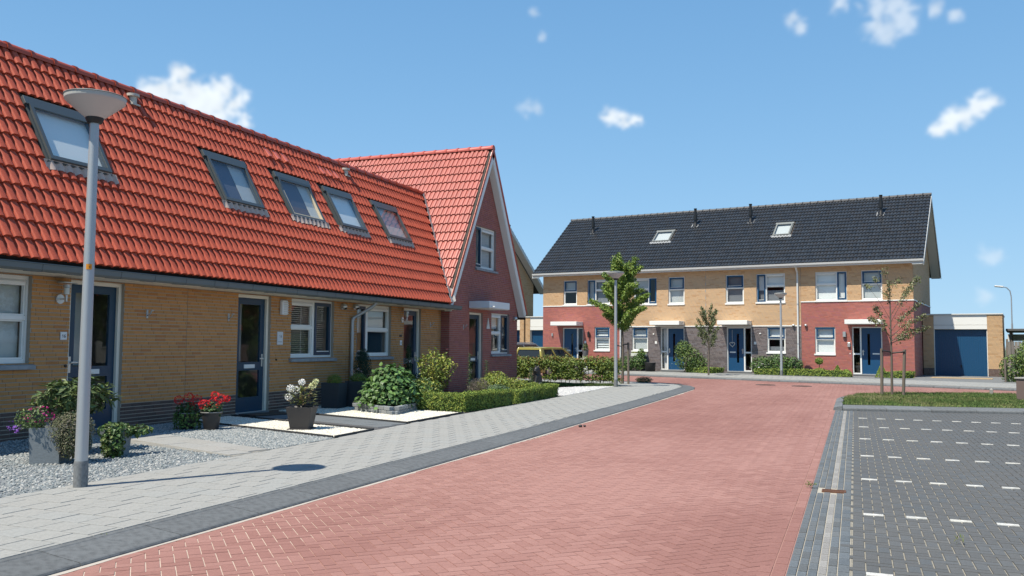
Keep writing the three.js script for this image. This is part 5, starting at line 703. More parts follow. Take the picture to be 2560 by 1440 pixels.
// planters and pots
const mPlantGrey = mat(C(0.22, 0.25, 0.27), 0.85, { map: scaled(gFine, 3) }), mPlantDark = mat(C(0.04, 0.05, 0.06), 0.75, { map: scaled(gFine, 3) }), mPot = mat(C(0.045, 0.042, 0.042), 0.55);
function squarePlanter(label, pos, turn, b, t, h, m, group, cat = 'planter') { // hollow, tapering from t (top half width) to b
  const g = thing('planter', label, cat, pos, turn, group), W = (r0, r1, y0, y1) => { const p = []; const c = [[-1, -1], [1, -1], [1, 1], [-1, 1]]; const geo = new THREE.CylinderGeometry(r1 * Math.SQRT2, r0 * Math.SQRT2, y1 - y0, 4, 1, true).rotateY(Math.PI / 4).translate(0, (y0 + y1) / 2, 0); return flat(geo); };
  const o = W(b, t, 0, h), i = W(b - 0.03, t - 0.03, h - 0.08, h); o.computeVertexNormals(); i.computeVertexNormals(); const mm = m.clone(); mm.side = THREE.DoubleSide; part('planter_wall', join(o, i), mm, g); part('planter_rim', ring(-t, t, -t, t, [[-t + 0.03, t - 0.03, -t + 0.03, t - 0.03]], 0, 0.006).rotateX(-Math.PI / 2).translate(0, h, 0), mm, g); part('soil', box(-t + 0.032, t - 0.032, h - 0.07, h - 0.05, -t + 0.032, t - 0.032), mSoil, g); return g;
}
squarePlanter('tall grey square planter holding heather and pink flowers', [-9.06, 0.03, -7.7], 0.5, 0.165, 0.18, 0.42, mPlantGrey, 'grey planters by number 16');
squarePlanter('grey square planter trailing ivy beside the lamp post', [-8.85, 0.03, -8.5], 0.4, 0.12, 0.145, 0.33, mPlantGrey, 'grey planters by number 16');
squarePlanter('grey square planter under the glossy leaved shrub', [-9.6, 0.03, -8.45], 0.4, 0.2, 0.22, 0.4, mPlantGrey, 'grey planters by number 16');
squarePlanter('tall dark square planter with a small green conifer', [-10.86, 0.03, -16.55], 0.1, 0.2, 0.215, 0.56, mPlantDark, 'tall dark planters under the window'); squarePlanter('tall dark square planter with pink flowers by the drainpipe', [-10.62, 0.03, -17.15], 0.1, 0.2, 0.215, 0.58, mPlantDark, 'tall dark planters under the window');
const hyd = squarePlanter('dark tapered square pot on a saucer holding the white hydrangea', [-8.7, 0.055, -12.3], 0.35, 0.155, 0.215, 0.35, mPot, undefined, 'pot'); part('saucer', rbox(-0.2, 0.2, -0.025, -0.002, -0.2, 0.2, 0.006), mPot, hyd);
function roundPot(label, pos, r, h, m, group) { const g = thing('flower_pot', label, 'pot', pos, 0, group); part('pot_wall', lathe([[0, 0], [r * 0.68, 0], [r * 0.93, h * 0.88], [r * 1.02, h * 0.89], [r * 1.04, h], [r * 0.94, h], [r * 0.9, h * 0.9]], 28), m, g); part('rim', new THREE.TorusGeometry(r * 1.0, r * 0.05, 8, 28).rotateX(Math.PI / 2).translate(0, h * 0.97, 0), mat(C(0.3, 0.3, 0.28), 0.4), g); part('soil', new THREE.CylinderGeometry(r * 0.9, r * 0.9, 0.02, 20).translate(0, h * 0.88, 0), mSoil, g); return g; }
roundPot('round black pot with a grey rim and bright red geraniums', [-10.02, 0.03, -11.62], 0.17, 0.3, mPot, 'pots of red geraniums'); roundPot('round dark pot draped in ivy under red geraniums', [-10.42, 0.03, -11.5], 0.16, 0.28, mPot, 'pots of red geraniums');
// geraniums: leaves and ball shaped heads
function geranium(label, pos, heads, trail) { const g = thing('geranium', label, 'flowers', pos, 0, 'red geraniums'), b = new Buf(), st = []; leaves(b, 260, inBlob([0, 0.06, 0], [0.19, 0.12, 0.17], 0.3), 0.05, 0.05, GREEN.dark, {}); if (trail) leaves(b, 420, () => { const a = rr(0, 6.3), t = rnd(); return [[Math.cos(a) * (0.17 + 0.05 * rnd()), 0.02 - t * 0.26, Math.sin(a) * (0.17 + 0.05 * rnd())], [Math.cos(a), 0, Math.sin(a)]]; }, 0.045, 0.035, GREEN.ivy, { lift: -0.6 }); part('foliage', b.geo(), mLeafMatt, g, true);
  for (const [x, y, z, r] of heads) { const f = new Buf(); for (let i = 0; i < 150; i++) { const u = unit(); f.leaf([x + u[0] * r * 0.8, y + u[1] * r * 0.75, z + u[2] * r * 0.8], nrm([u[0] + rr(-0.6, 0.6), u[1] + rr(-0.6, 0.6), u[2] + rr(-0.6, 0.6)]), u, 0.03, 0.03, jit([0.66, 0.012, 0.018], 0.2), 0); } part('flower_head', f.geo(), mLeafMatt, g); st.push(tube([[x * 0.3, -0.03, z * 0.3], [x, y, z]], 0.006, 0.004, 5)); } part('stems', join(st), mat(C(0.08, 0.13, 0.03), 0.8), g); }
geranium('bright red geranium blooms above the grey rimmed pot', [-10.02, 0.3, -11.62], [[-0.06, 0.15, 0.12, 0.085], [0.06, 0.17, 0.02, 0.1], [0.12, 0.25, -0.06, 0.085], [0.0, 0.3, -0.07, 0.06], [0.16, 0.24, -0.18, 0.05]], false);
geranium('red geranium blooms above the ivy draped pot', [-10.42, 0.3, -11.5], [[-0.1, 0.22, 0.1, 0.07], [0.02, 0.26, 0.0, 0.08], [0.1, 0.22, -0.1, 0.085], [0.08, 0.1, 0.02, 0.06]], true);
// large leaves as parts of their own
const LEAFGEO = (() => { const pos = [], idx = [], n = 4; for (let i = 0; i <= n; i++) { const t = i / n, w = Math.sin(Math.PI * Math.pow(t, 0.8)) * 0.5, z = -0.12 * t * t; pos.push(-w, t, z + 0.12 * w, 0, t, z, w, t, z + 0.12 * w); } for (let i = 0; i < n; i++) for (let k = 0; k < 2; k++) { const a = i * 3 + k; idx.push(a, a + 1, a + 3, a + 1, a + 4, a + 3); } const g = new THREE.BufferGeometry(); g.setAttribute('position', new THREE.Float32BufferAttribute(pos, 3)); g.setIndex(idx); g.computeVertexNormals(); return g; })();
const leafTones = (pal, rough) => pal.map((c) => new THREE.MeshPhysicalMaterial({ color: C(...c), roughness: rough, side: THREE.DoubleSide, transmission: 0.15, thickness: 0 }));
function bigLeaves(g, list, mats) { const m4 = new THREE.Matrix4(); for (const [p, dir, nor, len, wid] of list) { const Y = V(...dir).normalize(), X = Y.clone().cross(V(...nor)).normalize(); if (X.lengthSq() < 0.1) X.set(1, 0, 0); const Z = X.clone().cross(Y), m = part('leaf', LEAFGEO, pick(mats), g); m.matrix.copy(m4.makeBasis(X, Y, Z).setPosition(...p)); m.matrix.decompose(m.position, m.quaternion, m.scale); m.scale.set(wid, len, len); } }
{ // glossy shrub in whorls
  const g = thing('rhododendron', 'glossy leaved evergreen shrub behind the lamp post', 'shrub', [-9.6, 0.4, -8.5]), list = [], st = []; const r = rngOf(3);
  for (let i = 0; i < 33; i++) { const a = i * 2.4, k = Math.sqrt((i + 0.5) / 33), lo = i % 3, c = [Math.cos(a) * k * 0.36, 0.12 + lo * 0.09 + 0.36 * (1 - k * k * 0.6) * (0.75 + r() * 0.3), Math.sin(a) * k * 0.55]; st.push(tube([[0, -0.02, 0], [c[0] * 0.5, c[1] * 0.55, c[2] * 0.5], c], 0.01, 0.005, 5)); const n = 9; for (let j = 0; j < n; j++) { const t = j / n * 6.28 + r(), b = [c[0], c[1] - 0.05 * r(), c[2]], d = [Math.cos(t) + c[0] * 0.8, -0.1 + r() * 0.75, Math.sin(t) + c[2] * 0.8]; list.push([b, d, [0, 1, 0.01], 0.11 + r() * 0.05, 0.042 + r() * 0.014]); } }
  { const b = new Buf(); leaves(b, 620, inBlob([0, 0.34, 0], [0.36, 0.24, 0.56], 0.25), 0.12, 0.045, GREEN.rhodo, { up: 0.6, lift: 0.3 }); part('foliage', b.geo(), mLeaf, g, true); }
  part('stems', join(st), mTwig, g); bigLeaves(g, list, leafTones(GREEN.rhodo, 0.38)); }
{ // hydrangea
  const g = thing('hydrangea', 'white hydrangea with pale green leaves in the tapered pot', 'flowers', [-8.7, 0.36, -12.3], 0.35), list = [], st = [], r = rngOf(8), heads = [[-0.02, 0.46, -0.03, 0.055], [-0.2, 0.36, 0.02, 0.06], [-0.1, 0.33, 0.06, 0.075], [-0.2, 0.22, 0.1, 0.06], [0.16, 0.4, -0.05, 0.06], [0.2, 0.47, -0.1, 0.045]];
  for (const [x, y, z, q] of heads) { st.push(tube([[x * 0.15, 0, z * 0.15], [x * 0.6, y * 0.6, z * 0.6], [x, y, z]], 0.007, 0.005, 5)); const f = new Buf(); for (let i = 0; i < 120; i++) { const u = unit(); f.leaf([x + u[0] * q * 0.8, y + u[1] * q * 0.7, z + u[2] * q * 0.8], nrm([u[0] + rr(-1, 1), u[1] + rr(-1, 1), u[2] + rr(-1, 1)]), u, 0.028, 0.028, jit(x > 0.1 ? [0.62, 0.64, 0.36] : [0.8, 0.8, 0.78], 0.06), 0); } part('flower_head', f.geo(), mLeafMatt, g); }
  for (let i = 0; i < 130; i++) { const u = unit(), k = Math.sqrt(r()), p = [u[0] * 0.22 * k, 0.07 + 0.3 * r(), u[2] * 0.22 * k]; list.push([p, [u[0] * 1.1, 0.15 + 0.4 * r(), u[2] * 1.1], [0, 1, 0.02], 0.085 + r() * 0.03, 0.05]); }
  part('stems', join(st), mTwig, g); bigLeaves(g, list, leafTones([[0.2, 0.24, 0.06], [0.26, 0.28, 0.09], [0.13, 0.17, 0.05], [0.3, 0.22, 0.1]], 0.6)); }
{ // low planter of two courses of blocks, with its sprawling shrub
  const g = thing('stone_planter', 'low raised bed edged with two courses of grey stone blocks', 'planter', [-8.72, 0.03, -15.5], 0), A = [0, 0], B = [-1.3, -0.66], Cn = [-0.38, -1.95], pal = vary([0.25, 0.27, 0.28], 0.12, 5, 81).map((c) => tone(c, 0.9, scaled(gRough, 3)));
  const row = (p, q, y, off) => { const L = Math.hypot(q[0] - p[0], q[1] - p[1]), n = Math.round(L / 0.21), ang = -Math.atan2(q[1] - p[1], q[0] - p[0]); for (let i = 0; i < n; i++) { const t = (i + 0.5 + off * 0.5) / n; if (t > 1) continue; const m = part('stone_block', BLK, pick(pal), g); m.position.set(mix(p[0], q[0], t), y + 0.041, mix(p[1], q[1], t)); m.rotation.set(0, ang + rr(-0.03, 0.03), 0); } };
  const BLK = new RoundedBoxGeometry(0.2, 0.08, 0.12, 2, 0.012); for (const k of [0, 1]) { row(A, B, k * 0.083, k); row(A, Cn, k * 0.083, k); row(B, [B[0] + Cn[0], B[1] + Cn[1]], k * 0.083, k); }
  part('soil', slab([[-0.05, -0.1], [-1.25, -0.7], [-1.6, -2.5], [-0.4, -1.9]], 0.1, 0.1), mSoil, g); }
{ const g = thing('climbing_shrub', 'sprawling green shrub mounded in the stone edged bed', 'shrub', [-9.42, 0.12, -16.6]), list = [], st = [], b = new Buf(), r = rngOf(14);
  const surf = (i, n) => { const a = i * 2.39996, k = Math.sqrt((i + 0.5) / n), x = Math.cos(a) * k, z = Math.sin(a) * k, y = 0.9 * Math.pow(1 - k * k * 0.97, 0.8); return [x * 0.66 - 0.3 * (1 - k) * 0, y * (0.86 + 0.2 * fbm(x * 3 + 7, z * 3 + 3, 2)), z * 0.95]; };
  for (let i = 0; i < 300; i++) { const p = surf(i, 300), o = nrm([p[0] * 1.3, p[1] * 0.6 + 0.1, p[2]]); list.push([p.map((v, k) => v + rr(-0.03, 0.03)), [o[0] + rr(-0.7, 0.7), -0.15 + rr(-0.6, 0.5), o[2] + rr(-0.7, 0.7)], [o[0], o[1] + 0.5, o[2]], 0.085 + r() * 0.05, 0.075 + r() * 0.03]); }
  leaves(b, 1500, () => { const p = surf(Math.floor(r() * 400), 400), k = 0.72 + r() * 0.25; return [[p[0] * k, p[1] * k, p[2] * k], nrm([p[0], p[1] * 0.5 + 0.2, p[2]])]; }, 0.1, 0.085, GREEN.shrub); for (let i = 0; i < 14; i++) { const p = surf(i * 17, 300); st.push(tube([[0, -0.02, 0], [p[0] * 0.5, p[1] * 0.7, p[2] * 0.5], p], 0.012, 0.004, 5)); }
  part('stems', join(st), mTwig, g); part('foliage', b.geo(), mLeaf, g, true); bigLeaves(g, list, leafTones(GREEN.shrub, 0.5)); }
bush('heather', 'round heather bush spilling over the tall grey planter', 'shrub', [-9.0, 0.4, -7.76], [[0.18, 0.03, -0.02, 0.26, 0.22, 0.26], [0.26, -0.13, 0.0, 0.2, 0.2, 0.2]], 8000, [0.03, 0.014], GREEN.heather, { mat: mLeafMatt, fill: 0.3 });
bush('pink_flowers', 'magenta and violet flowers at the back of the tall grey planter', 'flowers', [-9.14, 0.44, -7.66], [[-0.05, 0.12, 0.12, 0.22, 0.14, 0.2]], 500, [0.04, 0.018], GREEN.ivy, { flowers: [[[-0.02, 0.16, 0.05], [0.2, 0.1, 0.18], 60, 0.024, [[0.6, 0.03, 0.28], [0.5, 0.02, 0.2]]], [[-0.12, 0.04, 0.28], [0.08, 0.08, 0.08], 26, 0.022, [[0.2, 0.07, 0.4], [0.28, 0.12, 0.5]]]] });
bush('ivy', 'trailing ivy hanging from the smaller grey planter', 'plant', [-8.85, 0.34, -8.5], [[0.03, 0.02, 0.03, 0.22, 0.1, 0.22], [0.1, -0.14, 0.14, 0.14, 0.2, 0.14], [0.14, 0.0, -0.26, 0.12, 0.06, 0.14]], 1100, [0.05, 0.042], GREEN.ivy, { droop: 0.3 });
bush('small_conifer', 'low bushy conifer in the tall dark planter', 'shrub', [-10.86, 0.57, -16.55], [[0, 0.08, 0, 0.17, 0.15, 0.17]], 1600, [0.03, 0.012], GREEN.box, { mat: mLeafMatt });
bush('pink_plant', 'loose plant with pale pink flowers in the tall dark planter', 'flowers', [-10.62, 0.59, -17.15], [[0, 0.08, 0, 0.2, 0.13, 0.2]], 900, [0.045, 0.018], GREEN.box, { flowers: [[[-0.02, 0.22, 0.04], [0.14, 0.12, 0.14], 26, 0.025, [[0.6, 0.4, 0.42], [0.65, 0.5, 0.5]]]] });
bush('cypress', 'dark blue green columnar cypress beside the tall planters', 'conifer', [-10.95, 0.03, -17.88], [[0, 0.35, 0, 0.26, 0.4, 0.26], [0, 0.85, 0, 0.23, 0.45, 0.23], [0, 1.15, 0, 0.14, 0.2, 0.14]], 6500, [0.045, 0.014], [[0.018, 0.05, 0.03], [0.025, 0.065, 0.035], [0.014, 0.04, 0.022]], { mat: mLeafMatt, lift: 1.2, fill: 0.2 });
bush('slim_conifer', 'slim upright conifer before the door of number 12', 'conifer', [-10.95, 0.03, -20.15], [[0, 0.45, 0, 0.14, 0.5, 0.14], [0, 0.95, 0, 0.11, 0.45, 0.11], [0, 1.25, 0, 0.06, 0.2, 0.06]], 2800, [0.04, 0.014], GREEN.dark, { mat: mLeafMatt, lift: 1.2 });
bush('leafy_shrub', 'low dark leafy shrub under the window of number 12', 'shrub', [-10.5, 0.03, -19.3], [[0, 0.28, 0, 0.55, 0.32, 0.55], [-0.2, 0.4, -0.7, 0.4, 0.3, 0.4]], 1500, [0.07, 0.045], GREEN.dark);
{ // tall yellow green shrub: upright stems set with leaves
  const g = thing('hibiscus', 'tall yellow green shrub with one pink bloom by the red gable', 'shrub', [-9.95, 0.03, -19.75]), b = new Buf(), st = [], r = rngOf(29); for (let i = 0; i < 30; i++) { const a = i * 2.4, k = Math.sqrt((i + 0.5) / 22) * 0.48, top = [Math.cos(a) * k, 1.3 - k * 0.7 + r() * 0.15, Math.sin(a) * k], c = new THREE.CatmullRomCurve3([V(0, 0, 0), V(top[0] * 0.55, top[1] * 0.45, top[2] * 0.55), V(...top)]); st.push(tube(c.getPoints(6), 0.012, 0.004, 5)); for (let j = 0; j < 62; j++) { const p = c.getPoint(0.2 + 0.8 * r()), u = unit(); leaves(b, 1, () => [[p.x + u[0] * 0.03, p.y, p.z + u[2] * 0.03], nrm([u[0], 0.5, u[2]])], 0.085, 0.042, GREEN.yellow, { lift: 0.3 }); } }
  const fl = new Buf(); for (let k = 0; k < 6; k++) { const a = k * 1.05; fl.leaf([0.18, 1.3, -0.3], nrm([Math.cos(a), 0.4, Math.sin(a)]), [0, 1, 0], 0.06, 0.06, [0.7, 0.3, 0.5], 0); } part('stems', join(st), mTwig, g); part('foliage', b.geo(), mLeaf, g, true); part('flower', fl.geo(), mLeafMatt, g); }
bush('purple_plant', 'dark purple leaved plant at the foot of the red gable', 'plant', [-10.2, 0.03, -24.2], [[0, 0.35, 0, 0.35, 0.28, 0.35]], 500, [0.08, 0.04], [[0.06, 0.02, 0.05], [0.09, 0.03, 0.06]], { lift: 0.5 });
bush('lavender', 'greyish brown lavender clump behind the box hedge', 'plant', [-9.1, 0.03, -20.6], [[0, 0.3, 0, 0.3, 0.26, 0.35]], 1500, [0.07, 0.008], [[0.2, 0.16, 0.13], [0.16, 0.15, 0.1], [0.24, 0.2, 0.17]], { lift: 1.4, mat: mLeafMatt });
bush('yellow_perennial', 'bright yellow green leafy perennial behind the box hedge', 'plant', [-9.3, 0.03, -22.3], [[0, 0.3, 0.2, 0.5, 0.32, 0.55], [0.3, 0.25, -0.6, 0.45, 0.28, 0.5], [-0.2, 0.42, -0.4, 0.4, 0.28, 0.4]], 3800, [0.06, 0.03], GREEN.yellow, { lift: 0.5 });
bush('grey_perennial', 'low blue green perennial behind the box hedge', 'plant', [-8.7, 0.03, -20.9], [[0, 0.2, 0, 0.4, 0.2, 0.6]], 1300, [0.07, 0.025], [[0.1, 0.17, 0.07], [0.13, 0.2, 0.09]], { lift: 0.5 });
bush('leafy_shrub', 'green leafy shrub between the stone edged bed and the yellow green shrub', 'shrub', [-9.6, 0.03, -18.5], [[0, 0.3, 0, 0.45, 0.35, 0.5]], 1500, [0.07, 0.035], GREEN.yellow.slice(1).concat(GREEN.ivy));
for (const [x, z, h, l] of [[-9.5, -22.0, 1.0, 'tall lily stem with narrow leaves among the perennials'], [-9.7, -21.3, 1.2, 'taller leafy stem rising by the gable door'], [-9.0, -24.2, 0.75, 'short leafy stem under the gable window']]) { const g = thing('lily', l, 'plant', [x, 0.03, z], 0, 'upright leafy stems'), b = new Buf(); part('stem', tube([[0, 0, 0], [0.02, h * 0.5, 0], [0, h, 0.02]], 0.01, 0.005, 6), mat(C(0.1, 0.16, 0.05), 0.8), g); for (let i = 0; i < 60; i++) { const y = h * (0.15 + 0.85 * i / 60), a = i * 2.4; b.leaf([0, y, 0], nrm([Math.cos(a), 0.5, Math.sin(a)]), [0, 1, 0], 0.14 * (1 - 0.3 * i / 60), 0.03, jit(pick([[0.14, 0.2, 0.08], [0.2, 0.25, 0.12]])), 0.25); } part('foliage', b.geo(), mLeaf, g, true); }
hedge('box_hedge', 'clipped box hedge along the pavement, low and yellow green', 'hedge', [[-10.0, -16.95], [-7.98, -17.1], [-7.86, -19.3]], 0.36, 0.4, { density: 3600, group: 'clipped box hedges of the front garden' });
hedge('box_hedge', 'clipped box hedge past the gap, in front of the pale gravel', 'hedge', [[-10.3, -23.2], [-7.95, -23.0], [-7.85, -19.95]], 0.34, 0.36, { density: 3200, group: 'clipped box hedges of the front garden' });
{ // beech hedge with bare stems below
  const a = [-12.6, -31.3], b = [-7.75, -29.85], L = Math.hypot(b[0] - a[0], b[1] - a[1]), ux = (b[0] - a[0]) / L, uz = (b[1] - a[1]) / L, g = thing('beech_hedge', 'loose beech hedge with bare stems across the corner garden', 'hedge', [a[0], 0.03, a[1]]), buf = new Buf(), st = [];
  for (let t = 0.1; t < L; t += 0.24) { const x = ux * t + rr(-0.06, 0.06), z = uz * t + rr(-0.1, 0.1); st.push(tube([[x, -0.03, z], [x + rr(-0.05, 0.05), 0.5, z + rr(-0.05, 0.05)], [x + rr(-0.1, 0.1), 0.95, z]], 0.013, 0.005, 5)); }
  for (let i = 0; i < 620; i++) { const t = rr(0, L), y = rr(0.2, 0.98), dens = fbm(t * 1.3, y * 2.2 + 3, 2); if (dens < 0.4 && y < 0.6) continue; const s = rr(-0.24, 0.24), c = [ux * t - uz * s, y, uz * t + ux * s]; leaves(buf, 26, inBlob(c, [0.19, 0.11, 0.19], 0.1), 0.075, 0.05, y > 0.85 ? GREEN.beech.concat([[0.24, 0.15, 0.05]]) : GREEN.beech.slice(0, 4), { up: 0.6 }); }
  part('stems', join(st), mTwig, g); part('foliage', buf.geo(), mLeaf, g, true); }
// grass: corner garden strip and the island
function grassPatch(name, label, poly, y, n, h, pal, seed) { const r = rngOf(seed), b = new Buf(); b.quad([-0.006, 0, 0], [0.006, 0, 0], [0.003, 0.6, 0.12], [-0.003, 0.6, 0.12], [1, 1, 1]); b.tri([-0.003, 0.6, 0.12], [0.003, 0.6, 0.12], [0, 1, 0.4], [0, 0.3, 1], [1, 1, 1], [0, 0], [0, 0], [0, 0]); b.quad([0.02, 0, 0.01], [0.03, 0, 0.015], [0.05, 0.55, -0.1], [0.045, 0.55, -0.1], [1, 1, 1]); b.tri([0.045, 0.55, -0.1], [0.05, 0.55, -0.1], [0.07, 0.8, -0.3], [0, 0.3, -1], [1, 1, 1], [0, 0], [0, 0], [0, 0]); const geo = b.geo(); geo.deleteAttribute('color'); const im = shade(new THREE.InstancedMesh(geo, new THREE.MeshStandardMaterial({ color: 0xffffff, roughness: 0.8, side: THREE.DoubleSide }), n)), m = new THREE.Matrix4(), q = new THREE.Quaternion(), xs = poly.map((p) => p[0]), zs = poly.map((p) => p[1]), B = [Math.min(...xs), Math.max(...xs), Math.min(...zs), Math.max(...zs)]; let k = 0, tr = 0; while (k < n && tr++ < n * 10) { const x = mix(B[0], B[1], r()), z = mix(B[2], B[3], r()); if (!inPoly(poly, x, z)) continue; const f = fbm(x * 1.5 + seed, z * 1.5, 3), hh = h * (0.35 + f * 0.9 + r() * 0.3); if (f < 0.3 && r() < 0.6) continue; q.setFromAxisAngle(V(0, 1, 0), r() * 6.3); m.compose(V(x, y, z), q, V(1 + r(), hh, hh)); im.setMatrixAt(k, m); const c = pal[Math.floor(clamp(f * 1.3 - 0.15 + (r() - 0.5) * 0.5, 0, 0.999) * pal.length)], j = 0.8 + r() * 0.4; im.setColorAt(k, C(c[0] * j, c[1] * j, c[2] * j)); k++; } im.count = k; im.name = numbered(name); im.userData = { kind: 'stuff', label, category: 'grass' }; scene.add(im); }
const ISL = [[-0.26, -23.05], [-0.28, -26.0], [-0.2, -26.7], [0.12, -27.8], [0.7, -28.5], [1.5, -29.2], [2.4, -29.75], [4, -29.95], [10.9, -29.3], [10.9, -25.1], [3.7, -23.68], [1.5, -23.2]];
{ const g = structure('island'); part('turf', slab(ISL, 0.055, 0.2), mat(C(0.07, 0.085, 0.03), 1, { map: scaled(gRough, 2) }), g); }
grassPatch('grass', 'patchy green grass on the kerbed island beside the parking bays', ISL, 0.05, 30000, 0.09, [[0.3, 0.28, 0.14], [0.19, 0.22, 0.075], [0.12, 0.19, 0.05], [0.1, 0.17, 0.045]], 7);
grassPatch('grass', 'narrow strip of grass at the foot of the beech hedge', [[-12.0, -30.9], [-7.8, -29.7], [-7.95, -29.2], [-10.2, -28.9], [-11.1, -28.9], [-11.1, -30]], 0.02, 7000, 0.1, [[0.1, 0.15, 0.035], [0.08, 0.13, 0.03]], 9);
for (const [x, z, n, l] of [[-7.6, -25.6, 50, 'small weed tuft in the pale gravel by the pavement'], [-5.7, -29.9, 40, 'weed tuft growing at the kerb on the corner'], [-5.35, -5.0, 30, 'weed tuft in the joint of the kerb'], [0.74, -7.62, 9, 'small weed between the dark parking blocks'], [-0.47, -10.0, 26, 'weed tuft beside the rusty drain grate'], [2.6, -27.9, 90, 'larger leafy weed in the island grass']]) { const g = thing('weed', l, 'weed', [x, -0.02, z]), b = new Buf(); leaves(b, n, inBlob([0, 0.02, 0], [0.06, 0.03, 0.06], 0.1), 0.045, 0.01, [[0.14, 0.19, 0.05], [0.2, 0.21, 0.08]], { lift: 0.8 }); part('blades', b.geo(), mLeafMatt, g, true); }
{ const g = thing('low_shrub', 'small dark green cushion shrub at the pavement corner', 'shrub', [-7.6, 0.03, -33.0]), b = new Buf(); leaves(b, 900, inBlob([0, 0.1, 0], [0.35, 0.13, 0.22], 0.3), 0.04, 0.03, GREEN.dark); part('foliage', b.geo(), mLeafMatt, g, true); }

// ---------------------------------------------------------------- gardens and things in front of the far row
{ const g = structure('front_gardens'); const q = (x, z) => { const p = r2(x, 0, z); return [p[0], p[2]]; }; part('garden_paving', slab([q(-22, 1.2), [-17, -46.85], [-9, -45.45], [-3.14, -42.97], [5.1, -39.87], [6.5, -39.3], q(4.6, -3.6), q(-0.02, -3.6), q(-0.02, 0.02), q(-20.02, 0.02), q(-20.02, -3.6), q(-27, -3.6), q(-27, 1.2)], 0.055, 0.2), mat(C(0.2, 0.21, 0.215), 0.95, { map: scaled(gRough, 2) }), g); }
const far = (x, z) => { const p = r2(x, 0, z); return [p[0], p[2]]; };
hedge('box_hedge', 'low clipped hedge before the house with the heart on its door', 'hedge', [far(-6.9, 1.55), far(-5.3, 1.75), far(-2.95, 2.0)], 0.4, 0.3, { density: 900, leaf: [0.06, 0.045], y: 0.05, group: 'low hedges of the far row' });
hedge('box_hedge', 'low clipped hedge along the thin silvery tree', 'hedge', [far(-10.6, 0.9), far(-9.5, 1.3)], 0.45, 0.28, { density: 900, leaf: [0.06, 0.045], y: 0.05, group: 'low hedges of the far row' });
hedge('box_hedge', 'short clipped hedge leading up to the heart door', 'hedge', [far(-9.7, 1.2), far(-9.25, 0.4)], 0.35, 0.28, { density: 900, leaf: [0.06, 0.045], y: 0.05, group: 'low hedges of the far row' });
hedge('box_hedge', 'short clipped hedge between the end house door and its drive', 'hedge', [far(-1.0, 1.75), far(-0.25, 1.75), far(-0.1, 1.2)], 0.35, 0.3, { density: 900, leaf: [0.06, 0.045], y: 0.05, group: 'low hedges of the far row' });
bush('large_shrub', 'large bushy shrub against the dark grey brick by the thin tree', 'shrub', [...far(-10.75, 0.85).slice(0, 1), 0.05, far(-10.75, 0.85)[1]], [[0, 0.7, 0, 0.75, 0.7, 0.6], [-0.3, 1.2, 0, 0.5, 0.5, 0.5], [0.5, 0.45, 0, 0.5, 0.45, 0.5]], 3000, [0.1, 0.06], GREEN.ivy.concat(GREEN.yellow.slice(3)));
bush('large_shrub', 'broad leafy shrub in front of the window beside the heart door', 'shrub', [far(-6.2, 1.0)[0], 0.05, far(-6.2, 1.0)[1]], [[-0.7, 0.45, 0, 0.6, 0.5, 0.5], [0.1, 0.5, 0, 0.7, 0.55, 0.5], [0.8, 0.42, 0, 0.5, 0.48, 0.5]], 3600, [0.1, 0.07], GREEN.shrub.concat(GREEN.ivy), { flowers: [[[-0.4, 0.35, 0.5], [0.9, 0.2, 0.2], 10, 0.05, [[0.75, 0.75, 0.72]]]] });
bush('rambling_shrub', 'bright green climber under the window with the flower box', 'shrub', [far(-13.75, 0.55)[0], 0.05, far(-13.75, 0.55)[1]], [[-0.65, 0.4, 0, 0.5, 0.42, 0.4], [0.05, 0.5, 0, 0.4, 0.45, 0.3], [0.15, 0.9, -0.1, 0.2, 0.35, 0.2]], 2000, [0.1, 0.07], GREEN.ivy.concat(GREEN.shrub));
bush('green_shrub', 'bush at the corner of the red and buff house with striped blinds', 'shrub', [far(-15.3, 0.9)[0], 0.05, far(-15.3, 0.9)[1]], [[0, 0.35, 0, 0.6, 0.4, 0.4]], 900, [0.1, 0.06], GREEN.ivy);
bush('tall_grass', 'clump of feathery ornamental grass by the striped blinds house door', 'plant', [far(-18.2, 0.9)[0], 0.05, far(-18.2, 0.9)[1]], [[0, 0.55, 0, 0.45, 0.6, 0.4]], 700, [0.35, 0.012], [[0.3, 0.27, 0.15], [0.2, 0.22, 0.08]], { lift: 1.5 });
{ const g = thing('topiary', 'small clipped topiary with a ball above a cushion by the end house', 'shrub', [far(-4.1, 1.25)[0], 0.05, far(-4.1, 1.25)[1]]), b = new Buf(); leaves(b, 800, inBlob([0, 0.72, 0], [0.19, 0.17, 0.19], 0.5), 0.05, 0.04, GREEN.box); leaves(b, 900, inBlob([0, 0.2, 0], [0.32, 0.2, 0.3], 0.5), 0.05, 0.04, GREEN.box); part('trunk', tube([[0, 0, 0], [0.01, 0.7, 0]], 0.02, 0.015, 7), mTwig, g); part('foliage', b.geo(), mLeafMatt, g, true); }
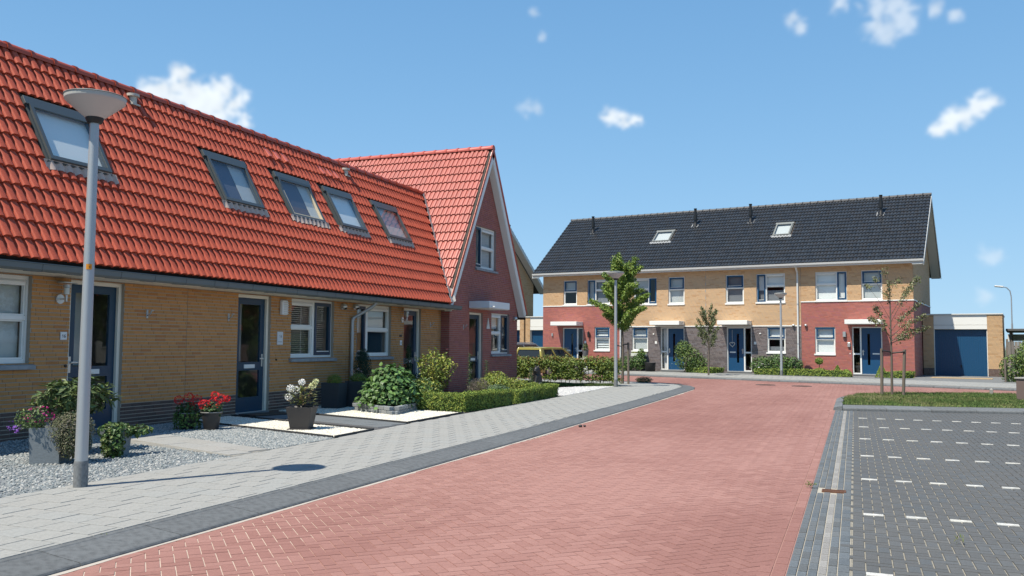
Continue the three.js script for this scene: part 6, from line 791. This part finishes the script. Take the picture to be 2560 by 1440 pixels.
for (const [x, z, r, hh, l] of [[-3.15, 1.9, 0.26, 0.52, 'clipped cone of box at the end of the low hedge'], [-1.25, 1.7, 0.3, 0.6, 'clipped cone of box right of the end house door'], [-2.75, 1.95, 0.28, 0.34, 'rounded box bush beside the clipped cone']]) { const p = far(x, z), g = thing('topiary', l, 'shrub', [p[0], 0.05, p[1]], 0, 'clipped box shapes of the end house'), b = new Buf(); leaves(b, 1300, () => { const a = rr(0, 6.28), t = rnd(), k = r * (hh > 0.4 ? Math.pow(1 - t, 0.8) : Math.sqrt(1 - t * t)) * rr(0.8, 1); return [[Math.cos(a) * k, t * hh, Math.sin(a) * k], nrm([Math.cos(a), 0.5, Math.sin(a)])]; }, 0.05, 0.04, GREEN.box); part('stems', tube([[0, 0, 0], [0, hh * 0.7, 0]], 0.03, 0.01, 6), mTwig, g); part('foliage', b.geo(), mLeafMatt, g, true); }
{ const p = far(-13.86, 0.16), g = thing('flower_box', 'white flower box hung under the ground floor window', 'flower box', [p[0], 0.86, p[1]], TH); part('trough', join(box(-0.45, 0.45, 0, 0.02, -0.09, 0.09), box(-0.45, 0.45, 0.02, 0.17, 0.07, 0.09), box(-0.45, 0.45, 0.02, 0.17, -0.09, -0.07), box(-0.45, -0.43, 0.02, 0.17, -0.069, 0.069), box(0.43, 0.45, 0.02, 0.17, -0.069, 0.069)), mat(C(0.6, 0.62, 0.55), 0.6), g); part('bracket', box(-0.3, 0.3, 0.05, 0.1, -0.155, -0.091), mGalv, g); const b = new Buf(); leaves(b, 400, () => [[rr(-0.42, 0.42), 0.15 + rnd() * 0.08, rr(-0.07, 0.07)], [0, 1, 0]], 0.05, 0.03, GREEN.yellow); part('plants', b.geo(), mLeafMatt, g, true); }
{ const p = far(-12.98, 0.75), g = thing('dark_basket', 'black basket standing against the dark grey brick by the door', 'basket', [p[0], 0.055, p[1]], TH); part('basket_wall', lathe([[0, 0], [0.26, 0], [0.31, 0.46], [0.28, 0.46], [0.23, 0.04], [0, 0.04]], 14), mBlack, g); part('basket_rim', new THREE.TorusGeometry(0.3, 0.02, 6, 16).rotateX(Math.PI / 2).translate(0, 0.46, 0), mDark, g); }
{ const p = far(-16.95, 0.55), g = thing('pedestal', 'square white pedestal against the red brick by the striped blinds house', 'pedestal', [p[0], 0.055, p[1]], TH); part('column', rbox(-0.2, 0.2, 0, 0.62, -0.2, 0.2, 0.01), mWhite, g); part('cap', rbox(-0.21, 0.21, 0.621, 0.66, -0.21, 0.21, 0.008), mWhite, g);
  const v = thing('vase', 'grey tapered vase standing on the white pedestal', 'vase', [p[0], 0.716, p[1]]); part('body', lathe([[0, 0], [0.12, 0], [0.19, 0.42], [0.17, 0.42], [0.11, 0.03], [0, 0.03]], 18), mat(C(0.13, 0.13, 0.135), 0.6), v); part('soil', new THREE.CylinderGeometry(0.17, 0.17, 0.02, 14).translate(0, 0.38, 0), mSoil, v);
  bush('vase_flowers', 'mauve flowers in the grey vase on the pedestal', 'flowers', [p[0], 1.12, p[1]], [[0, 0.08, 0, 0.22, 0.14, 0.2], [0, 0.28, 0, 0.14, 0.16, 0.14]], 500, [0.06, 0.03], GREEN.ivy, { flowers: [[[0, 0.05, 0.02], [0.22, 0.14, 0.2], 45, 0.035, [[0.3, 0.18, 0.28], [0.4, 0.25, 0.34], [0.24, 0.1, 0.16]]]] }); }
pavedArea('drive_paving', [far(0.7, -0.6), far(3.2, -0.6), far(3.2, 0.7), far(0.7, 0.7)], 0.075, [0.3, 0.3], 0.155, { pal: vary([0.5, 0.36, 0.2], 0.08, 4, 91), limit: 40, bed: [0.3, 0.24, 0.16] });

// ---------------------------------------------------------------- right edge: fence, ivy hedge, carport, lamp, cabinet, far house
{ const p = far(3.75, -3.6), g = thing('board_fence', 'weathered grey board fence right of the garage', 'fence', [p[0], 0, p[1]], TH); const n = 26; for (let i = 0; i < n; i++) part('board', rbox(0.02 + i * 0.15, 0.155 + i * 0.15, 0.03, 1.78 + 0.01 * Math.sin(i * 3), -0.01 + (i % 2) * 0.012, 0.012 + (i % 2) * 0.012, 0.003), tone([[0.24, 0.215, 0.19], [0.2, 0.18, 0.165], [0.28, 0.25, 0.22]][i % 3], 0.9, gRough), g); for (const x of [0, 1.85, 3.7]) part('post', rbox(x - 0.045, x + 0.045, -0.05, 1.9, -0.1, -0.012, 0.006), mWood, g); for (const y of [0.3, 1.5]) part('rail', box(0, 3.9, y, y + 0.08, -0.05, -0.012), mWood, g); }
{ const p = far(3.7, -7.5), g = thing('carport', 'low dark flat roofed carport behind the board fence', 'carport', [p[0], 0, p[1]], TH); part('roof', rbox(0, 8, 2.3, 2.42, -3, 3, 0.02), mat(C(0.1, 0.1, 0.1), 0.8), g); part('fascia', rbox(0, 8, 1.85, 2.22, -2.9, -2.85, 0.01), mWhite, g); for (const [x, z] of [[0.2, 2.7], [4, 2.7], [7.8, 2.7], [0.2, -2.7], [4, -2.7], [7.8, -2.7]]) part('post', box(x - 0.05, x + 0.05, 0, 2.3, z - 0.05, z + 0.05), mWood, g); }
{ const a = far(3.7, 2.75), g = thing('ivy_hedge', 'thick green ivy hedge growing right of the garage drive', 'hedge', [a[0], 0.05, a[1]], TH), b = new Buf(); const blobs = [[0.3, 0.55, 0.2, 0.5, 0.6, 0.5], [0.9, 0.8, -0.3, 0.6, 0.85, 0.7], [1.6, 0.95, 0.4, 0.8, 1.0, 0.8], [1.4, 0.5, 1.1, 0.7, 0.55, 0.6], [2.5, 1.0, 0.8, 0.8, 1.0, 0.9], [1.2, 1.1, -1.2, 0.7, 0.9, 0.9], [1.9, 1.1, -2, 0.8, 0.9, 0.9]]; for (const q of blobs) leaves(b, Math.round(2100 * q[3] * q[4]), inBlob(q.slice(0, 3), q.slice(3), 0.55), 0.1, 0.08, GREEN.ivy.concat(GREEN.yellow.slice(3), GREEN.tree.slice(1, 2)), {}); part('stems', join([0.4, 1.0, 1.6, 2.3].map((x) => tube([[x, 0, 0], [x + 0.05, 0.8, 0.1], [x, 1.4, 0.1]], 0.03, 0.01, 6))), mTwig, g); part('foliage', b.geo(), mLeaf, g, true); part('hedge_post', tube([[0.05, -0.05, 0.75], [0.05, 0.95, 0.75]], 0.04, 0.04, 8), mWood, g); }
{ const g = thing('street_lamp', 'tall grey street lamp with curved arm beyond the board fence', 'street lamp', [8.35, -0.55, -56], 0); part('pole', tube([[0, 0, 0], [0, 1.8, 0], [0, 3.4, 0]], 0.06, 0.05, 10), mGalv, g); part('arm', tube([[0, 3.35, 0], [0, 4.9, 0], [-0.05, 5.25, 0], [-0.22, 5.45, 0], [-0.42, 5.5, 0]], 0.034, 0.028, 9), mGalv, g); part('lantern', new RoundedBoxGeometry(0.46, 0.1, 0.2, 3, 0.045).rotateZ(-0.12).translate(-0.6, 5.52, 0), mat(C(0.6, 0.6, 0.58), 0.5), g); }
{ const g = thing('utility_cabinet', 'brown utility cabinet with small stickers at the end of the island', 'cabinet', [4.45, 0.05, -26.6], 0.9); part('body', rbox(-0.34, 0.34, 0, 0.6, -0.3, 0.3, 0.012), mat(C(0.15, 0.11, 0.1), 0.7), g); part('lid', rbox(-0.37, 0.37, 0.6, 0.65, -0.33, 0.33, 0.012), mat(C(0.3, 0.29, 0.27), 0.6), g); part('sticker', box(-0.22, 0.12, 0.38, 0.4, 0.301, 0.304), mWhite, g); part('sticker', box(0.2, 0.27, 0.2, 0.28, 0.301, 0.304), mWhite, g); part('door_seam', box(-0.34, -0.33, 0.03, 0.57, 0.301, 0.303), mDark, g); }
{ const g = thing('bollard', 'short weathered concrete post at the edge of the island', 'bollard', [3.75, 0.05, -29.1]); part('post', rbox(-0.045, 0.045, -0.05, 0.2, -0.045, 0.045, 0.012, 2), mat(C(0.36, 0.34, 0.31), 0.95, { map: gRough }), g); part('top', new THREE.ConeGeometry(0.055, 0.03, 4).rotateY(Math.PI / 4).translate(0, 0.216, 0), mat(C(0.36, 0.34, 0.31), 0.95), g); }
function simpleHouse(label, pos, turn, w, d, eave, ridge, wallKind, roofPal) { // houses across the way: brick walls, tiled roof, windows
  const g = thing('detached_house', label, 'house', pos, turn, 'houses across the parking area'), m = wallKind === 'white' ? mat(C(0.66, 0.64, 0.6), 0.9, { map: gSoft }) : mMortarRed, s = new THREE.Shape(); s.moveTo(-w / 2, 0); s.lineTo(w / 2, 0); s.lineTo(w / 2, eave); s.lineTo(0, ridge - 0.2); s.lineTo(-w / 2, eave); s.closePath(); part('wall', extrude(s, -d, 0), m, g);
  for (const sg of [-1, 1]) { const q = V(-sg * (w / 2 + 0.4), ridge - eave + 0.25, 0), L = q.length(), D = q.clone().normalize(), e = V(sg * (w / 2 + 0.4), eave - 0.25, sg > 0 ? 0.3 : -d - 0.3), sl = new THREE.Shape(); sl.moveTo(e.x, e.y); sl.lineTo(0, ridge); sl.lineTo(0, ridge - 0.18); sl.lineTo(e.x, e.y - 0.18); sl.closePath(); part('roof_slab', extrude(sl, -d - 0.3, 0.3), mSlab, g); layTiles(g, { origin: e, U: V(0, 0, sg > 0 ? -1 : 1), D, cols: Math.round((d + 0.6) / TW), rows: Math.round(L / TG), gauge: L / Math.round(L / TG), pal: roofPal, rough: 0.4, limit: 0, map: null }); }
  for (const [x, y, ww, hh] of [[-w * 0.22, 1.0, 1.2, 1.4], [w * 0.22, 1.0, 1.2, 1.4], [0, eave + 0.5, 1.3, 1.2]]) { const f = part('window', ring(x - ww / 2, x + ww / 2, y, y + hh, [[x - ww / 2 + 0.08, x - 0.04, y + 0.08, y + hh - 0.08], [x + 0.04, x + ww / 2 - 0.08, y + 0.08, y + hh - 0.08]], 0.002, 0.06), mWhite, g); part('pane', box(x - ww / 2 + 0.07, x + ww / 2 - 0.07, y + 0.07, y + hh - 0.07, 0.001, 0.02), mat(C(0.03, 0.035, 0.04), 0.05), f); }
  ridgeCaps(g, V(0, ridge + 0.03, 0.32), V(0, ridge + 0.03, -d - 0.3), 0.45, 0.1, mRoofRed); return g; }
simpleHouse('red roofed house standing right of the far garage', [15.5, 0, -57], -1.4, 8.5, 10, 2.6, 7.6, 'red', ROOFRED);
simpleHouse('red roofed white house across the parking area', [23, 0, -46], -1.2, 8.5, 10, 2.6, 7.6, 'white', ROOFRED);
// trees across the parking area, mirrored in the glazed doors
{ const crown = (seed, H, R) => { const L = rngOf(seed), l = []; for (let i = 0; i < 46; i++) { const y = H * (0.3 + 0.62 * i / 46), a = i * 2.4 + L(), q = R * Math.sin(Math.PI * (0.25 + 0.7 * i / 46)) * (0.7 + L() * 0.5); l.push([[[0, y * 0.8, 0], [Math.cos(a) * q * 0.6, y, Math.sin(a) * q * 0.6], [Math.cos(a) * q, y + 0.5 * L(), Math.sin(a) * q]], 0.05, 0.2]); } return l; };
  for (const [x, z, H, R, s, l] of [[17, -33, 7.5, 2.8, 5, 'broad tree across the parking area'], [21, -27, 8.5, 3, 6, 'tall tree across the parking area'], [13.0, -45.6, 6.0, 2.1, 8, 'rounded tree before the red roofed house'], [14.2, -34.2, 6.2, 2.2, 9, 'small round tree at the edge of the parking area']]) tree('park_tree', l, [x, -0.1, z], { trunk: [[0, 0, 0], [0.05, H * 0.4, 0], [0, H * 0.9, 0]], r: [0.2, 0.03], limbs: crown(s, H, R), leaf: [0.22, 0.16], per: 34, pal: GREEN.tree, clump: 0.8 }); }

// ---------------------------------------------------------------- street lamps with conical bowls
function bowlLamp(pos, label) {
  const g = thing('lamp_post', label, 'street lamp', pos, 0, 'lamp posts with conical bowls');
  part('pole', tube([[0, 0.24, 0], [0, 2, 0], [0, 3.74, 0]], 0.062, 0.045, 20), mGalv, g); part('base_sleeve', lathe([[0.068, -0.05], [0.068, 0.24], [0.063, 0.26]], 24), mat(C(0.2, 0.21, 0.215), 0.75, { map: scaled(gRough, 2) }), g);
  part('collar', lathe([[0.045, 3.71], [0.07, 3.715], [0.09, 3.76], [0.085, 3.775]], 24), mDark, g); part('bowl', lathe([[0.075, 3.765], [0.1, 3.775], [0.288, 3.935], [0.292, 3.95]], 36), mat(C(0.5, 0.46, 0.45), 0.5), g); part('bowl_rim', lathe([[0.292, 3.95], [0.297, 3.985], [0.292, 3.995]], 36), mat(C(0.45, 0.45, 0.42), 0.5), g);
  part('lid', lathe([[0, 4.03], [0.15, 4.022], [0.27, 4.002], [0.301, 3.992], [0.302, 3.984], [0.28, 3.984]], 36), mat(C(0.2, 0.22, 0.22), 0.5), g); return g;
}
const l1 = bowlLamp([-7.27, 0.03, -6.55], 'galvanised lamp post with a conical bowl before number 16');
{ const c = document.createElement('canvas'); c.width = 64; c.height = 64; const k = c.getContext('2d'); k.fillStyle = '#d98a12'; k.fillRect(0, 0, 64, 64); k.fillStyle = '#241c10'; k.beginPath(); k.moveTo(44, 14); k.lineTo(30, 38); k.lineTo(40, 36); k.lineTo(34, 54); k.lineTo(52, 30); k.lineTo(41, 32); k.closePath(); k.fill(); const t = new THREE.CanvasTexture(c); t.colorSpace = THREE.SRGBColorSpace; part('sticker', new THREE.CylinderGeometry(0.0555, 0.0555, 0.055, 12, 1, true, 0.35, 1.0).translate(0, 2.22, 0), mat(0xffffff, 0.6, { map: t }), l1); }
bowlLamp([-7.72, 0.03, -29.2], 'lamp post with a conical bowl beside the beech hedge'); bowlLamp([-3.3, 0.05, -43.6], 'lamp post with a conical bowl before the far row of houses');

// ---------------------------------------------------------------- cars behind the hedge
function car(label, pos, turn, { L, W, H, paint, roofPaint, rails }) { // nose towards +x
  const g = thing('parked_car', label, 'car', pos, turn, 'cars parked behind the hedge'), m = new THREE.MeshPhysicalMaterial({ color: paint, roughness: 0.35, clearcoat: 0.6, clearcoatRoughness: 0.15 }), mg = new THREE.MeshPhysicalMaterial({ color: C(0.05, 0.06, 0.065), roughness: 0.04, transmission: 0.55, thickness: 0, side: THREE.DoubleSide });
  const s = new THREE.Shape(), x0 = -L / 2, x1 = L / 2, belt = H * 0.62, wr = 0.29; s.moveTo(x0 + 0.06, 0.28); s.lineTo(x0, 0.45); s.lineTo(x0 + 0.03, belt); s.lineTo(x1 - L * 0.27, belt + 0.01); s.quadraticCurveTo(x1 - 0.1, belt - 0.06, x1 - 0.02, belt * 0.78); s.lineTo(x1, 0.42); s.lineTo(x1 - 0.08, 0.26); const ax = [x1 - L * 0.19, x0 + L * 0.18]; for (const a of ax) { s.lineTo(a + wr + 0.05, 0.26); s.absarc(a, 0.28, wr + 0.04, 0, Math.PI, false); s.lineTo(a - wr - 0.05, 0.26); } s.closePath();
  part('body', new THREE.ExtrudeGeometry(s, { depth: W - 0.1, bevelEnabled: true, bevelThickness: 0.05, bevelSize: 0.04, bevelSegments: 3, curveSegments: 10 }).translate(0, 0, -W / 2 + 0.05), m, g);
  // cabin: pillars and roof around the glass; corners lean in
  const b = [x0 + 0.05, x1 - L * 0.25], t = [x0 + 0.16, x1 - L * 0.46], hw = W / 2 - 0.04, tw = W / 2 - 0.17, y0 = belt + 0.02, y1 = H - 0.06, P = (k, e, sd) => [mix(k[0], k[1], e), 0, 0];
  const pt = (e, f, sd) => V(mix(mix(b[0], t[0], f), mix(b[1], t[1], f), e), mix(y0, y1, f), sd * mix(hw, tw, f)), bar = (p, q, r) => tube([p, p.clone().lerp(q, 0.5), q], r, r, 6);
  const roof = new THREE.ExtrudeGeometry((() => { const r = new THREE.Shape(); r.moveTo(t[0] - 0.03, y1 - 0.01); r.quadraticCurveTo(mix(t[0], t[1], 0.4), H + 0.03, t[1] + 0.05, y1 - 0.02); r.lineTo(t[1] + 0.05, y1 - 0.05); r.lineTo(t[0] - 0.03, y1 - 0.05); r.closePath(); return r; })(), { depth: 2 * tw - 0.02, bevelEnabled: true, bevelThickness: 0.03, bevelSize: 0.02, bevelSegments: 2 }).translate(0, 0, -tw + 0.01);
  part('roof', roof, roofPaint ? mat(roofPaint, 0.4) : m, g); const pil = []; for (const sd of [-1, 1]) { pil.push(bar(pt(0, 0, sd), pt(0, 1, sd), 0.055), bar(pt(0.02, 0, sd), pt(0.04, 1, sd), 0.05), bar(pt(1, 0, sd), pt(1, 1, sd), 0.035), bar(pt(0.47, 0, sd), pt(0.49, 1, sd), 0.045), bar(pt(0, 1, sd), pt(1, 1, sd), 0.04), bar(pt(0, 0, sd), pt(1, 0, sd), 0.035)); const q = new THREE.BufferGeometry(); const pts = [pt(0.14, 0, sd), pt(0.14, 1, sd), pt(0, 0, sd), pt(0, 1, sd)]; q.setAttribute('position', new THREE.Float32BufferAttribute([2, 0, 1, 2, 1, 3].flatMap((i) => pts[i].toArray()), 3)); q.computeVertexNormals(); pil.push(q); } const pm = m.clone(); pm.side = THREE.DoubleSide; part('pillars', join(pil), pm, g);
  const pane = (name, c) => { const q = new THREE.BufferGeometry(); q.setAttribute('position', new THREE.Float32BufferAttribute([0, 1, 2, 0, 2, 3].flatMap((i) => c[i].toArray()), 3)); q.computeVertexNormals(); part(name, q, mg, g); }; for (const sd of [-1, 1]) { pane('side_window', [pt(0.14, 0.03, sd), pt(0.46, 0.03, sd), pt(0.48, 0.95, sd), pt(0.15, 0.95, sd)]); pane('side_window', [pt(0.5, 0.03, sd), pt(0.97, 0.03, sd), pt(0.97, 0.95, sd), pt(0.51, 0.95, sd)]); } pane('rear_window', [pt(0, 0.1, -1), pt(0, 0.1, 1), pt(0, 0.92, 1), pt(0, 0.92, -1)]); pane('windscreen', [pt(1, 0.03, -1), pt(1, 0.03, 1), pt(1, 0.97, 1), pt(1, 0.97, -1)]);
  for (const sd of [-1, 1]) { part('seat', join(rbox(-0.15, 0.35, 0.5, 0.62, sd * 0.36 - 0.22, sd * 0.36 + 0.22, 0.05, 2), rbox(-0.28, -0.14, 0.55, 1.18, sd * 0.36 - 0.22, sd * 0.36 + 0.22, 0.05, 2)), mDark, g); for (const a of ax) { const w = part('wheel', new THREE.CylinderGeometry(wr, wr, 0.17, 24).rotateX(Math.PI / 2).translate(a, wr, sd * (W / 2 - 0.1)), mBlack, g); part('rim', new THREE.CylinderGeometry(wr * 0.62, wr * 0.62, 0.02, 18).rotateX(Math.PI / 2).translate(a, wr, sd * (W / 2 - 0.008)), mSteel, w); } part('tail_light', rbox(x0 - 0.05, x0 + 0.02, 0.55, 0.75, sd * (W / 2 - 0.16) - 0.08, sd * (W / 2 - 0.16) + 0.08, 0.01), mat(C(0.4, 0.01, 0.01), 0.25), g); part('headlight', rbox(x1 - 0.06, x1 + 0.03, 0.52, 0.66, sd * (W / 2 - 0.22) - 0.12, sd * (W / 2 - 0.22) + 0.12, 0.02), mat(C(0.7, 0.7, 0.7), 0.1), g); if (rails) part('roof_rail', bar(V(t[0] + 0.15, H + 0.02, sd * (tw - 0.06)), V(t[1] - 0.1, H + 0.02, sd * (tw - 0.06)), 0.018), mSteel, g); }
  part('bumper', rbox(x0 - 0.1, x0 + 0.05, 0.3, 0.48, -W / 2 + 0.03, W / 2 - 0.03, 0.04, 2), mDark, g); part('bumper', rbox(x1 - 0.05, x1 + 0.08, 0.28, 0.46, -W / 2 + 0.03, W / 2 - 0.03, 0.04, 2), mDark, g); part('number_plate', box(x0 - 0.106, x0 - 0.101, 0.5, 0.6, -0.26, 0.26), mat(C(0.7, 0.5, 0.05), 0.5), g);
}
car('olive yellow hatchback parked behind the beech hedge', [-13.35, -0.04, -38.4], 74 * DEG, { L: 3.5, W: 1.55, H: 1.4, paint: C(0.36, 0.31, 0.06) });
car('grey estate car with roof rails parked beyond the olive hatchback', [-17.2, -0.04, -45.0], 72 * DEG, { L: 4.4, W: 1.75, H: 1.58, paint: C(0.2, 0.21, 0.23), rails: true });

// ---------------------------------------------------------------- black garden statue: a seated animal
{ const g = thing('garden_statue', 'black statue of a seated animal on the grass by the red gable', 'statue', [-9.55, 0.03, -26.3], -0.6); const B = [[[0, 0.1, 0], 0.16, [0, 0.3, 0.02], 0.16], [[0, 0.3, 0.02], 0.16, [0.03, 0.52, 0.05], 0.12], [[0.03, 0.52, 0.05], 0.1, [0.05, 0.64, 0.08], 0.1], [[0.05, 0.64, 0.08], 0.095, [0.12, 0.6, 0.18], 0.05], [[-0.08, 0.42, 0.1], 0.06, [-0.09, 0.2, 0.18], 0.05], [[-0.09, 0.2, 0.18], 0.05, [-0.09, 0.03, 0.2], 0.045], [[0.1, 0.42, 0.1], 0.06, [0.12, 0.2, 0.18], 0.05], [[0.12, 0.2, 0.18], 0.05, [0.12, 0.03, 0.2], 0.045], [[-0.14, 0.12, 0.0], 0.11, [-0.16, 0.05, 0.16], 0.055], [[0.14, 0.12, 0.0], 0.11, [0.18, 0.05, 0.16], 0.055], [[0.02, 0.08, -0.14], 0.05, [0.3, 0.1, -0.1], 0.03], [[0.3, 0.1, -0.1], 0.045, [0.36, 0.16, -0.06], 0.05], [[-0.03, 0.7, 0.05], 0.035, [-0.05, 0.76, 0.04], 0.02], [[0.1, 0.7, 0.05], 0.035, [0.12, 0.76, 0.04], 0.02]];
  const res = 56, mc = new MarchingCubes(res, mBlack, false, false, 60000), R = 0.52, cy = 0.38; mc.isolation = 0; const cap = (p, [a, ra, b, rb]) => { const ab = b.map((v, i) => v - a[i]), ap = p.map((v, i) => v - a[i]), t = clamp((ab[0] * ap[0] + ab[1] * ap[1] + ab[2] * ap[2]) / (ab[0] ** 2 + ab[1] ** 2 + ab[2] ** 2)); return Math.hypot(...ap.map((v, i) => v - ab[i] * t)) - mix(ra, rb, t); };
  for (let z = 0; z < res; z++) for (let y = 0; y < res; y++) for (let x = 0; x < res; x++) { const p = [(x - res / 2) / (res / 2) * R, (y - res / 2) / (res / 2) * R + cy, (z - res / 2) / (res / 2) * R]; let d = 1; for (const c of B) { const e = cap(p, c), k = 0.035, h = clamp(0.5 + 0.5 * (d - e) / k); d = mix(d, e, h) - k * h * (1 - h); } mc.field[z * res * res + y * res + x] = -d; }
  mc.update(); const geo = new THREE.BufferGeometry(); geo.setAttribute('position', new THREE.Float32BufferAttribute(mc.positionArray.slice(0, mc.count * 3), 3)); geo.setAttribute('normal', new THREE.Float32BufferAttribute(mc.normalArray.slice(0, mc.count * 3), 3)); geo.scale(R, R, R).translate(0, cy, 0); part('statue_body', geo, mBlack, g); part('plinth', new THREE.CylinderGeometry(0.27, 0.29, 0.04, 20).translate(0, 0.0, 0.04), mDark, g); }
// small things on the road
for (const [x, z, s, l] of [[-4.76, -15.45, 0.032, 'larger dark pebble lying on the red road by the kerb'], [-4.7, -15.52, 0.024, 'smaller dark pebble lying on the red road by the kerb']]) { const g = new THREE.IcosahedronGeometry(s, 1).scale(1.2, 0.8, 1), m = shade(new THREE.Mesh(g, mDark)); m.position.set(x, -0.02, z); m.name = numbered('pebble'); m.userData = { label: l, category: 'pebble' }; scene.add(m); }
for (const [x, z, l] of [[-3.25, -35.0, 'round iron manhole cover in the red junction, nearer the leafy tree'], [-1.9, -34.7, 'round iron manhole cover in the red junction, nearer the grass island']]) { const g = thing('manhole_cover', l, 'manhole', [x, -0.042, z], 0, 'manhole covers of the junction'), m = mat(C(0.07, 0.06, 0.055), 0.8, { map: gRough }); part('frame', lathe([[0.3, 0], [0.38, 0], [0.38, 0.012], [0.3, 0.012]], 28), m, g); part('lid', new THREE.CylinderGeometry(0.295, 0.295, 0.014, 28), m, g); for (let i = -2; i <= 2; i++) part('rib', box(-0.2, 0.2, 0.007, 0.013, i * 0.08 - 0.015, i * 0.08 + 0.015), m, g); }

renderer.render(scene, camera);
